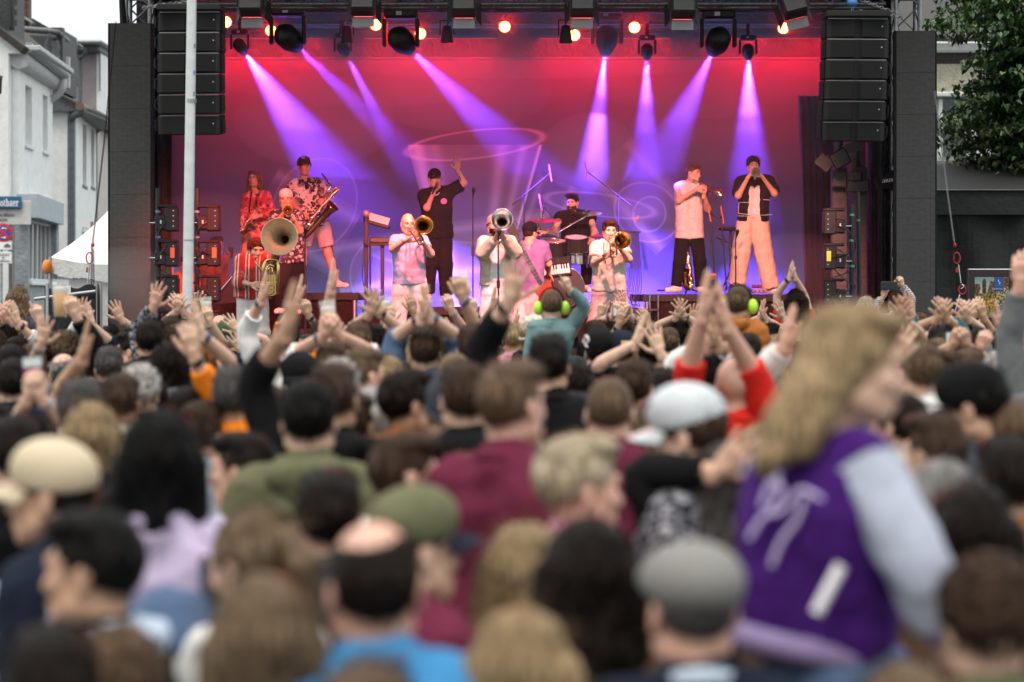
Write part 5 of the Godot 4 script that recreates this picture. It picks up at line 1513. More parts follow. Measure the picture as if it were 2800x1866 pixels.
func bass_guitar() -> void:
	crop = Vector2(1280, 380)
	var d := 26.6
	var top := zp([400, 830], d)
	var low := zp([640, 1275], d)
	var t := thing("bass_guitar", "electric bass slung behind the player's back, black neck pointing up left", "guitar", low)
	var dir := (top - low).normalized()
	var b := look(dir, Vector3.BACK)
	wpart("neck", Geo.new().box(low.lerp(top, 0.48), Vector3(0.055, low.distance_to(top) * 0.86, 0.025), b, 0.008), paint("rosewood", lin(0.012, 0.01, 0.01), 0.35), t)
	for k in 12: wpart("fret", Geo.new().box(low.lerp(top, 0.16 + k * 0.062) + Vector3(0, 0, 0.0135), Vector3(0.054, 0.004, 0.003), b), paint("fret", lin(0.6, 0.6, 0.55), 0.3, 1.0), t)
	for k in 4: wpart("string", Geo.new().bar(low + b * Vector3(-0.018 + k * 0.012, 0.02, 0.018), top + b * Vector3(-0.018 + k * 0.012, 0, 0.018), 0.0018, -1, 4), paint("fret", lin(0.6, 0.6, 0.55), 0.3, 1.0), t)
	wpart("headstock", Geo.new().slab(Transform3D(b, top), [Vector2(-0.03, -0.06), Vector2(0.03, -0.06), Vector2(0.065, 0.02), Vector2(0.05, 0.17), Vector2(-0.03, 0.2), Vector2(-0.06, 0.08)], 0.02), paint("rosewood", lin(0.012, 0.01, 0.01), 0.35), t)
	for k in 4: wpart("tuning_peg", Geo.new().bar(top + b * Vector3(0.05, 0.03 + k * 0.04, 0), top + b * Vector3(0.1, 0.03 + k * 0.04, 0.01), 0.008, 0.014, 8), paint("chrome", lin(0.6, 0.6, 0.6), 0.15, 1.0), t)
	wpart("body", Geo.new().slab(Transform3D(b, low), [Vector2(-0.1, 0.08), Vector2(-0.05, 0.03), Vector2(0.05, 0.03), Vector2(0.1, 0.07), Vector2(0.12, 0.02), Vector2(0.1, -0.08), Vector2(0.13, -0.2), Vector2(0.1, -0.29), Vector2(0.0, -0.32), Vector2(-0.12, -0.28), Vector2(-0.14, -0.18), Vector2(-0.1, -0.08), Vector2(-0.13, 0.03)], 0.042), paint("sunburst", lin(0.2, 0.04, 0.012), 0.25), t)

func stand_mic(label: String, foot: Vector3, top: Vector3, tip: Variant = null, group := "microphone stands on the stage") -> void:
	var m := paint("stand_black", lin(0.012, 0.012, 0.012), 0.45)
	var t := thing("microphone_stand", label, "microphone stand", foot, group)
	wpart("pole", Geo.new().bar(foot + Vector3(0, 0.05, 0), top, 0.011, 0.009), m, t)
	for k in 3: wpart("leg", Geo.new().bar(foot + Vector3(0, 0.16, 0), foot + Vector3(0.26 * cos(TAU * k / 3 + 0.5), 0.012, 0.26 * sin(TAU * k / 3 + 0.5)), 0.008), m, t)
	wpart("clutch", Geo.new().bar(top.lerp(foot, 0.3), top.lerp(foot, 0.36), 0.02), m, t)
	if tip != null:
		var v: Vector3 = tip
		wpart("boom", Geo.new().bar(top - (v - top).normalized() * 0.22, v, 0.008), m, t)
		wpart("knob", Geo.new().ball(top, Vector3.ONE * 0.022, 8, 6), m, t)
		wpart("microphone", Geo.new().bar(v + Vector3(-0.02, 0.12, 0), v + Vector3(0.02, -0.12, 0), 0.012), paint("mic_orange", lin(0.5, 0.12, 0.06), 0.4), t)
	else:
		wpart("microphone", Geo.new().lathe(Transform3D(look(Vector3(0.1, 0.7, 0.6)), top), [Vector2(0.008, 0), Vector2(0.013, 0.06), Vector2(0.024, 0.12), Vector2(0.026, 0.14), Vector2(0.018, 0.165), Vector2(0.001, 0.172)], 12), m, t)

func cymbal(t: Node3D, c: Vector3, r: float, tilt: Basis, m: Material) -> void:
	wpart("cymbal", Geo.new().lathe(Transform3D(tilt, c), [Vector2(0.006, 0.028), Vector2(0.03, 0.022), Vector2(0.05, 0.01), Vector2(r, -0.008), Vector2(r, -0.011), Vector2(0.05, 0.007), Vector2(0.006, 0.02)], 28), m, t)

func drum(called: String, t: Node3D, c: Vector3, r: float, h: float, b: Basis, shell: Material, lugs := 6) -> void:
	var chrome := paint("chrome", lin(0.6, 0.6, 0.6), 0.15, 1.0)
	var o := wpart(called, Geo.new().lathe(Transform3D(b, c), [Vector2(r, -h / 2), Vector2(r, h / 2)], 28), shell, t)
	wpart("head_skin", Geo.new().lathe(Transform3D(b, c), [Vector2(0.001, h / 2 - 0.004), Vector2(r - 0.002, h / 2 - 0.004)], 28), paint("skin_white", lin(0.6, 0.6, 0.6), 0.5), o)
	wpart("bottom_skin", Geo.new().lathe(Transform3D(b, c), [Vector2(0.001, -h / 2 + 0.004), Vector2(r - 0.002, -h / 2 + 0.004)], 28), paint("skin_dark", lin(0.02, 0.02, 0.022), 0.35), o)
	for s: float in [-1.0, 1.0]:
		var ps := []
		for i in 28: ps.append(c + b * Vector3(r * 1.02 * cos(TAU * i / 28), s * h * 0.49, r * 1.02 * sin(TAU * i / 28)))
		wpart("hoop", Geo.new().tube(ps, [0.009], 6, false, true), chrome, o)
	for k in lugs:
		var w := TAU * k / lugs + 0.3
		var q := b * Vector3(cos(w), 0, sin(w))
		wpart("lug", Geo.new().bar(c + q * r * 1.03 - b.y * h * 0.45, c + q * r * 1.03 + b.y * h * 0.45, 0.006, -1, 6), chrome, o)

func drum_kit() -> void:
	crop = Vector2(1280, 380)
	var chrome := paint("chrome", lin(0.6, 0.6, 0.6), 0.15, 1.0)
	var shell := paint("drum_shell", lin(0.03, 0.03, 0.035), 0.12)
	shell.metallic = 0.3
	var d := 29.2
	var t := thing("drum_kit", "dark drum kit with chrome hoops and bronze cymbals on the riser", "drums", Vector3(zp([820, 1330], d).x, 1.89, -d))
	var c := zp([822, 1325], d - 0.35)
	c.y = 1.89 + 0.27
	drum("bass_drum", t, c, 0.265, 0.4, Basis(Vector3.RIGHT, -PI / 2), shell, 8)
	wpart("front_emblem", Geo.new().ball(c + Vector3(0.08, -0.08, 0.205), Vector3(0.06, 0.06, 0.004), 16, 4), paint("ebonite", lin(0.01, 0.01, 0.01), 0.25), t)
	drum("rack_tom", t, zp([928, 905], d - 0.25), 0.15, 0.2, Basis(Vector3.RIGHT, 0.25), shell)
	drum("snare_drum", t, zp([935, 1035], d - 0.1), 0.16, 0.12, Basis(), chrome)
	drum("floor_tom", t, zp([745, 950], d), 0.17, 0.24, Basis(Vector3.RIGHT, 0.2), shell)
	drum("side_tom", t, zp([1130, 1010], d + 0.1), 0.18, 0.3, Basis(), shell)
	var bronze := metal("bronze", lin(0.62, 0.42, 0.22), 0.3)
	for k: Array in [[1015, 638, 0.215, -0.12, 0.05, 0.0], [650, 697, 0.245, 0.14, 0.03, 0.1], [685, 828, 0.15, 0.02, 0.0, -0.1], [685, 838, 0.15, -0.02, 0.0, -0.1], [1110, 832, 0.16, 0.05, 0.02, 0.3]]:
		var p := zp([k[0], k[1], k[5]], d)
		cymbal(t, p, k[2], Basis(Vector3.RIGHT, k[3]) * Basis(Vector3.BACK, k[4]), bronze)
		wpart("wing_nut", Geo.new().ball(p + Vector3(0, 0.035, 0), Vector3(0.012, 0.02, 0.012), 8, 5), chrome, t)
	wpart("cymbal_boom", Geo.new().bar(zp([1010, 665], d), zp([775, 800], d), 0.012), chrome, t)
	wpart("cymbal_pole", Geo.new().bar(zp([772, 790], d), zp([775, 1080], d), 0.013), chrome, t)
	wpart("cymbal_pole", Geo.new().bar(zp([625, 620, 0.1], d), zp([628, 740, 0.1], d), 0.01), chrome, t)
	wpart("cymbal_boom", Geo.new().bar(zp([628, 730, 0.1], d), zp([590, 800, 0.1], d), 0.01), chrome, t)
	wpart("hi_hat_pole", Geo.new().bar(zp([685, 780, -0.1], d), Vector3(zp([685, 0, -0.1], d).x, 1.89, -d + 0.1), 0.01), chrome, t)
	wpart("cymbal_pole", Geo.new().bar(zp([1115, 790, 0.3], d), Vector3(zp([1115, 0, 0.3], d).x, 1.89, -d - 0.3), 0.012), chrome, t)
	wpart("tom_bracket", Geo.new().bar(zp([830, 990], d), zp([1040, 1000], d), 0.014), chrome, t)
	for s: Array in [[640, 790, 600, 690], [1055, 850, 960, 840]]: wpart("drumstick", Geo.new().bar(zp([s[0], s[1], 0.2], d), zp([s[2], s[3], 0.0], d), 0.008, 0.006), paint("hickory", lin(0.5, 0.35, 0.2), 0.5), t)
	# the small keyboard in front of the kit
	t = thing("keyboard", "short keyboard with white keys beside the bass player's arm", "keyboard", zp([710, 1110], 27.6), "keyboards on the stage")
	var kc := zp([710, 1110], 27.6)
	var kb := Basis(Vector3.BACK, 0.12) * Basis(Vector3.RIGHT, 0.9)
	wpart("case", Geo.new().box(kc, Vector3(0.52, 0.06, 0.3), kb, 0.01), paint("key_case", lin(0.02, 0.02, 0.022), 0.4), t)
	for k in 14: wpart("white_key", Geo.new().box(kc + kb * Vector3(-0.22 + k * 0.034, 0.034, 0.06), Vector3(0.031, 0.012, 0.15), kb, 0.003), paint("ivory", lin(0.72, 0.7, 0.66), 0.3), t)
	for k in 13:
		if k % 7 in [2, 6]: continue
		wpart("black_key", Geo.new().box(kc + kb * Vector3(-0.203 + k * 0.034, 0.044, 0.02), Vector3(0.016, 0.016, 0.09), kb, 0.003), paint("ebonite", lin(0.01, 0.01, 0.01), 0.25), t)
	for k in 4: wpart("control_knob", Geo.new().bar(kc + kb * Vector3(-0.2 + k * 0.1, 0.03, -0.09), kc + kb * Vector3(-0.2 + k * 0.1, 0.05, -0.09), 0.012), paint("fret", lin(0.6, 0.6, 0.55), 0.3, 1.0), t)
	wpart("stand", Geo.new().bar(kc, Vector3(kc.x, 1.2, kc.z), 0.025), paint("stand_black", lin(0.012, 0.012, 0.012), 0.45), t)

func stage_gear() -> void:
	var m := paint("stand_black", lin(0.012, 0.012, 0.012), 0.45)
	var box := worn("gear_box", lin(0.016, 0.016, 0.018), 0.5, 5.0, 0.2)
	var chrome := paint("chrome", lin(0.6, 0.6, 0.6), 0.15, 1.0)
	var fl := func(px: float, d: float, y: float) -> Vector3: return Vector3((px - CX) * d / F, y, -d)
	# microphone stands
	crop = Vector2(400, 380)
	stand_mic("microphone stand in front of the saxophonist's riser with a drooping microphone", fl.call(835, 25.6, 1.2), at(834, 650, 25.6))
	crop = Vector2(950, 380)
	stand_mic("empty straight microphone stand between the singer and the player in beige", fl.call(1293, 28.0, 1.2), at(1293, 540, 28.0))
	crop = Vector2(1280, 380)
	stand_mic("microphone stand directly in front of the player in beige", fl.call(1364, 23.9, 1.2), at(1362, 660, 23.9))
	stand_mic("boom stand left of the drums holding an orange lit overhead microphone", fl.call(1433, 30.3, 1.89), at(1433, 533, 30.3), at(1505, 473, 30.3))
	stand_mic("boom stand right of the drums holding an orange lit overhead microphone", fl.call(1692, 30.3, 1.89), at(1691, 535, 30.3), at(1604, 468, 30.3))
	stand_mic("short boom stand over the hi-hat left of the drummer", fl.call(1440, 29.8, 1.89), at(1488, 566, 29.8), at(1478, 554, 29.8))
	crop = Vector2(1780, 380)
	stand_mic("tilted microphone stand beside the tank-top trumpeter's arm", fl.call(1956, 29.0, 2.07), at(1945, 585, 29.0), at(1940, 582, 29.0))
	stand_mic("second tilted microphone stand nearer the cream trousers", fl.call(1988, 29.0, 2.07), at(1972, 595, 29.0), at(1975, 588, 29.0))
	stand_mic("straight stand with a violet lit microphone at the cream trousers", fl.call(2012, 28.7, 2.07), at(2012, 655, 28.7))
	# music table with pads
	var t := thing("pad_table", "small percussion pad table standing between the two trumpeters", "table", fl.call(1997, 29.2, 2.07))
	wpart("pad", Geo.new().lathe(Transform3D(Basis(), zp([655, 768], 29.2)), [Vector2(0.001, 0.02), Vector2(0.12, 0.02), Vector2(0.13, 0.0), Vector2(0.12, -0.03), Vector2(0.001, -0.03)], 20), box, t)
	wpart("post", Geo.new().bar(zp([683, 780], 29.2), fl.call(1998, 29.2, 2.09), 0.018), m, t)
	for s in [-1, 1]: wpart("brace", Geo.new().bar(zp([683, 1130], 29.2), fl.call(1998 + 27 * s, 29.2, 2.08), 0.014), m, t)
	wpart("side_arm", Geo.new().bar(zp([555, 840], 29.2), zp([670, 890], 29.2), 0.012), m, t)
	# keyboard stand at the left
	crop = Vector2(950, 380)
	var kd := 28.9
	t = thing("keyboard_stand", "black two-column keyboard stand left of the bald trombonist", "stand", fl.call(1020, kd, 1.89))
	wpart("column", Geo.new().box((zp([163, 690], kd) + fl.call(1001, kd, 1.9)) * 0.5, Vector3(0.05, zp([163, 690], kd).y - 1.9, 0.05), Basis(), 0.006), m, t)
	wpart("column", Geo.new().box((zp([300, 900], kd) + fl.call(1045, kd, 1.9)) * 0.5, Vector3(0.05, zp([300, 900], kd).y - 1.9, 0.05), Basis(), 0.006), m, t)
	wpart("slim_post", Geo.new().bar(zp([195, 870, -0.1], kd), fl.call(1012, kd - 0.1, 1.9), 0.013), m, t)
	wpart("shelf", Geo.new().box(zp([290, 905], kd), Vector3(0.42, 0.03, 0.25), Basis(), 0.006), m, t)
	wpart("foot_plate", Geo.new().box(fl.call(1045, kd, 1.91), Vector3(0.4, 0.04, 0.3), Basis(), 0.01), m, t)
	wpart("cable", Geo.new().tube(smooth_path([zp([150, 760, -0.05], kd), zp([135, 1000, -0.1], kd), zp([130, 1200, -0.1], kd), zp([155, 1310, -0.1], kd)]), [0.007], 5), m, t)
	t = thing("keyboard", "tilted white-topped synthesizer on the upper shelf of the stand", "keyboard", zp([265, 710], kd), "keyboards on the stage")
	wpart("case", Geo.new().box(zp([270, 735], kd), Vector3(0.3, 0.045, 0.25), Basis(Vector3.BACK, -0.28), 0.008), box, t)
	wpart("panel", Geo.new().box(zp([265, 705, 0.05], kd), Vector3(0.28, 0.012, 0.2), Basis(Vector3.BACK, -0.28) * Basis(Vector3.RIGHT, 0.9), 0.003), paint("ivory", lin(0.72, 0.7, 0.66), 0.3), t)
	t = thing("keyboard", "flat grey keyboard case on the lower shelf of the stand", "keyboard", zp([300, 860], kd), "keyboards on the stage")
	wpart("case", Geo.new().box(zp([300, 870], kd), Vector3(0.33, 0.08, 0.28), Basis(), 0.015), worn("grey_case", lin(0.09, 0.09, 0.1), 0.5, 5.0, 0.2), t)
	t = thing("globe_lamp", "round clear globe lamp on top of the keyboard stand", "lamp", zp([160, 665], kd))
	wpart("globe", Geo.new().ball(zp([160, 640], kd), Vector3.ONE * 0.05, 16, 10), paint("globe_glass", lin(0.62, 0.5, 0.55), 0.12, 0.6), t)
	wpart("socket", Geo.new().bar(zp([160, 668], kd), zp([160, 705], kd), 0.04), box, t)
	# saxophone on its stand between the trumpeter's legs
	crop = Vector2(1780, 380)
	saxophone("golden saxophone resting upright on its stand behind the trumpeter's legs", [zp([330, 900, 0.3], 29.3), zp([322, 920, 0.3], 29.3), zp([318, 960, 0.28], 29.3), zp([325, 1080, 0.25], 29.3), zp([345, 1220, 0.2], 29.3), zp([335, 1270, 0.15], 29.3), zp([305, 1260, 0.1], 29.3), zp([290, 1180, 0.08], 29.3), zp([285, 1130, 0.05], 29.3)], 0.012, 0.058, 0.075, metal("brass", lin(0.83, 0.57, 0.24), 0.2), 10, "saxophones")
	t = thing("instrument_stand", "low black folding stand under the resting golden saxophone", "stand", zp([300, 1300, 0.2], 29.3))
	for s: Array in [[60, 1300], [400, 1310], [300, 1325]]: wpart("leg", Geo.new().tube(smooth_path([zp([310, 1240, 0.22], 29.3), zp([(310 + s[0]) / 2, 1290, 0.15], 29.3), zp([s[0], s[1], 0.0], 29.3)]), [0.013], 6), m, t)
	# boxes, pedals, wedge
	for k: Array in [["orange effects box standing beside the tank-top trumpeter's shoe", 515, 1185, 0.14, 0.1, 29.0, lin(0.55, 0.2, 0.12)], ["red pedal unit by the cream trousers, upper", 915, 1265, 0.15, 0.05, 29.3, lin(0.4, 0.05, 0.05)], ["pale pedal board by the cream trousers, lower", 925, 1305, 0.2, 0.06, 28.8, lin(0.5, 0.35, 0.3)], ["small pale equipment case standing at the left stage edge", 635, 1200, 0.2, 0.3, 31.0, lin(0.5, 0.35, 0.38)]]:
		crop = Vector2(1780, 380) if k[5] < 30.9 else Vector2(400, 380)
		t = thing("equipment_box", k[0], "box", zp([k[1], k[2]], k[5]), "boxes on the stage")
		part("case", Geo.new().box(Vector3.ZERO, Vector3(k[3], k[4], 0.14), Basis(), 0.012), worn(k[0].left(10), k[6], 0.5, 6.0, 0.2), t)
		for q in 3: part("knob", Geo.new().bar(Vector3((q - 1) * k[3] * 0.28, 0, 0.07), Vector3((q - 1) * k[3] * 0.28, 0, 0.09), 0.012), m, t)
	crop = Vector2(400, 380)
	t = thing("monitor_wedge", "dark slanted monitor loudspeaker on the floor left of the tuba player", "loudspeaker", zp([700, 1350], 26.0))
	var pr := []
	for q: Array in [[600, 1350], [770, 1150], [800, 1190], [800, 1400], [610, 1420]]: pr.append(Vector2(zp(q, 26.0).x, zp(q, 26.0).y))
	wpart("cabinet", Geo.new().slab(Transform3D(Basis(), Vector3(0, 0, -26.2)), pr, 0.5), box, t)
	wpart("grille_edge", Geo.new().bar(zp([600, 1345, -0.06], 26.0), zp([770, 1145, -0.06], 26.0), 0.012), chrome, t)
	# table-like frame at the right riser
	t = thing("side_stair_frame", "dark steel frame table beside the right riser", "table", fl.call(1745, 27.6, 1.2))
	wpart("top", Geo.new().box(at(1745, 848, 27.6), Vector3(0.52, 0.035, 0.4), Basis(), 0.006), box, t)
	for s: Array in [[1700, 0], [1760, 0], [1790, 0.2], [1715, 0.3]]: wpart("leg", Geo.new().bar(fl.call(s[0], 27.6 + s[1], 1.2), at(s[0], 850, 27.6 + s[1]), 0.02), box, t)
	for x: float in [1777.0, 1800.0]:
		t = thing("leg_post", "pink lit steel post before the right riser, " + ("nearer the drums" if x < 1790 else "nearer the trumpeters"), "post", fl.call(x, 28.1, 1.2), "posts at the right riser")
		wpart("shaft", Geo.new().bar(fl.call(x, 28.1, 1.2), at(x, 812, 28.1), 0.016), chrome, t)
		wpart("cap", Geo.new().bar(at(x, 816, 28.1), at(x, 808, 28.1), 0.022), chrome, t)
	# cable bundle right of the drums
	t = thing("cable_bundle", "bundle of black cables hanging from a bar right of the drums", "cables", fl.call(1730, 29.0, 1.89))
	crop = Vector2(1280, 380)
	wpart("bar", Geo.new().bar(zp([1290, 790, 0.1], 29.0), zp([1480, 800, 0.1], 29.0), 0.014), m, t)
	for k in 9: wpart("cable", Geo.new().tube(smooth_path([zp([1395 + k * 8, 795, 0.1], 29.0), zp([1400 + k * 9, 960, 0.05], 29.0), zp([1380 + k * 13, 1180, 0.0], 29.0), zp([1350 + k * 16, 1330, -0.05], 29.0), zp([1390 + (k * 37) % 90, 1440, -0.1], 29.0)], 4), [0.006], 5), m, t)
	for k: Array in [[1430, 700, 0.5], [1455, 672, -0.6]]: wpart("orange_clip", Geo.new().box(zp([k[0], k[1], 0.1], 29.0), Vector3(0.022, 0.055, 0.02), Basis(Vector3.BACK, k[2])), paint("mic_orange", lin(0.5, 0.12, 0.06), 0.4), t)
	side_towers()

# stacks of black lamps on pipes at both sides of the stage
func side_towers() -> void:
	var box := worn("gear_box", lin(0.016, 0.016, 0.018), 0.5, 5.0, 0.2)
	var m := paint("stand_black", lin(0.012, 0.012, 0.012), 0.45)
	var chrome := paint("chrome", lin(0.6, 0.6, 0.6), 0.15, 1.0)
	var i := 0
	for k: Array in [[463, 432, 515, 566, 24.9, "left of the white pole"], [577, 538, 515, 566, 25.2, "right of the white pole"], [2275, 2330, 560, 575, 25.4, "on the right, with yellow labels"]]:
		var d: float = k[4]
		var t := thing("lamp_tower", "stack of black strobe lamps clamped to a pipe " + k[5], "stage lamp", Vector3((k[0] - CX) * d / F, 1.2, -d), "lamp towers at the stage sides")
		wpart("pipe", Geo.new().bar(Vector3((k[1] - CX) * d / F, 1.2, -d), at(k[1], k[2], d), 0.03), m, t)
		var s := -1.0 if k[0] < k[1] else 1.0
		for n in 4:
			var c := at(k[0], k[3] + 30 + n * 96, d)
			var w := Node3D.new(); w.name = "lamp"; t.add_child(w, true); w.position = c - t.position
			part("housing", Geo.new().box(Vector3(0.03 * s, -0.02, 0), Vector3(0.15, 0.28, 0.2), Basis(), 0.015), box, w)
			part("driver_box", Geo.new().box(Vector3(-0.09 * s, -0.06, 0.02), Vector3(0.13, 0.17, 0.16), Basis(Vector3.BACK, 0.1 * s), 0.015), box, w)
			part("top_cap", Geo.new().box(Vector3(-0.02 * s, 0.135, 0), Vector3(0.24, 0.035, 0.16), Basis(), 0.01), box, w)
			part("clamp", Geo.new().bar(Vector3(-0.14 * s, -0.06, 0.03), Vector3(-0.23 * s, -0.06, 0.03), 0.022, 0.014), chrome, w)
			part("sticker", Geo.new().box(Vector3(-0.085 * s, -0.05, 0.104), Vector3(0.016, 0.04, 0.002)), paint("stripe_white", lin(0.75, 0.72, 0.75), 0.7), w)
			if n == 1: part("warning_label", Geo.new().box(Vector3(0.05 * s, 0.0, 0.105), Vector3(0.05, 0.12, 0.003)), paint("label_%d" % int(i == 2), lin(0.75, 0.75, 0.05) if i == 2 else lin(0.75, 0.18, 0.08), 0.6), w)
			for q in 4: part("socket", Geo.new().bar(Vector3(0.06 * s, -0.1 + q * 0.06, 0.1), Vector3(0.06 * s, -0.1 + q * 0.06, 0.106), 0.008), chrome, w)
		for n in 5:
			var a := at(k[0] - 8 * s, k[3] + 40 + n * 62, d - 0.1)
			wpart("cable", Geo.new().tube(smooth_path([a, at(k[1] + 6 * s, k[3] + 60 + n * 70, d - 0.14), at(k[1] - 8 * s, k[3] + 110 + n * 50, d - 0.1), at(k[0], k[3] + 130 + n * 55, d - 0.12)], 5), [0.007], 5), m, t)
		for n in 3: wpart("tape_ring", Geo.new().bar(at(k[1], k[3] + 10 + n * 70, d), at(k[1], k[3] + 16 + n * 70, d), 0.032), paint("tape_%d" % int(i == 2), lin(0.05, 0.4, 0.15) if i == 2 else lin(0.15, 0.25, 0.6), 0.5), t)
		i += 1
	# the second pipe at the right, the grey lift mast and the plastic sheet behind
	var t2 := thing("upright_pipe", "thin black pipe with green tape right of the lamp tower", "pipe", Vector3(at(2352, 0, 25.7).x, 1.2, -25.7))
	wpart("shaft", Geo.new().bar(Vector3(at(2352, 0, 25.7).x, 1.2, -25.7), at(2347, 525, 25.7), 0.024), m, t2)
	wpart("tape_ring", Geo.new().bar(at(2347, 600, 25.7), at(2347, 606, 25.7), 0.026), paint("tape_1", lin(0.05, 0.4, 0.15), 0.5), t2)
	t2 = thing("lift_mast", "grey steel stage lift mast standing behind the right lamp tower", "mast", Vector3(at(2335, 0, 27.5).x, 1.2, -27.5))
	var gm := worn("mast_paint", lin(0.1, 0.09, 0.095), 0.5, 3.0, 0.2)
	wpart("column", Geo.new().box(Vector3(at(2355, 0, 27.5).x, 2.45, -27.5), Vector3(0.14, 2.5, 0.14), Basis(), 0.01), gm, t2)
	wpart("column", Geo.new().box(Vector3(at(2298, 0, 27.5).x, 2.6, -27.6), Vector3(0.2, 2.2, 0.14), Basis(), 0.01), gm, t2)
	wpart("carriage", Geo.new().box(at(2345, 510, 27.4), Vector3(0.28, 0.16, 0.2), Basis(), 0.02), gm, t2)
	wpart("winch", Geo.new().box(at(2340, 482, 27.35), Vector3(0.16, 0.16, 0.16), Basis(), 0.03), gm, t2)
	wpart("bracket", Geo.new().box(at(2295, 490, 27.4), Vector3(0.2, 0.22, 0.12), Basis(), 0.02), gm, t2)
	for x: float in [2292.0, 2340.0]: wpart("post", Geo.new().bar(at(x, 480, 27.5), at(x, 360, 27.5), 0.045), gm, t2)
	t2 = thing("flood_lamp", "black barn-door flood lamp fixed low on the lift mast", "stage lamp", at(2295, 435, 27.0))
	part("housing", Geo.new().box(Vector3.ZERO, Vector3(0.24, 0.22, 0.2), Basis(Vector3.BACK, 0.5), 0.02), box, t2)
	part("flap", Geo.new().box(Vector3(-0.2, -0.05, 0.08), Vector3(0.16, 0.2, 0.006), Basis(Vector3.BACK, 0.9), 0.001), box, t2)
	part("flap", Geo.new().box(Vector3(0.16, 0.14, 0.08), Vector3(0.2, 0.12, 0.006), Basis(Vector3.BACK, 0.3), 0.001), box, t2)
	# black rain cover with lettering
	t2 = thing("rain_cover", "black slanted rain cover lettered SHURE beside the right LED column", "cover", at(2425, 500, 26.3))
	var pr := []
	for q: Array in [[2452, 460], [2400, 492], [2404, 515], [2448, 519], [2452, 519]]: pr.append(Vector2(at(q[0], q[1], 26.25).x, at(q[0], q[1], 26.25).y))
	wpart("canvas", Geo.new().slab(Transform3D(Basis(), Vector3(0, 0, -26.4)), pr, 0.3), cloth("drape", lin(0.022, 0.02, 0.022), 1.4), t2)
	letters("SHURE", at(2430, 494, 26.22), 0.042, Basis(Vector3.BACK, 0.12), paint("stripe_white", lin(0.75, 0.72, 0.75), 0.7), t2)
	t2 = thing("plastic_sheet", "crumpled black plastic sheet hanging beside the right LED column", "sheet", Vector3(at(2410, 0, 26.7).x, 1.2, -26.7))
	var g := Geo.new()
	var fn := FastNoiseLite.new(); fn.seed = 21; fn.frequency = 0.9
	var a0 := at(2378, 0, 26.7).x
	var a1 := at(2450, 0, 26.7).x
	for y in 40:
		for x in 12:
			var P := func(i: int, j: int) -> Vector3:
				var u := i / 12.0
				var v := j / 40.0
				var w := fn.get_noise_2d(u * 4.0 + v * 2.0, v * 9.0) * 0.16 + fn.get_noise_2d(u * 14.0, v * 30.0) * 0.04
				return Vector3(lerpf(lerpf(a0, a1 - 0.1, v), a1, u), 1.2 + 1.75 * v, -26.7 + w)
			var p: Vector3 = P.call(x, y)
			var q: Vector3 = P.call(x + 1, y)
			var r: Vector3 = P.call(x + 1, y + 1)
			var s: Vector3 = P.call(x, y + 1)
			g.poly([p, q, r], (q - p).cross(r - p).normalized()); g.poly([p, r, s], (r - p).cross(s - p).normalized())
	wpart("sheet", g, paint("plastic", lin(0.012, 0.012, 0.014), 0.18), t2)

func letters(s: String, p: Vector3, size: float, b: Basis, m: Material, t: Node3D, font := "Droid Sans", weight := 700) -> void:
	var sf := SystemFont.new()
	sf.font_names = PackedStringArray([font])
	sf.font_weight = weight
	var tm := TextMesh.new()
	tm.text = s; tm.font = sf; tm.font_size = 64; tm.pixel_size = size / 46.0; tm.depth = 0.004
	var o := MeshInstance3D.new()
	o.name = "lettering"; o.mesh = tm; o.material_override = m
	t.add_child(o, true)
	o.transform = t.global_transform.affine_inverse() * Transform3D(b, p)
# ---------------------------------------------------------------- the crowd (local frame: facing -z, 1.75 m tall)
const TOPS := {"black": [0.008, 0.008, 0.0085], "navy": [0.012, 0.016, 0.03], "grey": [0.16, 0.165, 0.17], "slate": [0.05, 0.057, 0.07], "white": [0.74, 0.73, 0.71], "cream": [0.62, 0.57, 0.46], "beige": [0.45, 0.37, 0.27], "olive": [0.125, 0.125, 0.07], "maroon": [0.13, 0.02, 0.045], "red": [0.6, 0.022, 0.016], "orange": [0.85, 0.23, 0.015], "rust": [0.36, 0.13, 0.035], "teal": [0.16, 0.27, 0.27], "petrol": [0.04, 0.13, 0.15], "blue": [0.06, 0.26, 0.52], "denim": [0.09, 0.14, 0.24], "lilac": [0.56, 0.47, 0.66], "pink": [0.6, 0.28, 0.34], "purple": [0.09, 0.025, 0.17], "brown": [0.13, 0.075, 0.045], "green": [0.05, 0.12, 0.06], "lime": [0.3, 0.32, 0.17], "sky": [0.5, 0.58, 0.68], "yellow": [0.6, 0.52, 0.2], "stripe": [0.4, 0.42, 0.48], "check": [0.4, 0.4, 0.38]}
func top_mat(c: String) -> Material:
	var v: Array = TOPS[c]
	var m := cloth("crowd_" + c, lin(v[0], v[1], v[2]), 0.9)
	if (c == "stripe" or c == "check") and not m.has_meta("done"):
		m.set_meta("done", true)
		var im := Image.create(16, 16, false, Image.FORMAT_RGB8)
		for y in 16:
			for x in 16: im.set_pixel(x, y, Color(0.05, 0.06, 0.1) if (y % 4 == 0 if c == "stripe" else (x / 4 + y / 3) % 2 == 0 or (x * 7 + y * 3) % 11 < 3) else Color(1, 1, 1))
		m.albedo_color = Color(0.82, 0.82, 0.85)
		m.albedo_texture = ImageTexture.create_from_image(im)
		m.uv1_scale = Vector3.ONE * (13.0 if c == "stripe" else 7.0)
	return m

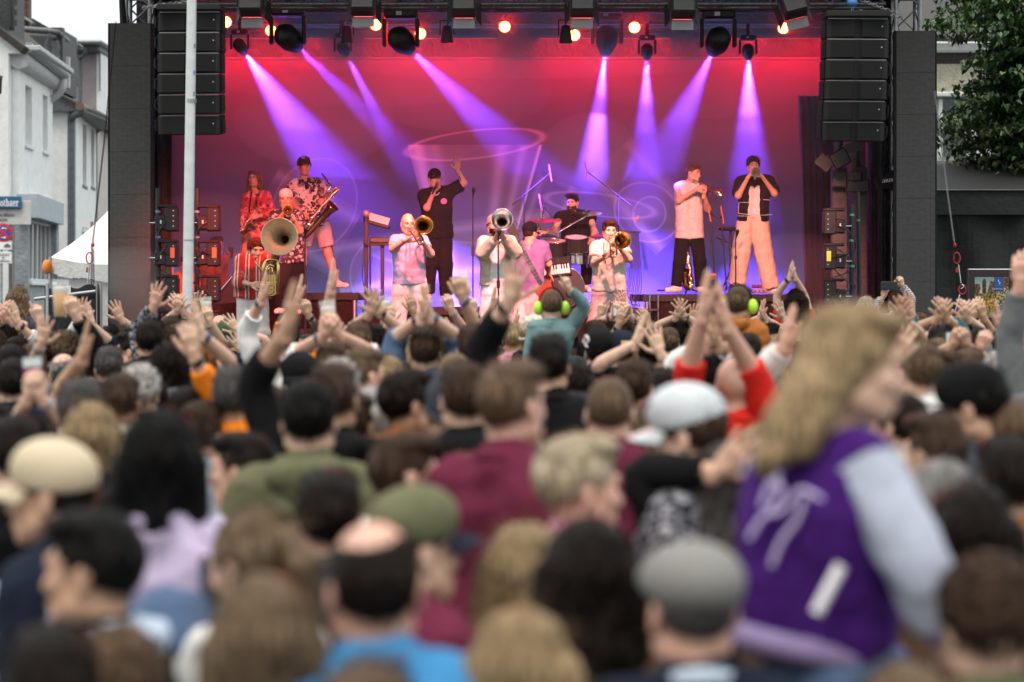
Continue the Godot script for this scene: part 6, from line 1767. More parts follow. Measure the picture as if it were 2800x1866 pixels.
func trunk_bones(f: bool, g: float, arms: bool, hem: float) -> Array:
	var w := 0.9 if f else 1.0
	var b := [["c", Vector3(-0.155 * w, 1.415, 0.01), Vector3(0.155 * w, 1.415, 0.01), 0.055 + g, 0.055 + g],
		["c", Vector3(0, 1.42, 0.03), Vector3(0, 1.53, 0.012), 0.055 + g * 0.3, 0.05]]
	for s: float in [-1.0, 1.0]:
		b.append(["c", Vector3(0, 1.48, 0.025), Vector3(0.13 * s * w, 1.43, 0.015), 0.045 + g * 0.5, 0.045 + g])
		b.append(["c", Vector3(0.09 * s * w, 1.34, 0.0), Vector3(0.068 * s * w, 1.08, 0.0), 0.1 + g, 0.092 + g])
		b.append(["f", Vector3(0.068 * s * w, 1.1, 0.0), Vector3(0.085 * s, hem, 0.0), 0.093 + g, 0.108 + g])
		if arms:
			b.append(["c", Vector3(0.185 * s * w, 1.4, 0.01), Vector3(0.235 * s * w, 1.13, 0.03), 0.05 + g, 0.042 + g])
			b.append(["c", Vector3(0.235 * s * w, 1.13, 0.03), Vector3(0.22 * s * w, 0.9, -0.07), 0.042 + g, 0.03 + g])
	return b

func crowd_mesh(key: String) -> Variant:
	if protos.has(key): return protos[key]
	var f := key.ends_with("f")
	var g: Geo
	match key.get_slice("_", 0):
		"trunk": g = blend_mesh(trunk_bones(f, 0.0, false, 0.95), 0.028, 0.05)
		"coatbare": g = ruffle(blend_mesh(trunk_bones(f, 0.024, false, 0.86), 0.024, 0.05), 0.014, Vector3(7, 10, 7), 3)
		"coat": g = ruffle(blend_mesh(trunk_bones(f, 0.024, true, 0.86), 0.024, 0.05), 0.014, Vector3(7, 10, 7), 4)
		"hood": g = ruffle(blend_mesh([["c", Vector3(-0.07, 1.475, 0.085), Vector3(0.07, 1.475, 0.085), 0.05, 0.05], ["c", Vector3(-0.07, 1.475, 0.085), Vector3(-0.065, 1.49, -0.02), 0.045, 0.03], ["c", Vector3(0.07, 1.475, 0.085), Vector3(0.065, 1.49, -0.02), 0.045, 0.03], ["c", Vector3(0, 1.47, 0.1), Vector3(0, 1.36, 0.13), 0.05, 0.03]], 0.02, 0.04), 0.012, Vector3(12, 12, 12), 5)
		"collar":
			var ps := []
			for i in 16: ps.append(Vector3(0.068 * cos(TAU * i / 16), 1.492 + 0.02 * sin(TAU * i / 16), 0.018 + 0.066 * sin(TAU * i / 16)))
			g = Geo.new().tube(ps, [0.02], 7, false, true)
		"legs":
			var b := [["c", Vector3(-0.07, 0.95, 0), Vector3(0.07, 0.95, 0), 0.115, 0.115]]
			for s: float in [-1.0, 1.0]:
				b.append(["c", Vector3(0.085 * s, 0.9, 0), Vector3(0.1 * s, 0.48, 0), 0.095, 0.07])
				b.append(["f", Vector3(0.1 * s, 0.48, 0), Vector3(0.105 * s, 0.07, 0.02), 0.07, 0.058])
			g = blend_mesh(b, 0.03, 0.04)
		"astride":   # sitting on someone's shoulders
			var b := [["c", Vector3(-0.08, 0.93, 0), Vector3(0.08, 0.93, 0), 0.12, 0.12]]
			for s: float in [-1.0, 1.0]:
				b.append(["c", Vector3(0.1 * s, 0.9, 0), Vector3(0.19 * s, 0.88, -0.36), 0.095, 0.075])
				b.append(["c", Vector3(0.19 * s, 0.88, -0.36), Vector3(0.17 * s, 0.5, -0.42), 0.072, 0.055])
			g = blend_mesh(b, 0.03, 0.04)
		"body":
			var z := key.get_slice("_", 1).to_float()
			if not protos.has("full" + str(f)):
				protos["full" + str(f)] = blend_mesh(trunk_bones(f, 0.0, true, 0.95), 0.028, 0.05)
				for s in [-1, 1]: protos["full" + str(f)].add(hand_geo("curl", 0.007, s < 0), hand_at(Vector3(0.22 * s * (0.9 if f else 1.0), 0.9, -0.07), Vector3(0, -1, -0.25), Vector3(-s, 0, 0)))
			g = Geo.new().add(protos["full" + str(f)], Transform3D(Basis() * z, Vector3.ZERO))
			g.add(head_geo("f" if f else "m", 0.01), Transform3D(Basis() * lerpf(z, 1.02, 0.75), Vector3(0, 1.625, -0.005) * z))
	if key.begins_with("trunk"):
		protos[key] = g
		return g
	protos[key] = g.mesh()
	return protos[key]

func hair_mesh(style: String) -> Mesh:
	var key := "hm_" + style
	if not protos.has(key): protos[key] = Geo.new().add(hair_geo(style, 0.01)).mesh()
	return protos[key]

var heads := []       # [x, y, d, words] of the people placed by hand
# px, py: top of the head; yaw 0 looks at the stage, positive turns to the left of the picture
func fan(px: float, py: float, d: float, style: String, tone: String, top: String, yaw: float, label: String, arms := [], o := {}) -> Node3D:
	d *= lerpf(0.95, 1.0, smoothstep(4.0, 19.0, d)) if not o.has("far") else 1.0
	var p := at(px, py, d)
	var hat: Array = o.get("hat", [])
	var lift := 0.15 if hat.is_empty() else 0.164
	var s: float = o.get("size", p.y / (1.625 + lift))
	s = roundf(s * 33.0) / 33.0
	var base := p.y - 1.625 * s - lift if o.has("seat") else 0.0
	var hs := lerpf(s, 1.02, 0.75)
	if not o.has("seat"): s = (p.y - lift * hs) / 1.625
	else: base = p.y - 1.625 * s - lift * hs
	var t := thing("person", label, "person", Vector3(p.x, base, p.z), o.get("group", "people in the crowd"))
	t.rotation.y = yaw
	var f: bool = style in ["long", "bob", "pony", "bun"] or o.get("f", false)
	var fs := "f" if f else "m"
	var k := Transform3D(Basis() * s, Vector3.ZERO)
	var hx := Transform3D(Basis.from_euler(Vector3(o.get("pitch", 0.0), o.get("turn", 0.0), o.get("roll", 0.0)), EULER_ORDER_YXZ) * hs, Vector3(0, 1.625, -0.005) * s)
	var sm := skin(o.get("skin", "fair"))
	var tm := top_mat(top)
	if arms.is_empty() and not (o.has("pitch") or o.has("turn") or o.has("roll")):
		part("body", crowd_mesh("body_%.2f_%s" % [s, fs]), sm, t)
		part("top", crowd_mesh("coat_" + fs), tm, t, k)
	else:
		var g := Geo.new().add(crowd_mesh("trunk_" + fs), k)
		g.add(head_geo(fs, 0.01), hx)
		var until: float = o.get("sleeve", 0.93)
		var inv := t.transform.affine_inverse()
		var done := {}
		for a: Array in arms:    # side, wrist px, py, depth offset, hand pose
			var sd: float = a[0]
			done[sd] = true
			var sh := Vector3(0.165 * sd * (0.92 if f else 1.0), 1.415, 0.0) * s
			var w := inv * at(a[1], a[2], d + a[3])
			var e := elbow(sh, w, 0.29 * s, 0.265 * s, Vector3(sd * 0.45, -0.7, -0.5) if w.y > sh.y else Vector3(sd * 0.9, -0.5, 0.6))
			w = e[1]
			arm_tube(g, sh, e[0], w, s)
			if until > 0.0:
				var sl := Geo.new()
				arm_tube(sl, sh, e[0], w, s, 0.02, until, 10)
				part("sleeve", ruffle(sl, 0.01, Vector3(12, 16, 12), 2), top_mat(o.get("sleeves", top)), t)
			if int(a[1] * 7.0) % 4 == 0 or label.contains("watch") or label.contains("bracelet") or label.contains("band"):
				var bx := (w - (e[0] as Vector3)).normalized()
				part("wristband", Geo.new().tube([w - bx * 0.05, w - bx * 0.022], [0.034 * s], 10), paint("band_%d" % (int(a[1]) % 3), [lin(0.02, 0.02, 0.022), lin(0.3, 0.3, 0.32), lin(0.05, 0.08, 0.14)][int(a[1]) % 3], 0.4), t)
			var pose: String = a[4]
			var dir: Vector3 = ((w - (e[0] as Vector3)).normalized() + Vector3(0, 2.5 if pose == "flat" else 0.8, 0)).normalized()
			var palm := Vector3(-sd, 0, -0.2) if pose == "flat" else Vector3(-sd * 0.25, 0, -1)
			if a.size() > 5: palm = a[5]
			g.add(hand_geo(pose, 0.006, sd < 0), hand_at(w, dir, palm, s))
		for sd: float in [-1.0, 1.0]:
			if done.has(sd): continue
			var sh := Vector3(0.165 * sd * (0.92 if f else 1.0), 1.415, 0.0) * s
			var e := Vector3(0.22 * sd, 1.14, 0.04) * s
			var w := Vector3(0.2 * sd, 0.92, -0.08) * s
			arm_tube(g, sh, e, w, s)
			var sl := Geo.new()
			arm_tube(sl, sh, e, w, s, 0.02, maxf(until, 0.3))
			part("sleeve", sl, top_mat(o.get("sleeves", top)), t)
			g.add(hand_geo("curl", 0.007, sd < 0), hand_at(w, Vector3(0, -1, -0.2), Vector3(-sd, 0, 0), s))
		part("body", g, sm, t)
		part("top", crowd_mesh("coatbare_" + fs), tm, t, k)
	if o.has("hood") or top in ["black", "olive", "grey", "teal"] and absf(sin(px * 3.7)) > 0.55: part("hood", crowd_mesh("hood_" + fs), top_mat(o.get("hood", top)), t, k)
	else: part("collar", crowd_mesh("collar_" + fs), top_mat(o.get("collar", top)), t, k)
	part("trousers", crowd_mesh("astride_m" if o.has("seat") else "legs_m"), top_mat(o.get("legs", "denim")), t, k)
	if not o.has("seat"):
		for q in [-1, 1]: shoe_low(t, Vector3(0.105 * q, 0, 0.02) * s, s)
	if style != "bald":
		if style in ["ring", "buzz"] and tone == "none": pass
		else: part("hair", hair_mesh(style), hair_mat(tone), t, hx)
	if not hat.is_empty():
		wear(t, hat[0], top_mat(hat[1]) if TOPS.has(hat[1]) else neon(hat[1]), top_mat(hat[2]) if TOPS.has(hat[2]) else neon(hat[2]), hx)
	if o.has("beard"): part("beard", beard_mesh(), hair_mat(o.beard), t, hx)
	if absf(yaw + o.get("turn", 0.0)) > 0.9:
		features(t, hx, "dark" if tone in ["none", "black"] else tone)
	if label.contains("glasses"):
		for q in [-1, 1]:
			var ps := []
			for i in 12: ps.append(Vector3(0.033 * q + 0.022 * cos(TAU * i / 12), 0.008 + 0.018 * sin(TAU * i / 12), -0.106 + 0.012 * absf(cos(TAU * i / 12))))
			part("spectacle_rim", Geo.new().tube(ps, [0.0025], 5, false, true), paint("eye", lin(0.05, 0.036, 0.03), 0.2), t, hx)
	if label.contains("backpack"):
		var bp := part("backpack", ruffle(blend_mesh([["e", Vector3(0.04, 1.16, 0.19), Vector3(0.15, 0.22, 0.09)], ["e", Vector3(0.04, 1.08, 0.25), Vector3(0.11, 0.11, 0.06)]], 0.02, 0.03), 0.01, Vector3(9, 9, 9), 7), top_mat("denim"), t, k)
		for q in [-1, 1]: part("strap", Geo.new().tube(smooth_path([Vector3(0.1 * q + 0.03, 1.34, 0.17), Vector3(0.11 * q, 1.47, 0.05), Vector3(0.12 * q, 1.4, -0.1)]), [0.022], 6, true, false, 0.4), top_mat("slate"), bp)
		part("emblem", Geo.new().ball(Vector3(0.02, 1.27, 0.275), Vector3(0.026, 0.018, 0.006), 10, 5), top_mat("white"), bp)
	heads.append([px, py, d, label])
	t.set_meta("hx", hx)
	return t

func neon(c: String) -> Material:
	return paint("neon_" + c, {"neon": lin(0.42, 0.75, 0.04), "khaki": lin(0.46, 0.38, 0.25), "fog": lin(0.44, 0.48, 0.5), "tweed": lin(0.17, 0.165, 0.155)}[c], 0.6 if c != "tweed" else 0.9)
func shoe_low(t: Node3D, p: Vector3, s: float) -> void:
	if not protos.has("shoe_m"):
		protos.shoe_m = blend_mesh([["c", Vector3(0, 0.05, 0.05), Vector3(0, 0.035, -0.15), 0.046, 0.036], ["c", Vector3(0, 0.1, 0.03), Vector3(0, 0.05, -0.03), 0.045, 0.045], ["-p", Vector3(0, 0.004, 0), Vector3(0, -1, 0), 0, 0, 0.003]], 0.025, 0.03).mesh()
	part("shoe", protos.shoe_m, paint("dark_shoe", lin(0.03, 0.03, 0.03), 0.6), t, Transform3D(Basis() * s, p))
func beard_mesh() -> Mesh:
	if not protos.has("bm"): protos.bm = Geo.new().add(beard_geo()).mesh()
	return protos.bm

func beer(label: String, p: Vector3, s := 1.0, tilt := 0.0) -> void:
	var t := thing("beer_glass", label, "beer glass", p, "drinks held up")
	t.basis = Basis(Vector3.BACK, tilt) * s
	var cup := paint("cup", lin(0.85, 0.87, 0.88, 0.1), 0.05)
	cup.transparency = BaseMaterial3D.TRANSPARENCY_ALPHA
	part("cup", Geo.new().lathe(Transform3D(), [Vector2(0.001, 0.0), Vector2(0.029, 0.0), Vector2(0.033, 0.06), Vector2(0.04, 0.17), Vector2(0.037, 0.17), Vector2(0.03, 0.06), Vector2(0.026, 0.005), Vector2(0.001, 0.005)], 20), cup, t)
	part("beer", Geo.new().lathe(Transform3D(), [Vector2(0.001, 0.007), Vector2(0.024, 0.007), Vector2(0.0285, 0.06), Vector2(0.033, 0.11), Vector2(0.001, 0.11)], 20), paint("lager", lin(0.72, 0.36, 0.035), 0.2), t)
	part("foam", Geo.new().lathe(Transform3D(), [Vector2(0.0332, 0.11), Vector2(0.035, 0.133), Vector2(0.022, 0.139), Vector2(0.001, 0.141)], 20), worn("foam", lin(0.82, 0.79, 0.7), 0.9, 30.0, 0.6), t)
func build_crowd() -> void:
	var kids := "children on shoulders"
	# ---- nearest rows, far out of focus
	fan(1020, 1386, 3.95, "ring", "dark", "blue", 0.25, "balding man in a bright blue collar in the centre foreground", [], {"skin": "pink", "collar": "denim"})
	fan(1895, 1440, 4.15, "buzz", "grey", "navy", 0.2, "man in a grey tweed flat cap and navy jacket in the foreground", [], {"hat": ["flat", "tweed", "tweed"], "skin": "pink", "collar": "sky"})
	fan(720, 1550, 3.9, "bob", "ash", "blue", 0.1, "woman with smooth grey blond hair in the foreground, left of the balding man", [], {})
	fan(1425, 1640, 4.0, "long", "blond", "grey", -0.05, "woman with long straight blond hair at the bottom centre edge", [], {})
	fan(262, 1375, 4.6, "fade", "black", "black", 1.25, "young man with dark quiff and shaved sides, in profile to the left", [], {"skin": "tan", "hood": "sky"})
	fan(140, 1690, 4.0, "short", "dark", "black", 0.35, "dark-haired head in the bottom left corner", [], {})
	fan(318, 1715, 4.3, "curly", "light", "slate", 0.3, "person with tousled light brown hair beside the bottom left corner head", [], {})
	fan(690, 1372, 5.0, "pony", "ash", "white", 0.85, "girl with an ash blond ponytail looking down to the left", [], {"pitch": -0.25})
	fan(1610, 1392, 4.45, "long", "dark", "brown", 0.0, "woman with long dark brown hair left of the tweed flat cap", [], {})
	fan(1445, 1412, 5.2, "long", "blond", "grey", -0.5, "blond woman in grey half hidden behind the long dark hair", [], {})
	fan(2700, 1515, 4.25, "curly", "brown", "olive", 0.2, "person with wavy brown hair at the right bottom edge", [], {"f": true})
	fan(2480, 1795, 3.9, "bob", "ash", "sky", 0.0, "adult with ash hair carrying the girl in the purple jacket", [], {})
	fan(1000, 1800, 3.55, "short", "light", "slate", 0.0, "light brown crown of a head cut off below the balding man", [], {})
	fan(145, 1188, 5.6, "buzz", "dark", "navy", 1.4, "man in a beige baseball cap looking left, navy padded jacket", [], {"hat": ["cap", "khaki", "khaki"], "skin": "tan", "sleeves": "cream"})
	fan(350, 1300, 5.7, "short", "dark", "black", 0.1, "dark brown head just behind the young man with the quiff", [], {"hood": "cream"})
	fan(215, 1325, 6.3, "curly", "ginger", "black", 0.2, "ginger curls peeping out behind the man with the quiff", [], {})
	fan(440, 1102, 5.25, "bob", "black", "lilac", 0.05, "woman with a glossy black bob, lilac jacket and dark blue backpack", [], {})
	fan(668, 1168, 7.0, "fade", "dark", "white", 1.2, "young man with a dark fringe in profile to the left beside the black bob", [], {"skin": "pink"})
	fan(845, 1024, 6.9, "short", "black", "olive", 0.0, "black-haired man in an olive green jacket, seen from behind", [], {})
	fan(900, 1270, 5.7, "short", "dark", "slate", 0.0, "dark brown head in front of the olive jacket", [], {})
	fan(1105, 1168, 6.4, "fade", "brown", "white", -1.1, "man with a brown undercut in profile to the right, centre left", [], {"skin": "pink"})
	fan(1130, 1315, 5.1, "buzz", "brown", "maroon", -1.0, "person in an olive cap with a navy brim pointing right", [], {"hat": ["cap", "olive", "navy"], "skin": "fair"})
	fan(1395, 970, 6.2, "fade", "light", "maroon", -0.6, "tall man with cropped light brown hair in a burgundy sweater", [], {"skin": "pink"})
	fan(1270, 978, 7.6, "short", "brown", "black", 0.2, "brown head tucked behind the man in burgundy", [], {"hood": "black"})
	fan(1400, 1202, 6.4, "bun", "dark", "slate", 0.25, "woman with long dark hair pinned up, below the burgundy sweater", [], {})
	fan(1580, 1174, 5.6, "short", "pale", "pink", -1.15, "older person with pale blond hair and a pink face in profile to the right", [], {"skin": "pink"})
	fan(1985, 1192, 6.2, "long", "grey", "black", 0.2, "person with long dark grey hair left of the purple jacket", [[-1, 1965, 1290, -0.12, "open", Vector3(0.4, 0, -1)]], {})
	fan(1830, 1264, 6.4, "bun", "dark", "black", 0.1, "dark hair with a clip just above the tweed flat cap", [], {})
	fan(1885, 1038, 6.3, "short", "brown", "check", 1.15, "man in a pale grey cap and a black and white chequered jacket", [], {"pitch": -0.15, "hat": ["cap", "fog", "fog"], "skin": "fair"})
	fan(1735, 1102, 7.7, "short", "light", "brown", 0.0, "light brown head left of the pale grey cap", [], {})
	fan(1668, 1014, 7.6, "buzz", "light", "maroon", -0.1, "close-cropped light brown head right of the burgundy sweater", [], {})
	fan(2560, 1115, 6.8, "fade", "brown", "beige", 0.6, "man with a brown undercut and beige jacket right of the girl's purple jacket", [], {"skin": "fair"})
	fan(2455, 1062, 8.3, "short", "dark", "yellow", 0.9, "dark-haired man with a yellow collar behind the girl's arm", [], {"skin": "tan"})
	fan(2650, 1300, 5.0, "long", "dark", "brown", 0.1, "woman with long dark hair near the right edge", [], {})
	fan(2575, 1240, 5.7, "long", "silver", "slate", -0.1, "woman with long silver blond hair behind the long dark hair at the right", [], {})
	fan(2760, 1178, 6.0, "short", "dark", "rust", 0.2, "dark brown head at the right edge below the bald tan man", [], {})
	fan(2740, 1066, 7.0, "buzz", "light", "lime", 0.5, "nearly bald tanned man with a pale green collar at the right edge", [], {"skin": "tan"})
	fan(2670, 978, 7.0, "short", "black", "slate", 0.95, "man in a black baseball cap looking down to the left", [], {"hat": ["cap", "black", "black"], "skin": "tan", "pitch": -0.3})
	fan(45, 1122, 7.0, "short", "dark", "black", 0.1, "dark brown head above the beige baseball cap", [], {})
	fan(250, 1090, 7.5, "bob", "blond", "black", 0.0, "woman with straight honey blond hair left of the black bob", [], {})
	fan(220, 1024, 8.2, "short", "grey", "maroon", 0.0, "grey-haired man with a wine red scarf behind the honey blond woman", [], {"collar": "pink"})
	fan(545, 1088, 8.4, "short", "brown", "sky", -0.3, "brown-haired man between the black bob and the olive jacket", [], {"skin": "pink"})
	fan(640, 988, 8.5, "short", "grey", "orange", 0.1, "dark grey head with an orange collar left of the olive jacket", [], {})
	fan(960, 1062, 8.2, "fade", "brown", "slate", -0.2, "brown undercut head right of the olive jacket", [], {})
	fan(2012, 960, 9.0, "bald", "none", "red", -0.05, "bald man in a red jacket holding both arms up", [[-1, 1925, 852, -0.2, "flat"], [1, 1965, 848, -0.2, "flat"]], {"skin": "pink", "sleeve": 0.62})
	fan(1113, 1000, 8.2, "short", "dark", "rust", -1.0, "smiling dark-haired man with a tanned face turned right", [], {"skin": "tan"})
	fan(1021, 1048, 8.6, "short", "white", "white", -0.2, "white-haired head behind the smiling man", [], {})
	fan(1232, 1005, 8.0, "buzz", "dark", "black", 0.1, "person in a dark grey beanie between the smiling man and the burgundy sweater", [], {"hat": ["beanie", "slate", "slate"]})
	# ---- middle rows
	fan(384, 997, 10.4, "curly", "white", "black", 0.0, "white-haired head left of the orange sleeve", [], {})
	fan(185, 1000, 11.4, "short", "dark", "black", 0.2, "dark head right of the lit phone at the left", [], {})
	fan(332, 1052, 11.0, "curly", "blond", "lilac", 0.0, "blond curls below the white-haired head", [], {"f": true})
	fan(416, 1030, 11.0, "short", "dark", "slate", 0.0, "dark head between blond curls and the orange sleeve", [], {})
	fan(510, 1050, 9.6, "short", "dark", "orange", 0.1, "person raising an arm in a vivid orange sleeve", [[1, 528, 970, -0.1, "curl"]], {"sleeve": 0.9})
	fan(559, 1008, 11.0, "short", "dark", "black", 0.0, "dark head right behind the raised orange sleeve", [], {})
	fan(30, 935, 11.8, "short", "dark", "black", 0.2, "dark head and black jacket at the left edge", [], {})
	fan(36, 973, 11.0, "short", "dark", "navy", 0.1, "dark head below the black jacket at the left edge", [], {})
	fan(75, 937, 13.6, "bob", "light", "grey", 0.9, "woman with light brown hair in profile near the left edge", [], {})
	fan(173, 958, 13.0, "ring", "silver", "slate", 0.1, "balding silver-haired man in the left middle", [], {"skin": "pink"})
	fan(298, 940, 13.0, "short", "grey", "slate", 0.1, "grey-haired man in the left middle, ear showing", [], {"skin": "pink"})
	fan(170, 905, 14.0, "curly", "light", "beige", 0.0, "person with a fur-edged hood and light brown curls at the left", [], {"hood": "beige", "f": true})
	fan(440, 973, 12.6, "short", "dark", "black", 0.0, "dark head below the black hooded man on the left", [], {})
	fan(410, 869, 13.4, "short", "dark", "black", 0.0, "man with slick dark grey-streaked hair and a black hooded sweater", [], {"hood": "black", "skin": "pink"})
	fan(360, 902, 15.0, "short", "dark", "navy", 1.4, "bearded man in profile to the left beside the black hooded sweater", [], {"beard": "brown", "skin": "pink"})
	fan(464, 860, 15.4, "short", "brown", "white", 0.0, "brown-haired man in a white shirt right of the black hooded sweater", [], {})
	fan(518, 869, 15.6, "short", "light", "white", 0.1, "light brown head right of the man in the white shirt", [], {})
	fan(583, 922, 12.6, "fade", "ginger", "white", -0.8, "ginger-haired man with a white collar turned to the right", [], {"skin": "pink"})
	fan(622, 868, 18.0, "buzz", "dark", "black", 0.0, "person in a dark green beanie left of centre", [[1, 650, 905, -0.2, "open"]], {"hat": ["beanie", "green", "green"], "sleeve": 0.4})
	fan(601, 853, 20.0, "bald", "none", "grey", 0.0, "bald crown just left of the dark green beanie", [], {"skin": "pink"})
	fan(297, 888, 17.5, "short", "black", "black", 0.0, "black head left of the bearded profile", [[1, 330, 872, -0.1, "open"]], {"sleeves": "slate", "sleeve": 0.85})
	fan(819, 955, 10.8, "buzz", "black", "black", 0.0, "person in a black cap below the big clapping hands", [], {"hat": ["cap_back", "black", "black"]})
	fan(908, 952, 12.6, "short", "dark", "black", 0.0, "dark head left of the undercut man, under the raised mug", [], {})
	fan(990, 943, 10.2, "fade", "light", "white", -0.75, "man with a light brown undercut looking right, centre left", [], {"skin": "pink"})
	fan(1056, 964, 11.2, "long", "blond", "beige", 0.0, "blond hair behind the light brown undercut", [], {})
	fan(926, 982, 9.8, "curly", "white", "cream", -0.1, "white-haired head in front of the light brown undercut", [], {"f": true})
	fan(1128, 905, 12.4, "pony", "blond", "grey", 0.0, "blond woman with a ponytail below the clapping hands with a watch", [], {})
	fan(1051, 937, 13.6, "short", "dark", "black", 0.0, "dark head left of the blond ponytail", [], {})
	fan(1003, 894, 13.9, "short", "dark", "slate", 0.0, "dark brown head below the raised hands left of centre", [], {})
	fan(1215, 910, 14.6, "short", "brown", "black", 0.0, "brown head right of the blond ponytail", [], {})
	fan(1292, 882, 11.8, "short", "brown", "slate", 0.05, "broad brown head under the V sign hand", [], {})
	fan(1244, 952, 10.0, "buzz", "ash", "cream", 0.0, "shaved pale head below the broad brown head", [], {"skin": "pale"})
	fan(1180, 977, 12.6, "short", "dark", "slate", 0.0, "dark head between the ponytail and the shaved pale head", [], {})
	fan(1465, 857, 15.6, "bob", "blond", "black", -1.0, "person in a cream knit beanie and black coat turned right", [], {"hat": ["beanie", "cream", "cream"]})
	fan(1629, 870, 15.0, "short", "brown", "slate", 0.0, "brown head behind the black cap with the white logo", [], {})
	var cap := fan(1640, 892, 12.9, "buzz", "dark", "black", -0.3, "person in a black cap with a white logo right of the teal jacket", [], {"hat": ["cap", "black", "black"]})
	part("cap_logo", Geo.new().tube(smooth_path([Vector3(-0.025, 0.07, 0), Vector3(0.0, 0.11, 0), Vector3(0.02, 0.08, 0), Vector3(-0.01, 0.06, 0), Vector3(0.015, 0.045, 0)], 4), [0.007], 5), top_mat("white"), cap, (cap.get_meta("hx") as Transform3D) * Transform3D(Basis(Vector3.UP, -0.6), Vector3(-0.055, 0.0, 0.098)))
	cap = fan(1697, 899, 14.0, "buzz", "dark", "black", 0.2, "person in a navy cap with a tan leather label", [], {"hat": ["cap_back", "navy", "navy"]})
	part("cap_label", Geo.new().box(Vector3(0.0, 0.075, 0.117), Vector3(0.05, 0.028, 0.012), Basis(Vector3.RIGHT, -0.2), 0.003), paint("tan_leather", lin(0.5, 0.3, 0.14), 0.6), cap, cap.get_meta("hx"))
	fan(1780, 899, 12.8, "short", "dark", "black", 0.0, "dark head right of the navy cap, hand at its side", [[-1, 1738, 940, -0.25, "flat"], [1, 1805, 965, -0.3, "open"]], {"sleeve": 0.5})
	fan(1735, 972, 9.6, "short", "brown", "black", -0.3, "brown head with an ear showing above the light brown head", [], {"skin": "pink"})
	fan(1815, 1000, 10.8, "short", "dark", "black", 0.0, "dark head behind the pale grey cap", [], {})
	fan(1828, 890, 16.6, "short", "light", "olive", 0.0, "light brown head right of centre, near the stage", [], {})
	fan(2520, 924, 9.4, "short", "light", "white", 0.1, "light brown head and long white sleeve right of the blond girl", [[-1, 2440, 985, -0.3, "curl"]], {})
	fan(2612, 955, 12.0, "fade", "brown", "slate", 0.9, "man with glasses and brown undercut looking left, right side", [], {"skin": "pink"})
	fan(2737, 960, 11.0, "curly", "white", "black", 0.1, "white curly hair near the right edge", [], {"collar": "orange", "f": true})
	fan(2567, 919, 14.0, "short", "ash", "cream", 0.0, "ash head below the horizontal phones", [], {})
	fan(2640, 937, 13.6, "buzz", "dark", "navy", 0.0, "small black cap below the upright black phone", [], {"hat": ["cap_back", "black", "black"]})
	fan(2124, 917, 15.8, "curly", "blond", "olive", 0.0, "blond brown curls left of the blond girl's hair", [], {"f": true})
	fan(2043, 907, 13.0, "short", "dark", "slate", 0.0, "dark head of the adult carrying the child in the rust hoodie", [], {})
	fan(1512, 905, 15.0, "short", "dark", "navy", 0.0, "adult carrying the child in the teal jacket", [], {})
	# ---- nearest the stage
	fan(965, 872, 19.5, "short", "dark", "black", 0.0, "small dark head at the stage left of the white cup", [], {})
	fan(1730, 881, 19.0, "short", "brown", "navy", 0.0, "small brown head below the horizontal phone at the stage", [], {})
	fan(2112, 881, 19.0, "short", "black", "black", 0.0, "small black head left of the woman in red", [[1, 2140, 868, -0.1, "open"]], {"sleeve": 0.4})
	fan(2513, 857, 19.0, "curly", "light", "olive", 0.0, "light brown curly head in front of the right LED column", [], {})
	fan(2505, 885, 17.5, "short", "white", "slate", 0.0, "white-grey head below the curly head at the right LED column", [], {})
	fan(2716, 875, 18.0, "curly", "brown", "navy", 0.0, "brown curly head in front of the framed poster", [], {})
	fan(2368, 806, 19.2, "long", "pale", "white", 0.0, "person with long pale blond hair sitting higher than the crowd", [], {"seat": true, "size": 0.8, "group": kids})
	fan(50, 778, 20.0, "long", "ash", "slate", 0.0, "person with long ash blond hair rising above the crowd at the left edge", [], {"seat": true, "size": 0.95, "group": kids})
	fan(2177, 785, 20.0, "long", "dark", "red", 0.0, "woman with long dark hair in a red dress clapping above her head", [[-1, 2160, 758, -0.1, "flat"], [1, 2173, 757, -0.1, "flat"]], {"seat": true, "size": 0.9, "sleeve": 0.25, "group": kids})
	fan(2451, 788, 20.5, "pony", "brown", "stripe", 0.2, "girl in a striped shirt with a ponytail holding a phone up", [[-1, 2415, 812, -0.25, "grip"], [1, 2468, 782, -0.2, "grip"]], {"seat": true, "size": 0.78, "group": kids})
	fan(1508, 780, 15.0, "buzz", "light", "teal", 0.05, "child in a teal quilted jacket wearing neon yellow ear defenders", [[1, 1556, 790, -0.15, "point"]], {"seat": true, "size": 0.72, "hat": ["muffs", "neon", "black"], "group": kids})
	fan(2022, 771, 14.2, "short", "light", "rust", -0.45, "child in a rust brown hoodie wearing neon yellow ear defenders", [], {"seat": true, "size": 0.78, "hat": ["muffs", "neon", "black"], "hood": "rust", "group": kids})
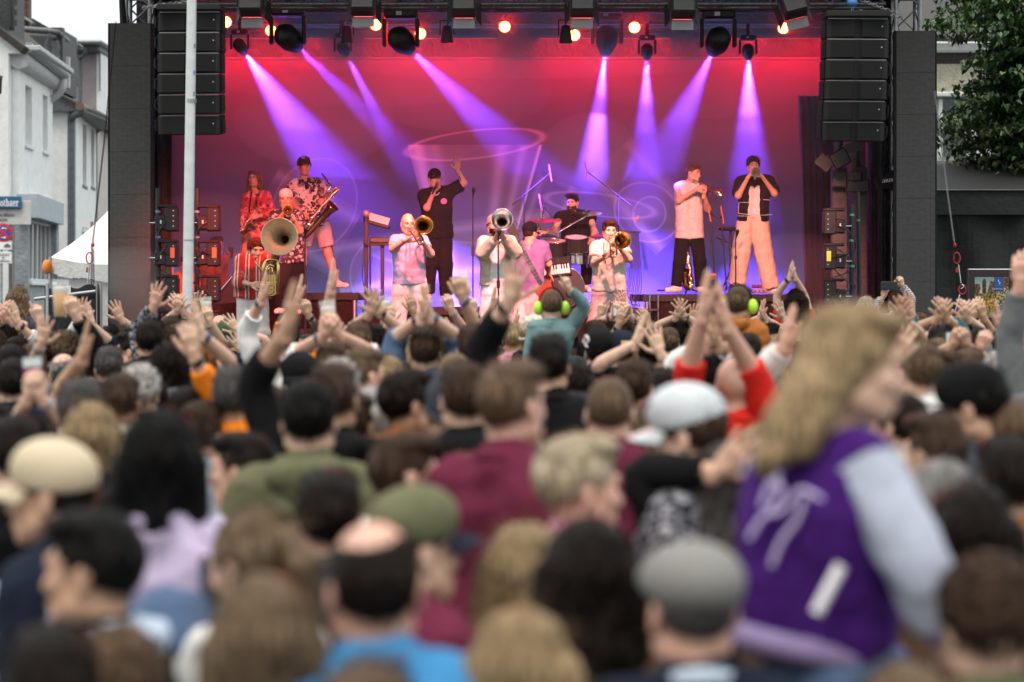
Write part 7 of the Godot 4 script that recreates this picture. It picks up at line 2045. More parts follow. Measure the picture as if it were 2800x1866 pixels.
	# ---- hands above the heads: [wrist px, py, d, pose, sleeve colour, sleeve length, words, second wrist]
	for a: Array in [
		[420, 838, 14.6, "open", "check", 0.93, "open hand raised from a black and white cuff", [], "brown"],
		[108, 878, 15.5, "point", "black", 0.7, "hand making a ring sign with watch, left edge", [], "dark"],
		[48, 885, 16.5, "flat", "white", 0.8, "pale flat hand at the left edge", [], "brown"],
		[12, 870, 17.0, "curl", "slate", 0.8, "hands at the very left edge", [28, 878], "dark"],
		[112, 940, 12.0, "open", "grey", 0.4, "hand raised in front of the light brown profile", [], "light"],
		[226, 975, 9.6, "flat", "cream", 0.3, "big blurred hand at the left", [], "brown"],
		[205, 862, 14.0, "grip", "black", 0.93, "black-sleeved hand holding up a beer at the left", [], "dark"],
		[221, 868, 17.0, "open", "white", 0.9, "open hand behind the raised beer", [], "light"],
		[251, 888, 16.0, "flat", "navy", 0.7, "narrow flat hand right of the raised beer", [], "grey"],
		[482, 852, 17.5, "curl", "grey", 0.5, "clapping hands below the lamp tower, left of the pole", [497, 850], "brown"],
		[536, 848, 18.5, "open", "black", 0.5, "hand in front of the white pole", [], "blond"],
		[548, 912, 11.5, "flat", "grey", 0.4, "bare arm with a bracelet right of the white shirt", [], "dark"],
		[574, 880, 17.5, "grip", "blue", 0.6, "hand holding a small beer left of the bald crown", [], "light"],
		[782, 905, 7.7, "flat", "black", 0.82, "big blurred hand raised in front of the tuba player", [], "brown"],
		[716, 818, 14.0, "flat", "white", 0.75, "tall hand in front of the tuba player's knee", [], "dark"],
		[815, 822, 15.0, "flat", "orange", 0.6, "hand above an orange sleeve by the dark riser", [], "brown"],
		[843, 860, 17.5, "grip", "black", 0.4, "small hand with a bracelet before the dark riser", [], "dark"],
		[906, 785, 13.6, "flat", "cream", 0.2, "long bare arm reaching highest, left of the bald trombonist", [], "light"],
		[1010, 858, 13.8, "open", "white", 0.3, "pair of clapping hands left of the lavender trombonist's leg", [1032, 850], "dark"],
		[1062, 885, 16.0, "curl", "pink", 0.4, "hand holding a white cup below the lavender trombonist", [], "blond"],
		[1152, 868, 12.0, "flat", "denim", 0.6, "clapping hands with a watch below the singer", [1172, 862], "brown"],
		[1131, 852, 18.0, "curl", "grey", 0.4, "small hand left of the clapping hands with a watch", [], "dark"],
		[1234, 848, 17.0, "grip", "black", 0.6, "fist with a bracelet below the singer's shoes", [], "brown"],
		[1262, 812, 13.5, "grip", "white", 0.25, "bare arm with a watch holding up a clear cup", [], "light"],
		[1296, 858, 16.5, "vee", "blue", 0.5, "hand making a V sign right of the singer", [], "dark"],
		[1345, 845, 17.0, "flat", "pink", 0.4, "pink hand below the beige jacket", [], "blond"],
		[1392, 822, 9.2, "open", "black", 0.88, "tall arm in a black sleeve before the beige jacket", [], "dark"],
		[1592, 868, 19.0, "grip", "black", 0.6, "small fist below the beige trombonist's leg", [], "dark"],
		[1642, 862, 19.0, "vee", "grey", 0.5, "small hand with raised fingers under the beige trombonist", [], "brown"],
		[1676, 862, 18.0, "grip", "slate", 0.6, "two hands holding a phone sideways in front of the stage", [1724, 864], "brown"],
		[1705, 842, 20.0, "open", "black", 0.4, "tiny open hand above the sideways phone", [], "dark"],
		[1692, 888, 17.0, "curl", "beige", 0.4, "hand below the sideways phone", [], "light"],
		[1772, 890, 17.0, "curl", "rust", 0.4, "hand right of the sideways phone", [], "brown"],
		[1850, 866, 18.5, "open", "navy", 0.5, "two hands crossing before the right riser", [1868, 862], "dark"],
		[1893, 878, 19.0, "open", "grey", 0.5, "open hand left of the rust hoodie", [], "light"],
		[884, 918, 11.9, "grip", "white", 0.6, "white-sleeved hands around the wide beer mug", [926, 914], "light"],
		[1936, 945, 11.4, "flat", "white", 0.85, "white-sleeved clapping hands above the pale grey cap", [1962, 942], "dark"],
		[2150, 940, 9.4, "flat", "white", 0.92, "big pale blurred hand left of the blond girl's hair", [], "ash", -1.0],
		[2078, 868, 19.5, "flat", "black", 0.4, "small hands right of the rust hoodie", [2092, 872], "dark"],
		[2445, 878, 14.0, "open", "pink", 0.4, "hands clapping below the girl in stripes", [2470, 872], "brown"],
		[2492, 858, 16.0, "open", "white", 0.4, "hand beside the girl in stripes", [], "dark"],
		[2562, 872, 15.0, "curl", "petrol", 0.75, "hands from a dark teal patterned sleeve", [2585, 868], "grey"],
		[2625, 872, 16.0, "curl", "grey", 0.4, "clasped hands below the red shackle", [2645, 870], "dark"],
		[2572, 905, 15.5, "grip", "black", 0.5, "hands holding the upper horizontal phone", [2608, 905], "brown"],
		[2602, 945, 13.0, "grip", "cream", 0.4, "hands holding the lower horizontal phone", [2645, 945], "light"],
		[2662, 862, 17.5, "curl", "navy", 0.4, "wrist with a dark band before the poster", [], "brown"],
		[2690, 868, 17.5, "curl", "rust", 0.4, "hand before the poster's bicycle picture", [], "dark"],
		[2680, 955, 13.0, "grip", "brown", 0.5, "hand gripping the tilted black phone", [], "dark"],
		[2735, 905, 12.0, "flat", "grey", 0.4, "raised hand left of the grey sleeve", [], "light"],
		[2790, 745, 10.5, "curl", "grey", 0.93, "thick grey sleeve rising at the right edge", [], "brown"]]:
		var d: float = a[2]
		var rnd: float = absf(sin(a[0] * 12.9898 + a[1] * 4.1) * 43758.5453)
		rnd -= floorf(rnd)
		var ht := 1.66 + 0.16 * rnd
		var side := 1.0 if rnd > 0.45 else -1.0
		if a.size() > 9: side = a[9]
		var two: Array = a[7]
		var mid: float = a[0] - side * 0.17 * F / d if two.is_empty() else (a[0] + two[0]) * 0.5
		# tall enough that the hand is within reach
		var wy: float = EYE - (a[1] - HY) * d / F
		ht = clampf(wy - 0.1, ht, 1.9) if two.is_empty() else clampf(wy - 0.02, ht, 1.88)
		ht = maxf(ht, wy - 0.36)
		var base := 0.0
		var arms := [[side, a[0], a[1], -0.12, a[3]]] if two.is_empty() else [[-1.0 if a[0] < two[0] else 1.0, a[0], a[1], -0.15, a[3]], [1.0 if a[0] < two[0] else -1.0, two[0], two[1], -0.15, a[3]]]
		fan(mid, HY + (EYE - ht) * F / d, d, ["short", "fade", "short", "bob"][int(rnd * 3.99)], a[8], a[4], 0.0, "person with " + a[6], arms, {"sleeve": a[5], "group": "people raising their hands", "skin": ["fair", "pink", "tan"][int(rnd * 7.0) % 3]})
	beer("tall plastic cup of beer held up at the left in front of the fence", at(164, 868, 14.0), 1.45)
	beer("small plastic cup of beer left of the bald crown", at(568, 883, 17.5), 1.25, 0.1)
	beer("wide mug of beer held low in front of the dark riser", at(905, 918, 11.8), 1.15, 0.12)
	beer("white foaming cup below the lavender trombonist", at(1053, 890, 16.0), 1.3)
	beer("clear cup held high right of the singer", at(1281, 812, 13.5), 1.0, 0.3)
	phone("phone with a bright screen held up at the left", at(91, 1028, 8.8), Basis(Vector3.BACK, 0.08), 0.085, 0.16)
	fan(100, 1128, 9.0, "short", "dark", "brown", 0.0, "person filming with the bright phone at the left", [[-1, 78, 1085, -0.2, "grip"], [1, 112, 1088, -0.2, "grip"]], {"sleeve": 0.6})
	phone("phone held sideways at the front of the stage", at(1700, 852, 17.8), Basis(Vector3.BACK, PI / 2 + 0.05), 0.075, 0.15)
	phone("upper of the two phones held sideways at the right", at(2590, 890, 15.3), Basis(Vector3.BACK, PI / 2 - 0.03), 0.08, 0.16)
	phone("lower of the two phones held sideways at the right", at(2622, 926, 12.8), Basis(Vector3.BACK, PI / 2 + 0.03), 0.08, 0.16)
	phone("dark tilted phone held up at the right", at(2671, 928, 12.8), Basis(Vector3.BACK, -0.35), 0.08, 0.16, false)
	phone("phone in the hands of the girl in stripes", at(2432, 782, 20.2), Basis(Vector3.BACK, PI / 2), 0.08, 0.16, false)
	phone("blurred phone in the clapping hands above the bald man", at(1945, 800, 8.8), Basis(Vector3.BACK, 0.1), 0.06, 0.12, false)
	purple_girl()
	fill_crowd()

# people between those seen clearly
func fill_crowd() -> void:
	var rng := RandomNumberGenerator.new()
	rng.seed = 77
	var spots := []
	for h: Array in heads:
		var p := at(h[0], h[1], h[2])
		spots.append(Vector2(p.x, p.z))
	var n0 := heads.size()
	var names := {"dark": "dark-haired", "brown": "brown-haired", "light": "light-haired", "grey": "grey-haired", "black": "black-haired", "blond": "blond", "ash": "ash-haired", "silver": "silver-haired"}
	var used := {}
	var z := -21.6
	while z < -5.5:
		var half := -z * 1470.0 / F
		var x := -half + rng.randf() * 0.4
		while x < half:
			var p := Vector2(x + rng.randf_range(-0.12, 0.12), z + rng.randf_range(-0.2, 0.2))
			var near := 9.0
			for q: Vector2 in spots:
				near = minf(near, (q - p).length() if absf(q.y - p.y) < 1.0 else 9.0)
			# keep clear of the sight lines to heads placed by hand
			var px := CX + p.x * F / -p.y
			var ht := rng.randf_range(1.56, 1.72)
			var py := HY + (EYE - ht) * F / -p.y
			var hides := false
			for i in n0:
				var h: Array = heads[i]
				if -p.y < h[2] - 0.1 and absf(px - h[0]) < 330.0 / h[2] + 420.0 / -p.y and py < h[1] + 950.0 / h[2]: hides = true
			if near > 0.42 and not hides:
				var tone: String = ["dark", "brown", "light", "grey", "black", "blond", "ash", "dark", "brown"][rng.randi() % 9]
				var top: String = ["black", "navy", "slate", "grey", "olive", "cream", "denim", "beige", "white", "maroon", "black", "sky"][rng.randi() % 12]
				var style: String = ["short", "short", "fade", "bob", "curly", "long", "side"][rng.randi() % 7]
				var best := 0
				var bd := 1e9
				for i in n0:
					var e := Vector2(heads[i][0] - px, (heads[i][1] - py) * 1.5).length()
					if e < bd: bd = e; best = i
				var words: Array = Array((heads[best][3] as String).replace("person with ", "").split(" ")).slice(0, 9)
				while words[-1].trim_suffix(",") in ["at", "the", "a", "an", "of", "in", "with", "and", "to", "left", "right", "below", "behind", "above", "under", "near", "by", "beside", "between", "before", "holding", "turned", "black", "pale", "dark", "light", "blond", "beige", "his", "from", "just", "upper", "lower", "small", "long", "raised", "rust", "teal", "white", "olive", "navy", "V", "looking", "wide", "lavender", "grey"] or words[-1].ends_with("'s"): words.pop_back()
				var side: String = "left of" if px < heads[best][0] - 200.0 / -p.y else ("right of" if px > heads[best][0] + 200.0 / -p.y else ("behind" if -p.y > heads[best][2] else "in front of"))
				var lab: String = "%s person in %s %s %s" % [names[tone], {"sky": "pale blue", "slate": "slate grey"}.get(top, top), side, " ".join(words).trim_suffix(",")]
				if not used.has(lab):
					used[lab] = true
					var up := []
					if p.y < -12.5 and rng.randf() < 0.45:
						var sd := 1.0 if rng.randf() < 0.5 else -1.0
						up = [[sd, px + sd * rng.randf_range(0.1, 0.22) * F / -p.y, py + rng.randf_range(-0.08, 0.1) * F / -p.y, -0.15, ["open", "curl", "flat", "grip", "open"][rng.randi() % 5]]]
					fan(px, py, -p.y, style, tone, top, rng.randf_range(-0.35, 0.35) if rng.randf() < 0.72 else [-1.3, 1.3, 1.0, -1.0, 2.4][rng.randi() % 5] if up.is_empty() else 0.0, lab, up, {"sleeve": [0.35, 0.6, 0.93][rng.randi() % 3], "skin": ["fair", "pink", "tan"][rng.randi() % 3]})
					spots.append(p)
			x += 0.46
		z += 0.6
	print("people ", heads.size(), " by hand ", n0)

func purple_girl() -> void:
	crop = Vector2(1900, 800)
	zscale = 1.471
	var d := 4.35
	var jacket := cloth("varsity", lin(0.05, 0.011, 0.13), 1.2, 0.1)
	var sleeve := cloth("varsity_sleeve", lin(0.4, 0.43, 0.52), 0.9)
	var rib := cloth("varsity_rib", lin(0.26, 0.2, 0.36), 0.5)
	var t := figure("girl with long blond hair in a purple varsity jacket sitting high in the right foreground", d, crop, {"floor": 1.05, "k": 0.86, "hk": 0.98, "head": [632, 310], "kind": "f", "yaw": 1.65, "pitch": -0.12, "sl": [345, 720, 0.08], "sr": [680, 690, -0.09], "el": [300, 1060, 0.12], "er": [890, 1080, -0.2], "wl": [330, 1300, 0.0], "wr": [1005, 1380, -0.18],
		"hl": [345, 1400, 0.04], "hr": [600, 1450, -0.04], "kl": [560, 1560, -0.1], "kr": [850, 1640, -0.1], "al": [600, 1900, 0.0], "ar": [880, 1950, 0.0], "handr": ["curl", Vector3(0.3, -1, 0), Vector3(-1, 0, -0.3), false],
		"hair": ["short", "blond"], "tone": "fair", "top": ["jacket", jacket, 0.0, 0.025, 0.02], "bottom": ["jeans", top_mat("denim"), 1.9, 0.01], "brow": "light"}, "children on shoulders")
	var J := func(a: Array) -> Vector3: return zp(a, d)
	for k: Array in [[[690, 700, -0.1], [890, 1080, -0.2], [1005, 1380, -0.18]], [[345, 720, 0.08], [300, 1060, 0.12], [330, 1300, 0.0]]]:
		var g := Geo.new()
		arm_tube(g, J.call(k[0]), J.call(k[1]), J.call(k[2]), 0.9, 0.03, 0.93, 14)
		wpart("sleeve", ruffle(g, 0.008, Vector3(10, 14, 10), 3), sleeve, t)
		var w: Vector3 = J.call(k[2])
		var e: Vector3 = J.call(k[1])
		wpart("cuff", Geo.new().tube([w.lerp(e, 0.2), w.lerp(e, 0.02)], [0.05, 0.04], 14), rib, t)
	var mane := blend_mesh([["c", J.call([600, 215, 0]), J.call([575, 330, -0.02]), 0.062, 0.066], ["c", J.call([560, 260, -0.03]), J.call([430, 480, -0.06]), 0.066, 0.055], ["c", J.call([430, 480, -0.06]), J.call([330, 660, -0.08]), 0.055, 0.03], ["c", J.call([510, 300, 0.04]), J.call([390, 560, 0.03]), 0.07, 0.06], ["c", J.call([390, 560, 0.03]), J.call([300, 690, 0.0]), 0.06, 0.035], ["c", J.call([500, 420, -0.08]), J.call([440, 610, -0.1]), 0.05, 0.035]], 0.012, 0.03)
	wpart("long_hair", ruffle(mane, 0.004, Vector3(34, 10, 34), 6), hair_mat("blond"), t)
	# waistband, pocket trim and script on the back
	var ps := []
	var c := (J.call([345, 1400, 0.04]) + J.call([600, 1450, -0.04])) * 0.5 as Vector3
	for i in 20: ps.append(c + Vector3(0.17 * cos(TAU * i / 20), 0.005 - 0.03 * cos(TAU * i / 20), 0.135 * sin(TAU * i / 20)))
	wpart("waistband", Geo.new().tube(ps, [0.028], 8, false, true), rib, t)
	wpart("pocket_trim", Geo.new().bar(J.call([490, 1290, -0.19]), J.call([590, 1100, -0.19]), 0.012), paint("stripe_white", lin(0.75, 0.72, 0.75), 0.7), t)
	var lilac := paint("script", lin(0.5, 0.42, 0.66), 0.8)
	for k: Array in [[[250, 860], [290, 760], [330, 800], [280, 880]], [[200, 990], [260, 900], [330, 880], [400, 800], [450, 810], [520, 850]], [[420, 830], [390, 920], [330, 1000], [290, 1100]], [[300, 790], [320, 720]]]:
		var q := []
		for v: Array in k: q.append(J.call([v[0] + 20, v[1], -0.1 + (v[0] - 360) * -0.0003]))
		wpart("script_stroke", Geo.new().tube(smooth_path(q, 5), [0.006], 6), lilac, t)
	zscale = 3.136
# ---------------------------------------------------------------- houses, tents, tree, signs
# a wall from p0 to p1 (ground points) with openings [along0, along1, y0, y1]
func wall(called: String, t: Node3D, p0: Vector3, p1: Vector3, y0: float, y1: float, th: float, holes: Array, m: Material, top1 := -1.0) -> MeshInstance3D:
	var g := Geo.new()
	var dir := (p1 - p0).normalized()
	var ln := p0.distance_to(p1)
	var nn := dir.cross(Vector3.UP).normalized()
	var b := Basis(dir, Vector3.UP, dir.cross(Vector3.UP))
	var put := func(a0: float, a1: float, c0: float, c1: float) -> void:
		if a1 - a0 > 0.005 and c1 - c0 > 0.005:
			g.box(p0 + dir * (a0 + a1) * 0.5 + Vector3(0, (c0 + c1) * 0.5, 0), Vector3(a1 - a0, c1 - c0, th), b)
	var x := 0.0
	for h: Array in holes:
		put.call(x, h[0], y0, y1)
		put.call(h[0], h[1], y0, h[2])
		put.call(h[0], h[1], h[3], y1)
		x = h[1]
	put.call(x, ln, y0, y1)
	return wpart(called, g, m, t)

func window_in(t: Node3D, p0: Vector3, p1: Vector3, h: Array, out: Vector3, frame: Material, glass: Material, sill := true, bars := 1) -> void:
	var dir := (p1 - p0).normalized()
	var b := Basis(dir, Vector3.UP, dir.cross(Vector3.UP))
	var c: Vector3 = p0 + dir * (h[0] + h[1]) * 0.5 + Vector3(0, (h[2] + h[3]) * 0.5, 0)
	var w: float = h[1] - h[0]
	var hh: float = h[3] - h[2]
	var o := wpart("window", Geo.new().box(c - out * 0.06, Vector3(w, hh, 0.02), b), glass, t)
	var f := Geo.new()
	for s: float in [-1.0, 1.0]:
		f.box(c + dir * s * (w * 0.5 - 0.03) - out * 0.03, Vector3(0.06, hh, 0.06), b)
		f.box(c + Vector3(0, s * (hh * 0.5 - 0.03), 0) - out * 0.031, Vector3(w - 0.12, 0.06, 0.06), b)
	for k in bars: f.box(c + dir * w * ((k + 1.0) / (bars + 1) - 0.5) - out * 0.032, Vector3(0.05, hh - 0.12, 0.05), b)
	wpart("frame", f, frame, o)
	if sill: wpart("sill", Geo.new().box(c + Vector3(0, -hh * 0.5 - 0.06, 0) + out * 0.15, Vector3(w + 0.2, 0.09, 0.16), b, 0.015), frame, o)

func gp(px: float, d: float) -> Vector3: return Vector3((px - CX) * d / F, 0, -d)
func hy(py: float, d: float) -> float: return EYE - (py - HY) * d / F

func build_place() -> void:
	var plaster := worn("white_plaster", lin(0.74, 0.75, 0.74), 0.9, 0.45, 0.12, 0.07)
	var grey := worn("grey_plaster", lin(0.3, 0.33, 0.35), 0.85, 0.5, 0.3, 0.2)
	var zinc := worn("zinc", lin(0.4, 0.43, 0.44), 0.45, 2.0, 0.15, 0.3, 0.3)
	var dark_zinc := worn("dark_zinc", lin(0.14, 0.155, 0.165), 0.5, 2.0, 0.15, 0.3, 0.3)
	var slate := worn("slate_tile", lin(0.07, 0.075, 0.078), 0.6, 3.0, 0.5, 0.4)
	var tile := worn("roof_tile", lin(0.05, 0.045, 0.04), 0.8, 3.0, 0.5, 0.4)
	var frame := paint("window_frame", lin(0.6, 0.61, 0.6), 0.5)
	var glass := paint("window_glass", lin(0.045, 0.05, 0.055), 0.06)
	var trim := worn("trim", lin(0.52, 0.53, 0.53), 0.8, 0.8, 0.2, 0.12)
	# --- nearest house, white
	var t := thing("town_house", "white plastered house with shop at the left edge", "house", gp(31, 50), "houses along the left street")
	var a := gp(31, 50)
	var b := gp(124, 55)
	var out := (b - a).cross(Vector3.UP).normalized()
	var ln := a.distance_to(b)
	if out.x < 0: out = -out
	var top := hy(165, 50)
	var w1 := [ln * 0.17, ln * 0.36, hy(392, 50.8), hy(230, 50.8)]
	var w2 := [ln * 0.69, ln * 0.84, hy(410, 53.5), hy(258, 53.5)]
	wall("facade", t, a, b, 0, top, 0.35, [w1, w2], plaster)
	for w: Array in [w1, w2]: window_in(t, a, b, w, out, frame, paint("blind", lin(0.45, 0.47, 0.46), 0.8), true, 0)
	var ga := gp(-160, 50.0) + Vector3(0, 0, 0.17)
	wall("gable_wall", t, ga, a + Vector3(-0.0, 0, 0.17), 0, hy(150, 50), 0.3, [], plaster)
	var ridge := gp(-160, 50.0)
	var tri := [Vector2(ridge.x, hy(150, 50)), Vector2(a.x, hy(150, 50)), Vector2(at(66, 0, 50).x, hy(150, 50)), Vector2(ridge.x, hy(-60, 50))]
	wpart("gable_top", Geo.new().slab(Transform3D(Basis(), Vector3(0, 0, -49.83)), tri, 0.3), plaster, t)
	wpart("cornice", Geo.new().tube([a + out * 0.2 + Vector3(0, top + 0.02, 0.1), b + out * 0.2 + Vector3(0, top + 0.02, 0)], [0.24], 8), trim, t)
	wpart("cornice", Geo.new().box((a + b) * 0.5 + out * 0.32 + Vector3(0, top + 0.28, 0), Vector3(0.75, 0.12, ln + 0.3), Basis(Vector3.UP, atan2((b - a).x, (b - a).z)), 0.02), trim, t)
	var gu := Geo.new()
	gu.tube([at(76, 130, 49.9), at(176, 204, 54.8)], [0.13], 12)
	wpart("gutter", gu, zinc, t)
	wpart("downpipe", Geo.new().tube(smooth_path([at(170, 200, 54.7), at(170, 236, 54.7), at(160, 256, 54.8), at(136, 274, 54.9), at(129, 290, 55.0), at(129, 420, 55.0), Vector3(at(129, 0, 55).x, 0, -55)], 4), [0.1], 10), trim, t)
	# roof: verge tiles and the slate-hung dormer above
	var verge := Geo.new()
	for k in 7: verge.box(at(-62 + k * 20, 37 + k * 15.5, 49.75), Vector3(0.26, 0.17, 0.5), Basis(Vector3.BACK, -0.66), 0.02)
	wpart("verge_tiles", verge, tile, t).set_meta("kind", "stuff")
	wpart("roof", Geo.new().slab(Transform3D(Basis(), Vector3(0, 0, -52.4)), [Vector2(ridge.x, hy(-70, 50)), Vector2(at(72, 0, 50).x, hy(136, 50)), Vector2(at(72, 0, 50).x, hy(142, 50)), Vector2(ridge.x, hy(-55, 50))], 5.0), tile, t)
	var dm := wpart("dormer", Geo.new().box(at(-20, 20, 51.2) , Vector3(1.05, 1.5, 2.0)), slate, t)
	for r in 7:
		for c in 3:
			wpart("slate", Geo.new().box(at(-8 + c * 19 + (r % 2) * 7, -8 + r * 14, 50.15 - 0.01 * (6 - r)), Vector3(0.155, 0.145, 0.012), Basis(Vector3.RIGHT, 0.12) * Basis(Vector3.BACK, 0.03 * sin(r * 3.1 + c)), 0.003), slate, dm)
	wpart("corner_board", Geo.new().box(at(27, 25, 50.1), Vector3(0.06, 0.85, 0.06)), paint("dark_wood", lin(0.02, 0.02, 0.02), 0.7), dm)
	# shop front on the ground floor
	var s0 := gp(46, 49.6)
	var s1 := gp(133, 54.6)
	wall("shop_wall", t, s0 + out * 0.1, s1 + out * 0.1, 0, hy(560, 52), 0.3, [[0.3, 4.6, hy(770, 52), hy(606, 52)]], grey)
	var sh := [0.3, 4.6, hy(770, 52), hy(606, 52)]
	window_in(t, s0 + out * 0.1, s1 + out * 0.1, sh, out, frame, glass, true, 5)
	for k in 9:
		var p := (s0 + out * 0.0).lerp(s1, 0.1 + k * 0.095)
		wpart("blind_slat", Geo.new().box(Vector3(p.x - 0.02, (sh[2] + sh[3]) / 2, p.z), Vector3(0.02, sh[3] - sh[2], 0.19), Basis(Vector3.UP, 0.5)), paint("slat_%d" % (k % 3), [lin(0.5, 0.5, 0.48), lin(0.42, 0.4, 0.34), lin(0.3, 0.34, 0.38)][k % 3], 0.8), t)
	wall("fascia", t, gp(60, 49.4) + out * 0.12, gp(134, 54.5) + out * 0.12, hy(606, 52), hy(545, 52), 0.5, [], worn("fascia_paint", lin(0.36, 0.42, 0.46), 0.6, 0.6, 0.1, 0.12))
	# shop sign facing the square
	t = thing("shop_sign", "grey and blue shop sign board at the left edge", "sign", at(40, 580, 48.5))
	wpart("board", Geo.new().box(at(2, 582, 48.5), Vector3(1.34, 0.55, 0.12), Basis(), 0.01), worn("sign_grey", lin(0.55, 0.54, 0.52), 0.6, 1.0, 0.05, 0.08), t)
	wpart("blue_board", Geo.new().box(at(-20, 554, 48.38), Vector3(1.29, 0.275, 0.1), Basis(), 0.01), paint("sign_blue", lin(0.008, 0.1, 0.2), 0.4), t)
	letters("Gothaer", at(19, 555, 48.31), 0.16, Basis().scaled(Vector3(0.56, 1, 1)), paint("sign_white", lin(0.8, 0.8, 0.8), 0.5), t, "Droid Serif")
	letters("ce-Büro", at(15, 588, 48.42), 0.075, Basis(), paint("sign_text", lin(0.12, 0.12, 0.12), 0.6), t)
	letters("eim", at(8, 601, 48.42), 0.075, Basis(), paint("sign_text", lin(0.12, 0.12, 0.12), 0.6), t)
	# traffic signs
	t = thing("traffic_sign", "no-stopping sign with two small plates below at the left edge", "sign", gp(3, 46))
	var disc := at(9, 637, 46)
	var fc := Basis(Vector3.RIGHT, PI / 2)
	wpart("disc", Geo.new().lathe(Transform3D(fc, disc), [Vector2(0.001, 0.01), Vector2(0.195, 0.01), Vector2(0.2, 0.0), Vector2(0.001, -0.01)], 32), paint("sign_red", lin(0.55, 0.02, 0.02), 0.4), t)
	wpart("blue_field", Geo.new().lathe(Transform3D(fc, disc + Vector3(0, 0, 0.012)), [Vector2(0.001, 0.002), Vector2(0.155, 0.002), Vector2(0.155, -0.002)], 32), paint("field_blue", lin(0.01, 0.07, 0.35), 0.4), t)
	for s in [-1, 1]: wpart("cross_bar", Geo.new().box(disc + Vector3(0, 0, 0.017 + 0.002 * s), Vector3(0.32, 0.045, 0.003), Basis(Vector3.BACK, 0.78 * s)), paint("sign_red", lin(0.55, 0.02, 0.02), 0.4), t)
	for s in [-1, 1]:
		var c := disc + Vector3(0.01, 0.1 * s, 0.022)
		wpart("arrow", Geo.new().slab(Transform3D(Basis(Vector3.BACK, PI if s > 0 else 0.0), c), [Vector2(-0.055, -0.009), Vector2(0.015, -0.009), Vector2(0.005, -0.03), Vector2(0.055, 0), Vector2(0.005, 0.03), Vector2(0.015, 0.009), Vector2(-0.055, 0.009)], 0.003), paint("sign_white", lin(0.8, 0.8, 0.8), 0.5), t)
	for k in 2:
		var c := at(8, 672 + k * 33, 46)
		var pl := wpart("plate", Geo.new().box(c, Vector3(0.38, 0.2 if k == 0 else 0.245, 0.01), Basis(), 0.004), paint("sign_white", lin(0.8, 0.8, 0.8), 0.5), t)
		wpart("plate_border", Geo.new().tube([c + Vector3(-0.18, -0.088, 0.007), c + Vector3(0.18, -0.088, 0.007), c + Vector3(0.18, 0.088, 0.007), c + Vector3(-0.18, 0.088, 0.007)], [0.004], 4, false, true), paint("sign_text", lin(0.12, 0.12, 0.12), 0.6), pl)
	var cc := at(19, 672, 45.98)
	wpart("car_symbol", Geo.new().slab(Transform3D(Basis(), cc), [Vector2(-0.075, -0.03), Vector2(0.075, -0.03), Vector2(0.07, 0.005), Vector2(0.04, 0.012), Vector2(0.025, 0.04), Vector2(-0.03, 0.04), Vector2(-0.045, 0.012), Vector2(-0.075, 0.0)], 0.004), paint("sign_text", lin(0.12, 0.12, 0.12), 0.6), t)
	letters("12:00.00 h", at(10, 698, 45.98), 0.035, Basis(), paint("sign_text", lin(0.12, 0.12, 0.12), 0.6), t)
	letters("bis", at(8, 705, 45.98), 0.035, Basis(), paint("sign_text", lin(0.12, 0.12, 0.12), 0.6), t)
	letters("17:00.10 h", at(10, 713, 45.98), 0.035, Basis(), paint("sign_text", lin(0.12, 0.12, 0.12), 0.6), t)
	wpart("post", Geo.new().bar(gp(3, 46.05), at(3, 612, 46.05), 0.03), zinc, t)
	# lantern at the edge
	t = thing("wall_lantern", "black wall lantern cut by the left edge above the shop", "lantern", at(0, 230, 49))
	wpart("body", Geo.new().lathe(Transform3D(Basis(), at(-4, 232, 49)), [Vector2(0.001, 0.22), Vector2(0.1, 0.2), Vector2(0.08, 0.15), Vector2(0.06, -0.2), Vector2(0.001, -0.24)], 6), paint("iron", lin(0.015, 0.015, 0.015), 0.5), t)
	# --- second house with the number 5
	t = thing("town_house", "white house with the number five and narrow dark windows", "house", gp(186, 57), "houses along the left street")
	a = gp(186, 57); b = gp(243, 62.5)
	out = (b - a).cross(Vector3.UP).normalized()
	if out.x < 0: out = -out
	ln = a.distance_to(b)
	top = hy(300, 57)
	var n1 := [ln * 0.32, ln * 0.5, hy(504, 59), hy(340, 59)]
	var n2 := [ln * 0.74, ln * 0.9, hy(508, 61.2), hy(352, 61.2)]
	var n3 := [ln * 0.3, ln * 0.62, hy(660, 59), hy(628, 59)]
	wall("facade", t, a, b, 0, top + 0.1, 0.4, [n1, n2], plaster)
	for w: Array in [n1, n2]: window_in(t, a, b, w, out, dark_zinc, glass, true, 0)
	wpart("low_window", Geo.new().box(at(213, 645, 59) + out * 0.15, Vector3(0.1, 0.45, 0.7), Basis()), glass, t)
	wpart("low_window_frame", Geo.new().box(at(213, 631, 59) + out * 0.19, Vector3(0.1, 0.1, 0.9), Basis()), frame, t)
	wall("end_wall", t, gp(100, 56.8), gp(187, 56.8), 0, top, 0.3, [], plaster)
	letters("5", at(154, 637, 56.5), 0.2, Basis(), paint("house_number", lin(0.16, 0.17, 0.17), 0.5), t, "Droid Sans", 400)
	var r0 := at(135, 296, 56.4)
	wpart("eave_soffit", Geo.new().slab(Transform3D(Basis(), Vector3(0, 0, -59.5)), [Vector2(at(100, 0, 56.5).x, hy(232, 56.5)), Vector2(at(226, 0, 56.5).x, hy(296, 56.5)), Vector2(at(226, 0, 56.5).x, hy(302, 56.5)), Vector2(at(186, 0, 56.5).x, hy(306, 56.5)), Vector2(at(100, 0, 56.5).x, hy(306, 56.5))], 6.2), dark_zinc, t)
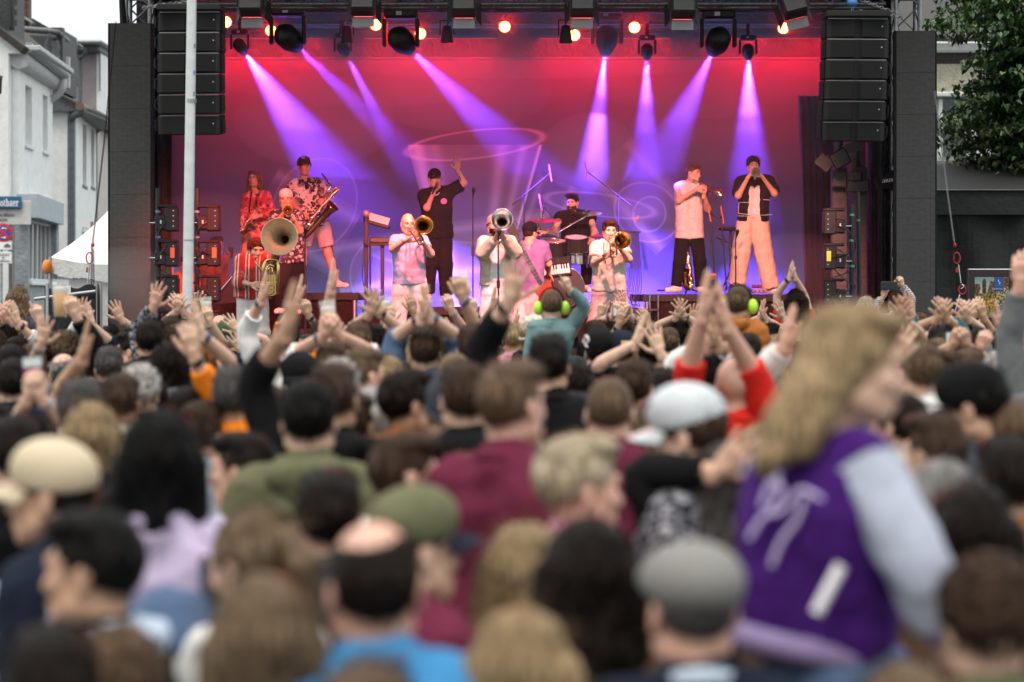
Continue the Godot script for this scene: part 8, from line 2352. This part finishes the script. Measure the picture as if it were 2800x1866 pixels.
	wpart("roof_tiles", Geo.new().slab(Transform3D(Basis(), Vector3(0, 0, -59.5)), [Vector2(at(100, 0, 56.5).x, hy(225, 56.5)), Vector2(at(228, 0, 56.5).x, hy(290, 56.5)), Vector2(at(228, 0, 56.5).x, hy(297, 56.5)), Vector2(at(100, 0, 56.5).x, hy(234, 56.5))], 6.4), tile, t)
	wpart("gutter", Geo.new().tube([at(217, 290, 56.0), at(284, 332, 63.5)], [0.12], 10), worn("rust_gutter", lin(0.2, 0.13, 0.09), 0.6, 2.0, 0.2), t)
	wpart("downpipe", Geo.new().tube(smooth_path([at(222, 298, 56.3), at(221, 308, 56.3), at(203, 316, 56.5), at(194, 330, 56.7), at(194, 420, 56.7), Vector3(at(194, 0, 56.7).x, 0, -56.7)], 4), [0.1], 10), dark_zinc, t)
	# --- pale pink house behind
	t = thing("town_house", "pale pink house beyond the number five, half hidden by the tent", "house", gp(245, 63), "houses along the left street")
	var pinkw := worn("pink_plaster", lin(0.55, 0.5, 0.48), 0.9, 0.45, 0.3, 0.14)
	a = gp(243, 63); b = gp(330, 74)
	wall("facade", t, a, b, 0, hy(330, 63), 0.4, [], pinkw)
	out = (b - a).cross(Vector3.UP).normalized()
	if out.x < 0: out = -out
	wpart("window", Geo.new().box(at(288, 455, 67.5) + out * 0.2, Vector3(0.15, 1.9, 0.75)), dark_zinc, t)
	wpart("downpipe", Geo.new().tube(smooth_path([at(281, 332, 62.6), at(279, 344, 62.6), at(263, 354, 62.8), at(255, 372, 63), at(255, 470, 63), Vector3(at(255, 0, 63).x, 0, -63)], 4), [0.12], 10), dark_zinc, t)
	wpart("roof", Geo.new().slab(Transform3D(Basis(), Vector3(0, 0, -67)), [Vector2(at(200, 0, 64).x, hy(300, 64)), Vector2(at(290, 0, 64).x, hy(325, 64)), Vector2(at(290, 0, 64).x, hy(345, 64)), Vector2(at(200, 0, 64).x, hy(345, 64))], 6.0), tile, t)
	wpart("orange_sign", Geo.new().box(at(243, 622, 61), Vector3(0.24, 0.32, 0.06)), paint("sign_orange", lin(0.5, 0.13, 0.06), 0.6), t)
	# --- slate dormer house with chimney
	t = thing("dormer_house", "grey slate dormer roof with a brick chimney above the white house", "house", gp(90, 58), "houses along the left street")
	wpart("dormer_wall", Geo.new().box(Vector3(at(108, 0, 58).x, hy(160, 58), -59.3), Vector3(1.0, 1.7, 2.4)), slate, t)
	var sd := wpart("dormer_front", Geo.new().box(Vector3(at(152, 0, 57.9).x, hy(150, 58), -58.2), Vector3(0.3, 1.5, 0.3)), slate, t)
	for r in 9:
		for c in 2:
			wpart("slate", Geo.new().box(at(145 + c * 11 + (r % 2) * 3, 118 + r * 13, 57.98 - 0.006 * (8 - r)), Vector3(0.105, 0.14, 0.012), Basis(Vector3.RIGHT, 0.1), 0.003), worn("slate_light", lin(0.2, 0.22, 0.21), 0.7, 3.0, 0.4, 0.3), sd)
	wpart("eave_board", Geo.new().tube([at(43, 78, 57.6), at(128, 84, 57.6), at(158, 90, 57.7), at(190, 118, 60), at(220, 130, 64)], [0.08], 8), dark_zinc, t)
	wpart("fascia_board", Geo.new().tube([at(48, 91, 57.7), at(128, 95, 57.7), at(142, 98, 57.8), at(184, 128, 60.2)], [0.055], 6), trim, t)
	wpart("roof", Geo.new().slab(Transform3D(Basis(), Vector3(0, 0, -61)), [Vector2(at(38, 0, 59).x, hy(30, 59)), Vector2(at(80, 0, 59).x, hy(45, 59)), Vector2(at(158, 0, 59).x, hy(90, 59)), Vector2(at(38, 0, 59).x, hy(86, 59))], 3.0), tile, t)
	wpart("lower_roof", Geo.new().slab(Transform3D(Basis(), Vector3(0, 0, -60.5)), [Vector2(at(30, 0, 58).x, hy(86, 58)), Vector2(at(130, 0, 58).x, hy(96, 58)), Vector2(at(142, 0, 58).x, hy(200, 58)), Vector2(at(60, 0, 58).x, hy(235, 58))], 2.0), tile, t)
	wpart("dormer_window", Geo.new().box(at(184, 198, 59.0), Vector3(0.12, 0.85, 0.1)), frame, t)
	wpart("dormer_pipe", Geo.new().tube([at(134, 92, 57.5), at(134, 106, 57.5), at(127, 122, 57.6), at(127, 160, 57.6)], [0.06], 8), dark_zinc, t)
	var ch := wpart("chimney", Geo.new().box(at(63, 18, 58.6), Vector3(0.37, 1.25, 0.37)), worn("mortar", lin(0.16, 0.13, 0.115), 0.9, 3.0, 0.3), t)
	var brick_m := [worn("brick_a", lin(0.16, 0.05, 0.035), 0.85, 6.0, 0.5), worn("brick_b", lin(0.11, 0.04, 0.03), 0.85, 6.0, 0.5), worn("brick_c", lin(0.2, 0.075, 0.05), 0.85, 6.0, 0.5)]
	var bm := Geo.new().box(Vector3.ZERO, Vector3(0.17, 0.058, 0.05), Basis(), 0.004).mesh()
	for r in 16:
		for c in 2:
			var p := at(63, 18, 58.6) + Vector3(-0.093 + c * 0.186 + (0.03 if r % 2 else -0.03) * (1 if c == 0 else -1) * 0.3, -0.58 + r * 0.074, 0.172)
			wpart("brick", bm, brick_m[(r * 2 + c * 5) % 3], ch).position += p
	wpart("flashing", Geo.new().box(at(70, 50, 58.4), Vector3(0.5, 0.06, 0.3), Basis(Vector3.BACK, -0.55)), zinc, t)
	# --- lilac tower house
	t = thing("tower_house", "lilac grey house with a flat cornice in front of the sky", "house", gp(230, 70), "houses along the left street")
	var lil := worn("lilac_plaster", lin(0.33, 0.285, 0.3), 0.9, 0.45, 0.2, 0.1)
	wpart("wall", Geo.new().box(Vector3(at(231, 0, 70).x, hy(145, 70) / 2, -72), Vector3(0.9, hy(145, 70), 4.0)), lil, t)
	wpart("corner_pilaster", Geo.new().box(Vector3(at(270, 0, 70).x, hy(145, 70) / 2, -72.0), Vector3(0.14, hy(145, 70), 4.1)), plaster, t)
	wpart("cornice", Geo.new().box(at(240, 138, 70.5) + Vector3(0, 0, -1.6), Vector3(1.15, 0.32, 5.2), Basis(), 0.05), dark_zinc, t)
	wpart("gutter", Geo.new().box(at(243, 125, 70.2) + Vector3(0, 0, -1.6), Vector3(1.3, 0.13, 5.6), Basis(), 0.05), zinc, t)
	wpart("downpipe", Geo.new().tube(smooth_path([at(231, 130, 69.2), at(231, 148, 69.3), at(219, 158, 69.6), at(218, 175, 69.7), at(218, 300, 69.7)], 4), [0.07], 8), dark_zinc, t)
	wpart("window", Geo.new().box(at(272, 190, 69.9), Vector3(0.03, 1.4, 0.04)), glass, t)
	t = thing("distant_roof", "dark slate roof far behind the lilac house", "house", gp(300, 84), "houses along the left street")
	wpart("wall", Geo.new().box(Vector3(at(305, 0, 84).x, hy(230, 84) / 2, -85), Vector3(0.9, hy(228, 84), 2)), tile, t)
	wpart("roof_edge", Geo.new().box(at(300, 222, 83.8), Vector3(0.7, 0.14, 2), Basis(Vector3.BACK, -0.12)), zinc, t)
	tents_and_fence()
	chains_and_poster()
	pole_and_tree()

func tents_and_fence() -> void:
	var sheet := worn("tent_white", lin(0.78, 0.79, 0.78), 0.6, 0.8, 0.25, 0.06)
	var wallm := worn("tent_wall", lin(0.55, 0.56, 0.56), 0.7, 0.8, 0.25, 0.1)
	var steel := paint("alu", lin(0.5, 0.5, 0.5), 0.4, 0.9)
	var t := thing("party_tent", "white pyramid party tent beside the left LED column", "tent", gp(230, 33))
	var A := at(137, 704, 32)
	var B := at(470, 716, 31)
	var C := at(520, 716, 35.5)
	var D := at(215, 704, 36)
	B.y = A.y; C.y = A.y; D.y = A.y
	var pk := at(345, 520, 33.6)
	var g := Geo.new()
	for e: Array in [[A, B], [B, C], [C, D], [D, A]]:
		# each roof side sags between corner and peak
		var rows := 8
		for i in rows:
			for j in rows:
				var q := func(u: int, v: int) -> Vector3:
					var s := u / 8.0
					var w := v / 8.0
					var p: Vector3 = (e[0] as Vector3).lerp(e[1], s).lerp(pk, w)
					p.y -= 0.16 * sin(PI * w) * (0.6 + 0.4 * cos((s - 0.5) * PI))
					p.y -= 0.12 * sin(PI * s) * (1.0 - w)
					return p
				var p0: Vector3 = q.call(i, j)
				var p1: Vector3 = q.call(i + 1, j)
				var p2: Vector3 = q.call(i + 1, j + 1)
				var p3: Vector3 = q.call(i, j + 1)
				var n := (p1 - p0).cross(p3 - p0).normalized()
				if n.y < 0: n = -n
				g.poly([p0, p1, p2, p3], n)
	wpart("roof", g, sheet, t)
	for e: Array in [[A, B], [D, A]]:
		var v := Geo.new()
		for i in 16:
			var q := func(u: int) -> Vector3:
				var s := u / 16.0
				return (e[0] as Vector3).lerp(e[1], s) + Vector3(0, -0.12 * sin(PI * s), 0.012 * sin(u * 2.3))
			var p0: Vector3 = q.call(i)
			var p1: Vector3 = q.call(i + 1)
			var dn := Vector3(0, -0.24 - 0.02 * sin(i * 1.1), 0)
			v.poly([p0, p1, p1 + dn, p0 + dn], Vector3(0, 0, 1))
		wpart("valance", v, sheet, t)
	for p: Vector3 in [A, B, C, D]: wpart("leg", Geo.new().bar(Vector3(p.x, 0, p.z), p, 0.03), steel, t)
	wpart("side_wall", Geo.new().box((A + B) * 0.5 + Vector3(0.05, -A.y / 2 - 0.05, -0.08), Vector3(A.distance_to(B) - 0.1, A.y - 0.2, 0.02), Basis(Vector3.UP, atan2(-(B - A).z, (B - A).x))), wallm, t)
	t = thing("orange_lantern", "orange round lantern hanging at the corner of the white tent", "lantern", at(128, 730, 31.9))
	part("shade", Geo.new().ball(Vector3.ZERO, Vector3(0.075, 0.11, 0.075), 14, 10), paint("lantern_orange", lin(0.8, 0.25, 0.04), 0.6), t)
	part("cord", Geo.new().bar(Vector3(0, 0.1, 0), Vector3(0, 0.16, 0), 0.006), paint("stand_black", lin(0.012, 0.012, 0.012), 0.45), t)
	# fence with dark mesh in front of the tent
	t = thing("mesh_fence", "site fence covered with dark mesh in front of the white tent", "fence", gp(200, 25))
	var mesh_m := cloth("fence_mesh", lin(0.045, 0.047, 0.05), 1.0)
	var f0 := gp(121, 25.0)
	var f1 := gp(262, 24.4)
	for k: Array in [[f0, f1, 790, 792], [gp(262, 24.4), gp(277, 27.5), 792, 784]]:
		var v := Geo.new()
		for i in 14:
			var p0: Vector3 = (k[0] as Vector3).lerp(k[1], i / 14.0)
			var p1: Vector3 = (k[0] as Vector3).lerp(k[1], (i + 1) / 14.0)
			p0.z += 0.03 * sin(i * 1.9); p1.z += 0.03 * sin((i + 1) * 1.9)
			var y0 := hy(784 + 6 * sin(i * 0.9), 25)
			var y1 := hy(784 + 6 * sin((i + 1) * 0.9), 25)
			v.poly([p0, p1, p1 + Vector3(0, y1, 0), p0 + Vector3(0, y0, 0)], Vector3(0, 0, 1))
		wpart("mesh_cloth", v, mesh_m, t)
	wpart("top_rail", Geo.new().bar(at(95, 818, 24.9), at(262, 797, 24.3), 0.02), steel, t)
	for x: float in [129.0, 262.0, 274.0]: wpart("post", Geo.new().bar(gp(x, 24.6), at(x, 775, 24.6), 0.022), steel, t)
	wpart("notice", Geo.new().box(at(186, 792, 24.5), Vector3(0.055, 0.09, 0.004)), paint("sign_white", lin(0.8, 0.8, 0.8), 0.5), t)
	# black marquee on the right
	var blk := worn("marquee", lin(0.014, 0.016, 0.017), 0.8, 0.6, 0.2, 0.3)
	t = thing("black_marquee", "black marquee tent on the right below the tree", "tent", gp(2720, 31))
	var v := Geo.new()
	for i in 40:
		var x0 := lerpf(at(2500, 0, 31).x, at(3150, 0, 31).x, i / 40.0)
		var x1 := lerpf(at(2500, 0, 31).x, at(3150, 0, 31).x, (i + 1) / 40.0)
		for r in 12:
			var P := func(x: float, j: int) -> Vector3: return Vector3(x, hy(583, 31) * j / 12.0, -31.0 + 0.05 * sin(x * 7.0 + j * 0.5) + 0.04 * sin(x * 3.1 - j * 0.9))
			var p0: Vector3 = P.call(x0, r)
			var p1: Vector3 = P.call(x1, r)
			var p2: Vector3 = P.call(x1, r + 1)
			var p3: Vector3 = P.call(x0, r + 1)
			v.poly([p0, p1, p2, p3], (p1 - p0).cross(p3 - p0).normalized())
	wpart("side_cloth", v, blk, t)
	var vv := Geo.new()
	for i in 40:
		var x0 := lerpf(at(2500, 0, 31).x, at(3150, 0, 31).x, i / 40.0)
		var x1 := lerpf(at(2500, 0, 31).x, at(3150, 0, 31).x, (i + 1) / 40.0)
		vv.poly([Vector3(x0, hy(588, 31), -30.9 + 0.012 * sin(i * 1.3)), Vector3(x1, hy(588, 31), -30.9 + 0.012 * sin((i + 1) * 1.3)), Vector3(x1, hy(520, 31), -30.96), Vector3(x0, hy(520, 31), -30.96)], Vector3(0, 0, 1))
	wpart("valance", vv, blk, t)
	wpart("roof", Geo.new().quad(Vector3(at(2500, 0, 31).x, hy(520, 31), -30.9), Vector3(at(3150, 0, 31).x, hy(520, 31), -30.9), Vector3(at(3050, 0, 35).x, hy(425, 35), -35), Vector3(at(2560, 0, 35).x, hy(440, 35), -35)), worn("marquee_roof", lin(0.016, 0.0155, 0.016), 0.7, 2.0, 0.4, 0.4), t)
	# cream house behind the tree
	t = thing("cream_house", "cream rough-cast house showing between the right LED column and the tree", "house", gp(2640, 44))
	var cream := worn("cream_plaster", lin(0.5, 0.475, 0.37), 0.95, 1.4, 1.0, 0.2)
	var x0: float = at(2480, 0, 44).x
	var x1: float = at(3100, 0, 44).x
	var wb := worn("white_trim", lin(0.62, 0.63, 0.61), 0.8, 1.0, 0.1, 0.1)
	wpart("upper_wall", Geo.new().box(Vector3((x0 + x1) / 2, (hy(258, 44) + hy(142, 44)) / 2, -44.2), Vector3(x1 - x0, hy(142, 44) - hy(258, 44), 0.3)), cream, t)
	wpart("cornice", Geo.new().box(Vector3((x0 + x1) / 2, hy(130, 44), -44.1), Vector3(x1 - x0, 0.22, 0.5), Basis(), 0.04), wb, t)
	wpart("gutter", Geo.new().bar(Vector3(x0, hy(106, 44), -43.7), Vector3(x1, hy(106, 44), -43.7), 0.09), worn("dark_zinc", lin(0.14, 0.155, 0.165), 0.5, 2.0), t)
	wpart("roof", Geo.new().box(Vector3((x0 + x1) / 2, hy(70, 46), -46), Vector3(x1 - x0, 0.5, 4.4), Basis(Vector3.RIGHT, 0.4)), worn("roof_tile", lin(0.05, 0.045, 0.04), 0.8, 3.0), t)
	wpart("string_course", Geo.new().box(Vector3((x0 + x1) / 2, hy(260, 44), -44.0), Vector3(x1 - x0, 0.1, 0.4), Basis(), 0.02), wb, t)
	wpart("lower_wall", Geo.new().box(Vector3((x0 + x1) / 2, hy(264, 44) / 2, -44.24), Vector3(x1 - x0, hy(264, 44), 0.3)), wb, t)
	var wn := wpart("window", Geo.new().box(at(2606, 350, 44.02), Vector3(0.55, 1.1, 0.06)), paint("window_glass", lin(0.045, 0.05, 0.055), 0.06), t)
	for s in [-1, 1]: wpart("frame", Geo.new().box(at(2606 + 34 * s, 350, 43.97), Vector3(0.08, 1.2, 0.08)), wb, wn)

func chains_and_poster() -> void:
	var iron := paint("chain_iron", lin(0.02, 0.02, 0.02), 0.4, 0.7)
	var zincc := paint("chain_zinc", lin(0.35, 0.35, 0.35), 0.4, 0.8)
	var red := paint("shackle_red", lin(0.5, 0.03, 0.03), 0.45)
	var steel := paint("chrome", lin(0.6, 0.6, 0.6), 0.15, 1.0)
	for s in 2:
		var d := 25.4
		var o := thing("rigging_chain", ["guy chain with red shackles left of the left LED column", "guy chain with red shackles right of the right LED column"][s], "chain", at(252 if s == 0 else 2612, 700, d), "guy chains")
		var P := func(x: float, y: float) -> Vector3: return at(x, y, d)
		if s == 0:
			chain(o, P.call(316, 60), P.call(283, 400), 0.034, iron)
			chain(o, P.call(283, 400), P.call(252, 672), 0.034, iron)
			for k: Array in [[250, 672, 249, 880], [255, 680, 256, 880]]: chain(o, P.call(k[0], k[1]), P.call(k[2], k[3]), 0.034, iron)
		else:
			chain(o, P.call(2556, 250), P.call(2588, 500), 0.032, zincc)
			chain(o, P.call(2588, 500), P.call(2610, 662), 0.032, zincc)
			for k: Array in [[2606, 690, 2605, 880], [2611, 690, 2611, 880]]: chain(o, P.call(k[0], k[1]), P.call(k[2], k[3]), 0.034, iron)
		var ox := 252.0 if s == 0 else 2610.0
		wpart("hook_block", Geo.new().ball(P.call(ox + 1, 670), Vector3(0.022, 0.03, 0.02), 10, 6), red, o)
		for k: Array in [[ox - 8 if s == 0 else ox + 7, 706, 9.0, 15.0, 0.0], [ox - 16 if s == 0 else ox + 22, 792, 10.0, 13.0, 0.2]]:
			var ps := []
			for i in 16: ps.append(P.call(k[0] + k[2] * cos(TAU * i / 16), k[1] + k[3] * sin(TAU * i / 16)))
			wpart("master_link", Geo.new().tube(ps, [0.009], 7, false, true), red, o)
		wpart("tag", Geo.new().slab(Transform3D(Basis(), P.call(ox - 14 if s == 0 else ox + 8, 738) as Vector3), [Vector2(-0.018, -0.03), Vector2(0.012, -0.035), Vector2(0.02, 0.01), Vector2(0.005, 0.032), Vector2(-0.015, 0.025)], 0.006), red, o)
		wpart("turnbuckle", Geo.new().bar(P.call(ox - 8 if s == 0 else ox + 11, 724), P.call(ox - 12 if s == 0 else ox + 18, 775), 0.009, 0.008), steel, o)
		wpart("shackle", Geo.new().tube(smooth_path([P.call(ox - 16 if s == 0 else ox + 20, 778), P.call(ox - 12 if s == 0 else ox + 26, 784), P.call(ox - 18 if s == 0 else ox + 18, 790)]), [0.012], 6), steel, o)
		wpart("lower_turnbuckle", Geo.new().bar(P.call(ox - 20 if s == 0 else ox + 15, 806), P.call(ox - 6 if s == 0 else ox + 3, 850), 0.012, 0.009), steel, o)
	# framed poster
	var d := 27.6
	var t := thing("poster_case", "maroon-framed poster case with a town picture collage on the right", "poster", gp(2712, d))
	var W := 142.0 * d / F
	wpart("case", Geo.new().box(Vector3(at(2711, 0, d).x, hy(735, d) / 2 + 0.25, -d - 0.06), Vector3(126.0 * d / F, hy(735, d) - 0.5, 0.1), Basis(), 0.012), paint("case_alu", lin(0.5, 0.5, 0.5), 0.4, 0.3), t)
	wpart("maroon_border", Geo.new().box(Vector3(at(2711, 0, d).x, (hy(738, d) + 0.9) / 2, -d), Vector3(121.0 * d / F, hy(738, d) - 0.9, 0.02)), paint("case_maroon", lin(0.03, 0.008, 0.012), 0.12), t)
	var pic := paint("poster_print", Color.WHITE, 0.3)
	pic.albedo_texture = poster_print()
	var l := at(2666, 869, d - 0.014)
	var r := at(2759, 758, d - 0.014)
	wpart("picture", Geo.new().quad(Vector3(l.x, l.y, l.z), Vector3(r.x, l.y, l.z), Vector3(r.x, r.y, l.z), Vector3(l.x, r.y, l.z)), pic, t)
	letters("entdecken", at(2728, 790, d - 0.02), 0.019, Basis(), paint("sign_white", lin(0.8, 0.8, 0.8), 0.5), t, "Droid Serif", 400)
	wpart("side_panel", Geo.new().box(Vector3(at(2780, 0, d).x, hy(736, d) / 2, -d - 0.02), Vector3(0.06, hy(736, d), 0.08), Basis(), 0.006), paint("panel_grey", lin(0.4, 0.42, 0.45), 0.5), t)
	wpart("side_panel", Geo.new().box(Vector3(at(2797, 0, d).x, hy(736, d) / 2, -d - 0.03), Vector3(0.09, hy(736, d), 0.08), Basis(), 0.006), paint("panel_grey", lin(0.4, 0.42, 0.45), 0.5), t)

func poster_print() -> ImageTexture:
	var im := Image.create(94, 112, false, Image.FORMAT_RGB8)
	var fn := FastNoiseLite.new(); fn.seed = 9; fn.frequency = 0.11; fn.fractal_octaves = 3
	for y in 112:
		for x in 94:
			var n := fn.get_noise_2d(x, y)
			var c: Color
			if x < 54 and y < 58:     # old town below a pale sky
				c = Color(0.5, 0.64, 0.66).lerp(Color(0.86, 0.84, 0.72), clampf(y / 40.0, 0, 1))
				if absf(x - 26) < 6 - maxf(0, 14 - y) * 0.42 and y > 4: c = Color(0.28, 0.2, 0.16) * (1.0 + n)
				if x < 16 - absf(y - 30) * 0.3 and y > 18: c = Color(0.4, 0.26, 0.15) * (1.0 + n)
				if x > 40 + (20 - y) * 0.3 and y > 10: c = Color(0.42, 0.33, 0.22) * (1.1 + n)
				if y > 44: c = Color(0.5, 0.42, 0.22) * (1.0 + 1.2 * n)
			elif x < 54:             # cyclists under yellow trees
				c = Color(0.72, 0.56, 0.2) * (1.0 + 0.9 * n) if y < 88 else Color(0.6, 0.54, 0.34) * (1.0 + 0.4 * n)
				if Vector2(x - 14, y - 90).length() < 9 and Vector2(x - 14, y - 90).length() > 7.5 or Vector2(x - 34, y - 92).length() < 9 and Vector2(x - 34, y - 92).length() > 7.5: c = Color(0.12, 0.1, 0.1)
				if absf(x - 22) < 4 and y > 66 and y < 88: c = Color(0.5, 0.5, 0.48) * (0.8 + n)
			elif y < 40 and x < 80:
				c = Color(0.16, 0.33, 0.6)
				if absf(x - 67 - 2.5 * sin(y * 0.5)) < 1.4 and y > 6 and y < 20: c = Color(0.85, 0.88, 0.95)
				if y == 23 and x > 57 and x < 77 and x % 3 != 0: c = Color(0.6, 0.7, 0.88)
			elif y < 28: c = Color(0.45, 0.28, 0.12) * (1.0 + n)
			else: c = Color(0.62, 0.56, 0.36) * (0.9 + 1.3 * n) if y < 80 else Color(0.3, 0.34, 0.26) * (1.0 + 1.4 * n)
			c.a = 1.0
			im.set_pixel(x, y, c)
	return ImageTexture.create_from_image(im)

func pole_and_tree() -> void:
	var t := thing("flag_pole", "tall white metal pole rising in front of the left loudspeaker stack", "pole", gp(508, 20.8))
	var m := worn("pole_paint", lin(0.62, 0.65, 0.65), 0.45, 1.0, 0.1, 0.08)
	var d := 20.8
	var a := gp(505, d)
	var top := at(526, -160, d)
	wpart("lower_shaft", Geo.new().bar(a, a.lerp(top, 0.354), 0.058, 0.054, 24), m, t)
	wpart("upper_shaft", Geo.new().bar(a.lerp(top, 0.354), top, 0.052, 0.046, 24), m, t)
	wpart("joint_ring", Geo.new().bar(at(515, 655, d), at(515, 658, d), 0.056, -1, 24), paint("ring_grey", lin(0.3, 0.32, 0.32), 0.5), t)
	for k in 3: wpart("band", Geo.new().bar(at(522, 271 + k * 4, d), at(522, 273 + k * 4, d), 0.0535, -1, 24), paint("ring_grey", lin(0.3, 0.32, 0.32), 0.5), t)
	for k: Array in [[532, 125], [531, 198], [530, 256]]: wpart("sticker", Geo.new().box(at(k[0], k[1], d - 0.035), Vector3(0.02, 0.04, 0.004), Basis(Vector3.UP, 0.9)), paint("sticker_blue", lin(0.2, 0.25, 0.45), 0.5), t)
	# linden tree at the right
	t = thing("linden_tree", "big dark green linden tree at the top right", "tree", gp(2990, 33.5))
	var bark := worn("bark", lin(0.06, 0.05, 0.04), 0.9, 2.0, 1.0)
	wpart("trunk", Geo.new().tube(smooth_path([gp(2990, 33.5), gp(2985, 33.5) + Vector3(0, 2.0, 0), gp(2980, 33.5) + Vector3(0.1, 4.0, 0), gp(2975, 33.4) + Vector3(0, 7.5, 0)]), [0.32, 0.28, 0.26, 0.25, 0.23, 0.22, 0.2, 0.18, 0.16, 0.12, 0.08], 12), bark, t)
	var rng := RandomNumberGenerator.new(); rng.seed = 31
	var leaf := leaf_mesh()
	var mats_l := [leaf_mat("a", lin(0.018, 0.05, 0.012)), leaf_mat("b", lin(0.028, 0.07, 0.015)), leaf_mat("c", lin(0.13, 0.15, 0.05))]
	var xf := [[], [], []]
	var tips: Array[Transform3D] = []
	# sprays hang in tiers round the limbs; the outline follows the photograph roughly
	var c := at(2900, 150, 33.5)
	var limbs := 0
	for k in 1250:
		var v := Vector3(rng.randfn(), rng.randfn(), rng.randfn()).normalized()
		var rr := pow(rng.randf(), 0.45)
		var p := c + Vector3(v.x * 2.2, v.y * 2.3, v.z * 1.9) * rr
		var s := CX + p.x * F / -p.z
		var y := HY - (p.y - EYE) * F / -p.z
		# notch where the cream house shows
		var lim := 2548.0
		if y > 95 and y < 160: lim = 2668.0
		elif y >= 160 and y < 285: lim = lerpf(2650.0, 2600.0, (y - 160) / 125.0)
		elif y >= 285 and y < 440: lim = 2560.0 + 22 * sin(y * 0.05)
		elif y >= 440: lim = 2640.0
		if s < lim + 30 + 22 * sin(y * 0.21) or y > 455 + 20 * sin(s * 0.045) or s > 2990 or y < -120: continue
		limbs += 1
		if limbs % 22 == 0:
			wpart("limb", Geo.new().tube(smooth_path([gp(2980, 33.5) + Vector3(0, 3.4 + rng.randf() * 2.5, 0), (p + gp(2980, 33.5) + Vector3(0, p.y + 0.3, 0)) * 0.5, p]), [0.05, 0.04, 0.035, 0.03, 0.025, 0.02, 0.015, 0.01, 0.006], 6), bark, t)
		var outw := (p - c).normalized()
		var pale := k % 4 == 0
		var lie := Vector3(outw.x, 0, outw.z).normalized()
		for j in 40:
			var ra := rng.randf_range(-0.34, 0.3)
			var q := p + lie * ra + Vector3(rng.randfn(0, 0.11), rng.randfn(0, 0.035) - 0.35 * maxf(ra, 0.0), rng.randfn(0, 0.11))
			var tilt := Basis(Vector3.UP, rng.randf() * TAU) * Basis(Vector3.RIGHT, rng.randf_range(0.25, 1.2)) * Basis(Vector3.BACK, rng.randf_range(-0.5, 0.5))
			var x := Transform3D(tilt * rng.randf_range(0.7, 1.15), q)
			if outw.z > 0.1 and j < 3: tips.append(x)
			else: xf[2 if pale and j % 3 == 0 and ra > 0.0 else (j + k) % 2].append(x)
	tips.sort_custom(func(u: Transform3D, w: Transform3D) -> bool: return u.origin.z > w.origin.z)
	while tips.size() > 290: xf[0].append(tips.pop_back())
	var crown := Node3D.new()
	crown.name = "crown"; t.add_child(crown)
	for i in tips.size():
		var o := part("leaf", leaf, mats_l[(i % 5) / 2], crown, crown.global_transform.affine_inverse() * tips[i])
	for g in 3:
		var list: Array = xf[g]
		var mm := MultiMesh.new()
		mm.transform_format = MultiMesh.TRANSFORM_3D
		mm.mesh = leaf
		mm.instance_count = list.size()
		for i in list.size(): mm.set_instance_transform(i, crown.global_transform.affine_inverse() * (list[i] as Transform3D))
		var o := MultiMeshInstance3D.new()
		o.name = "foliage"; o.multimesh = mm; o.material_override = mats_l[g]
		o.set_meta("kind", "stuff")
		crown.add_child(o, true)

func leaf_mat(k: String, c: Color) -> StandardMaterial3D:
	var m := paint("leaf_" + k, c, 0.45)
	m.backlight_enabled = true
	m.backlight = Color(0.1, 0.16, 0.04)
	return m

func leaf_mesh() -> Mesh:   # heart-shaped, folded along the rib
	var g := Geo.new()
	for s: float in [-1.0, 1.0]:
		var n := Vector3(-s * 0.35, 1, 0).normalized()
		g.poly([Vector3(0, 0, 0), Vector3(0.036 * s, 0.012, -0.012), Vector3(0.042 * s, 0.014, 0.025), Vector3(0.026 * s, 0.008, 0.06), Vector3(0, -0.004, 0.098)], n)
	return g.mesh()
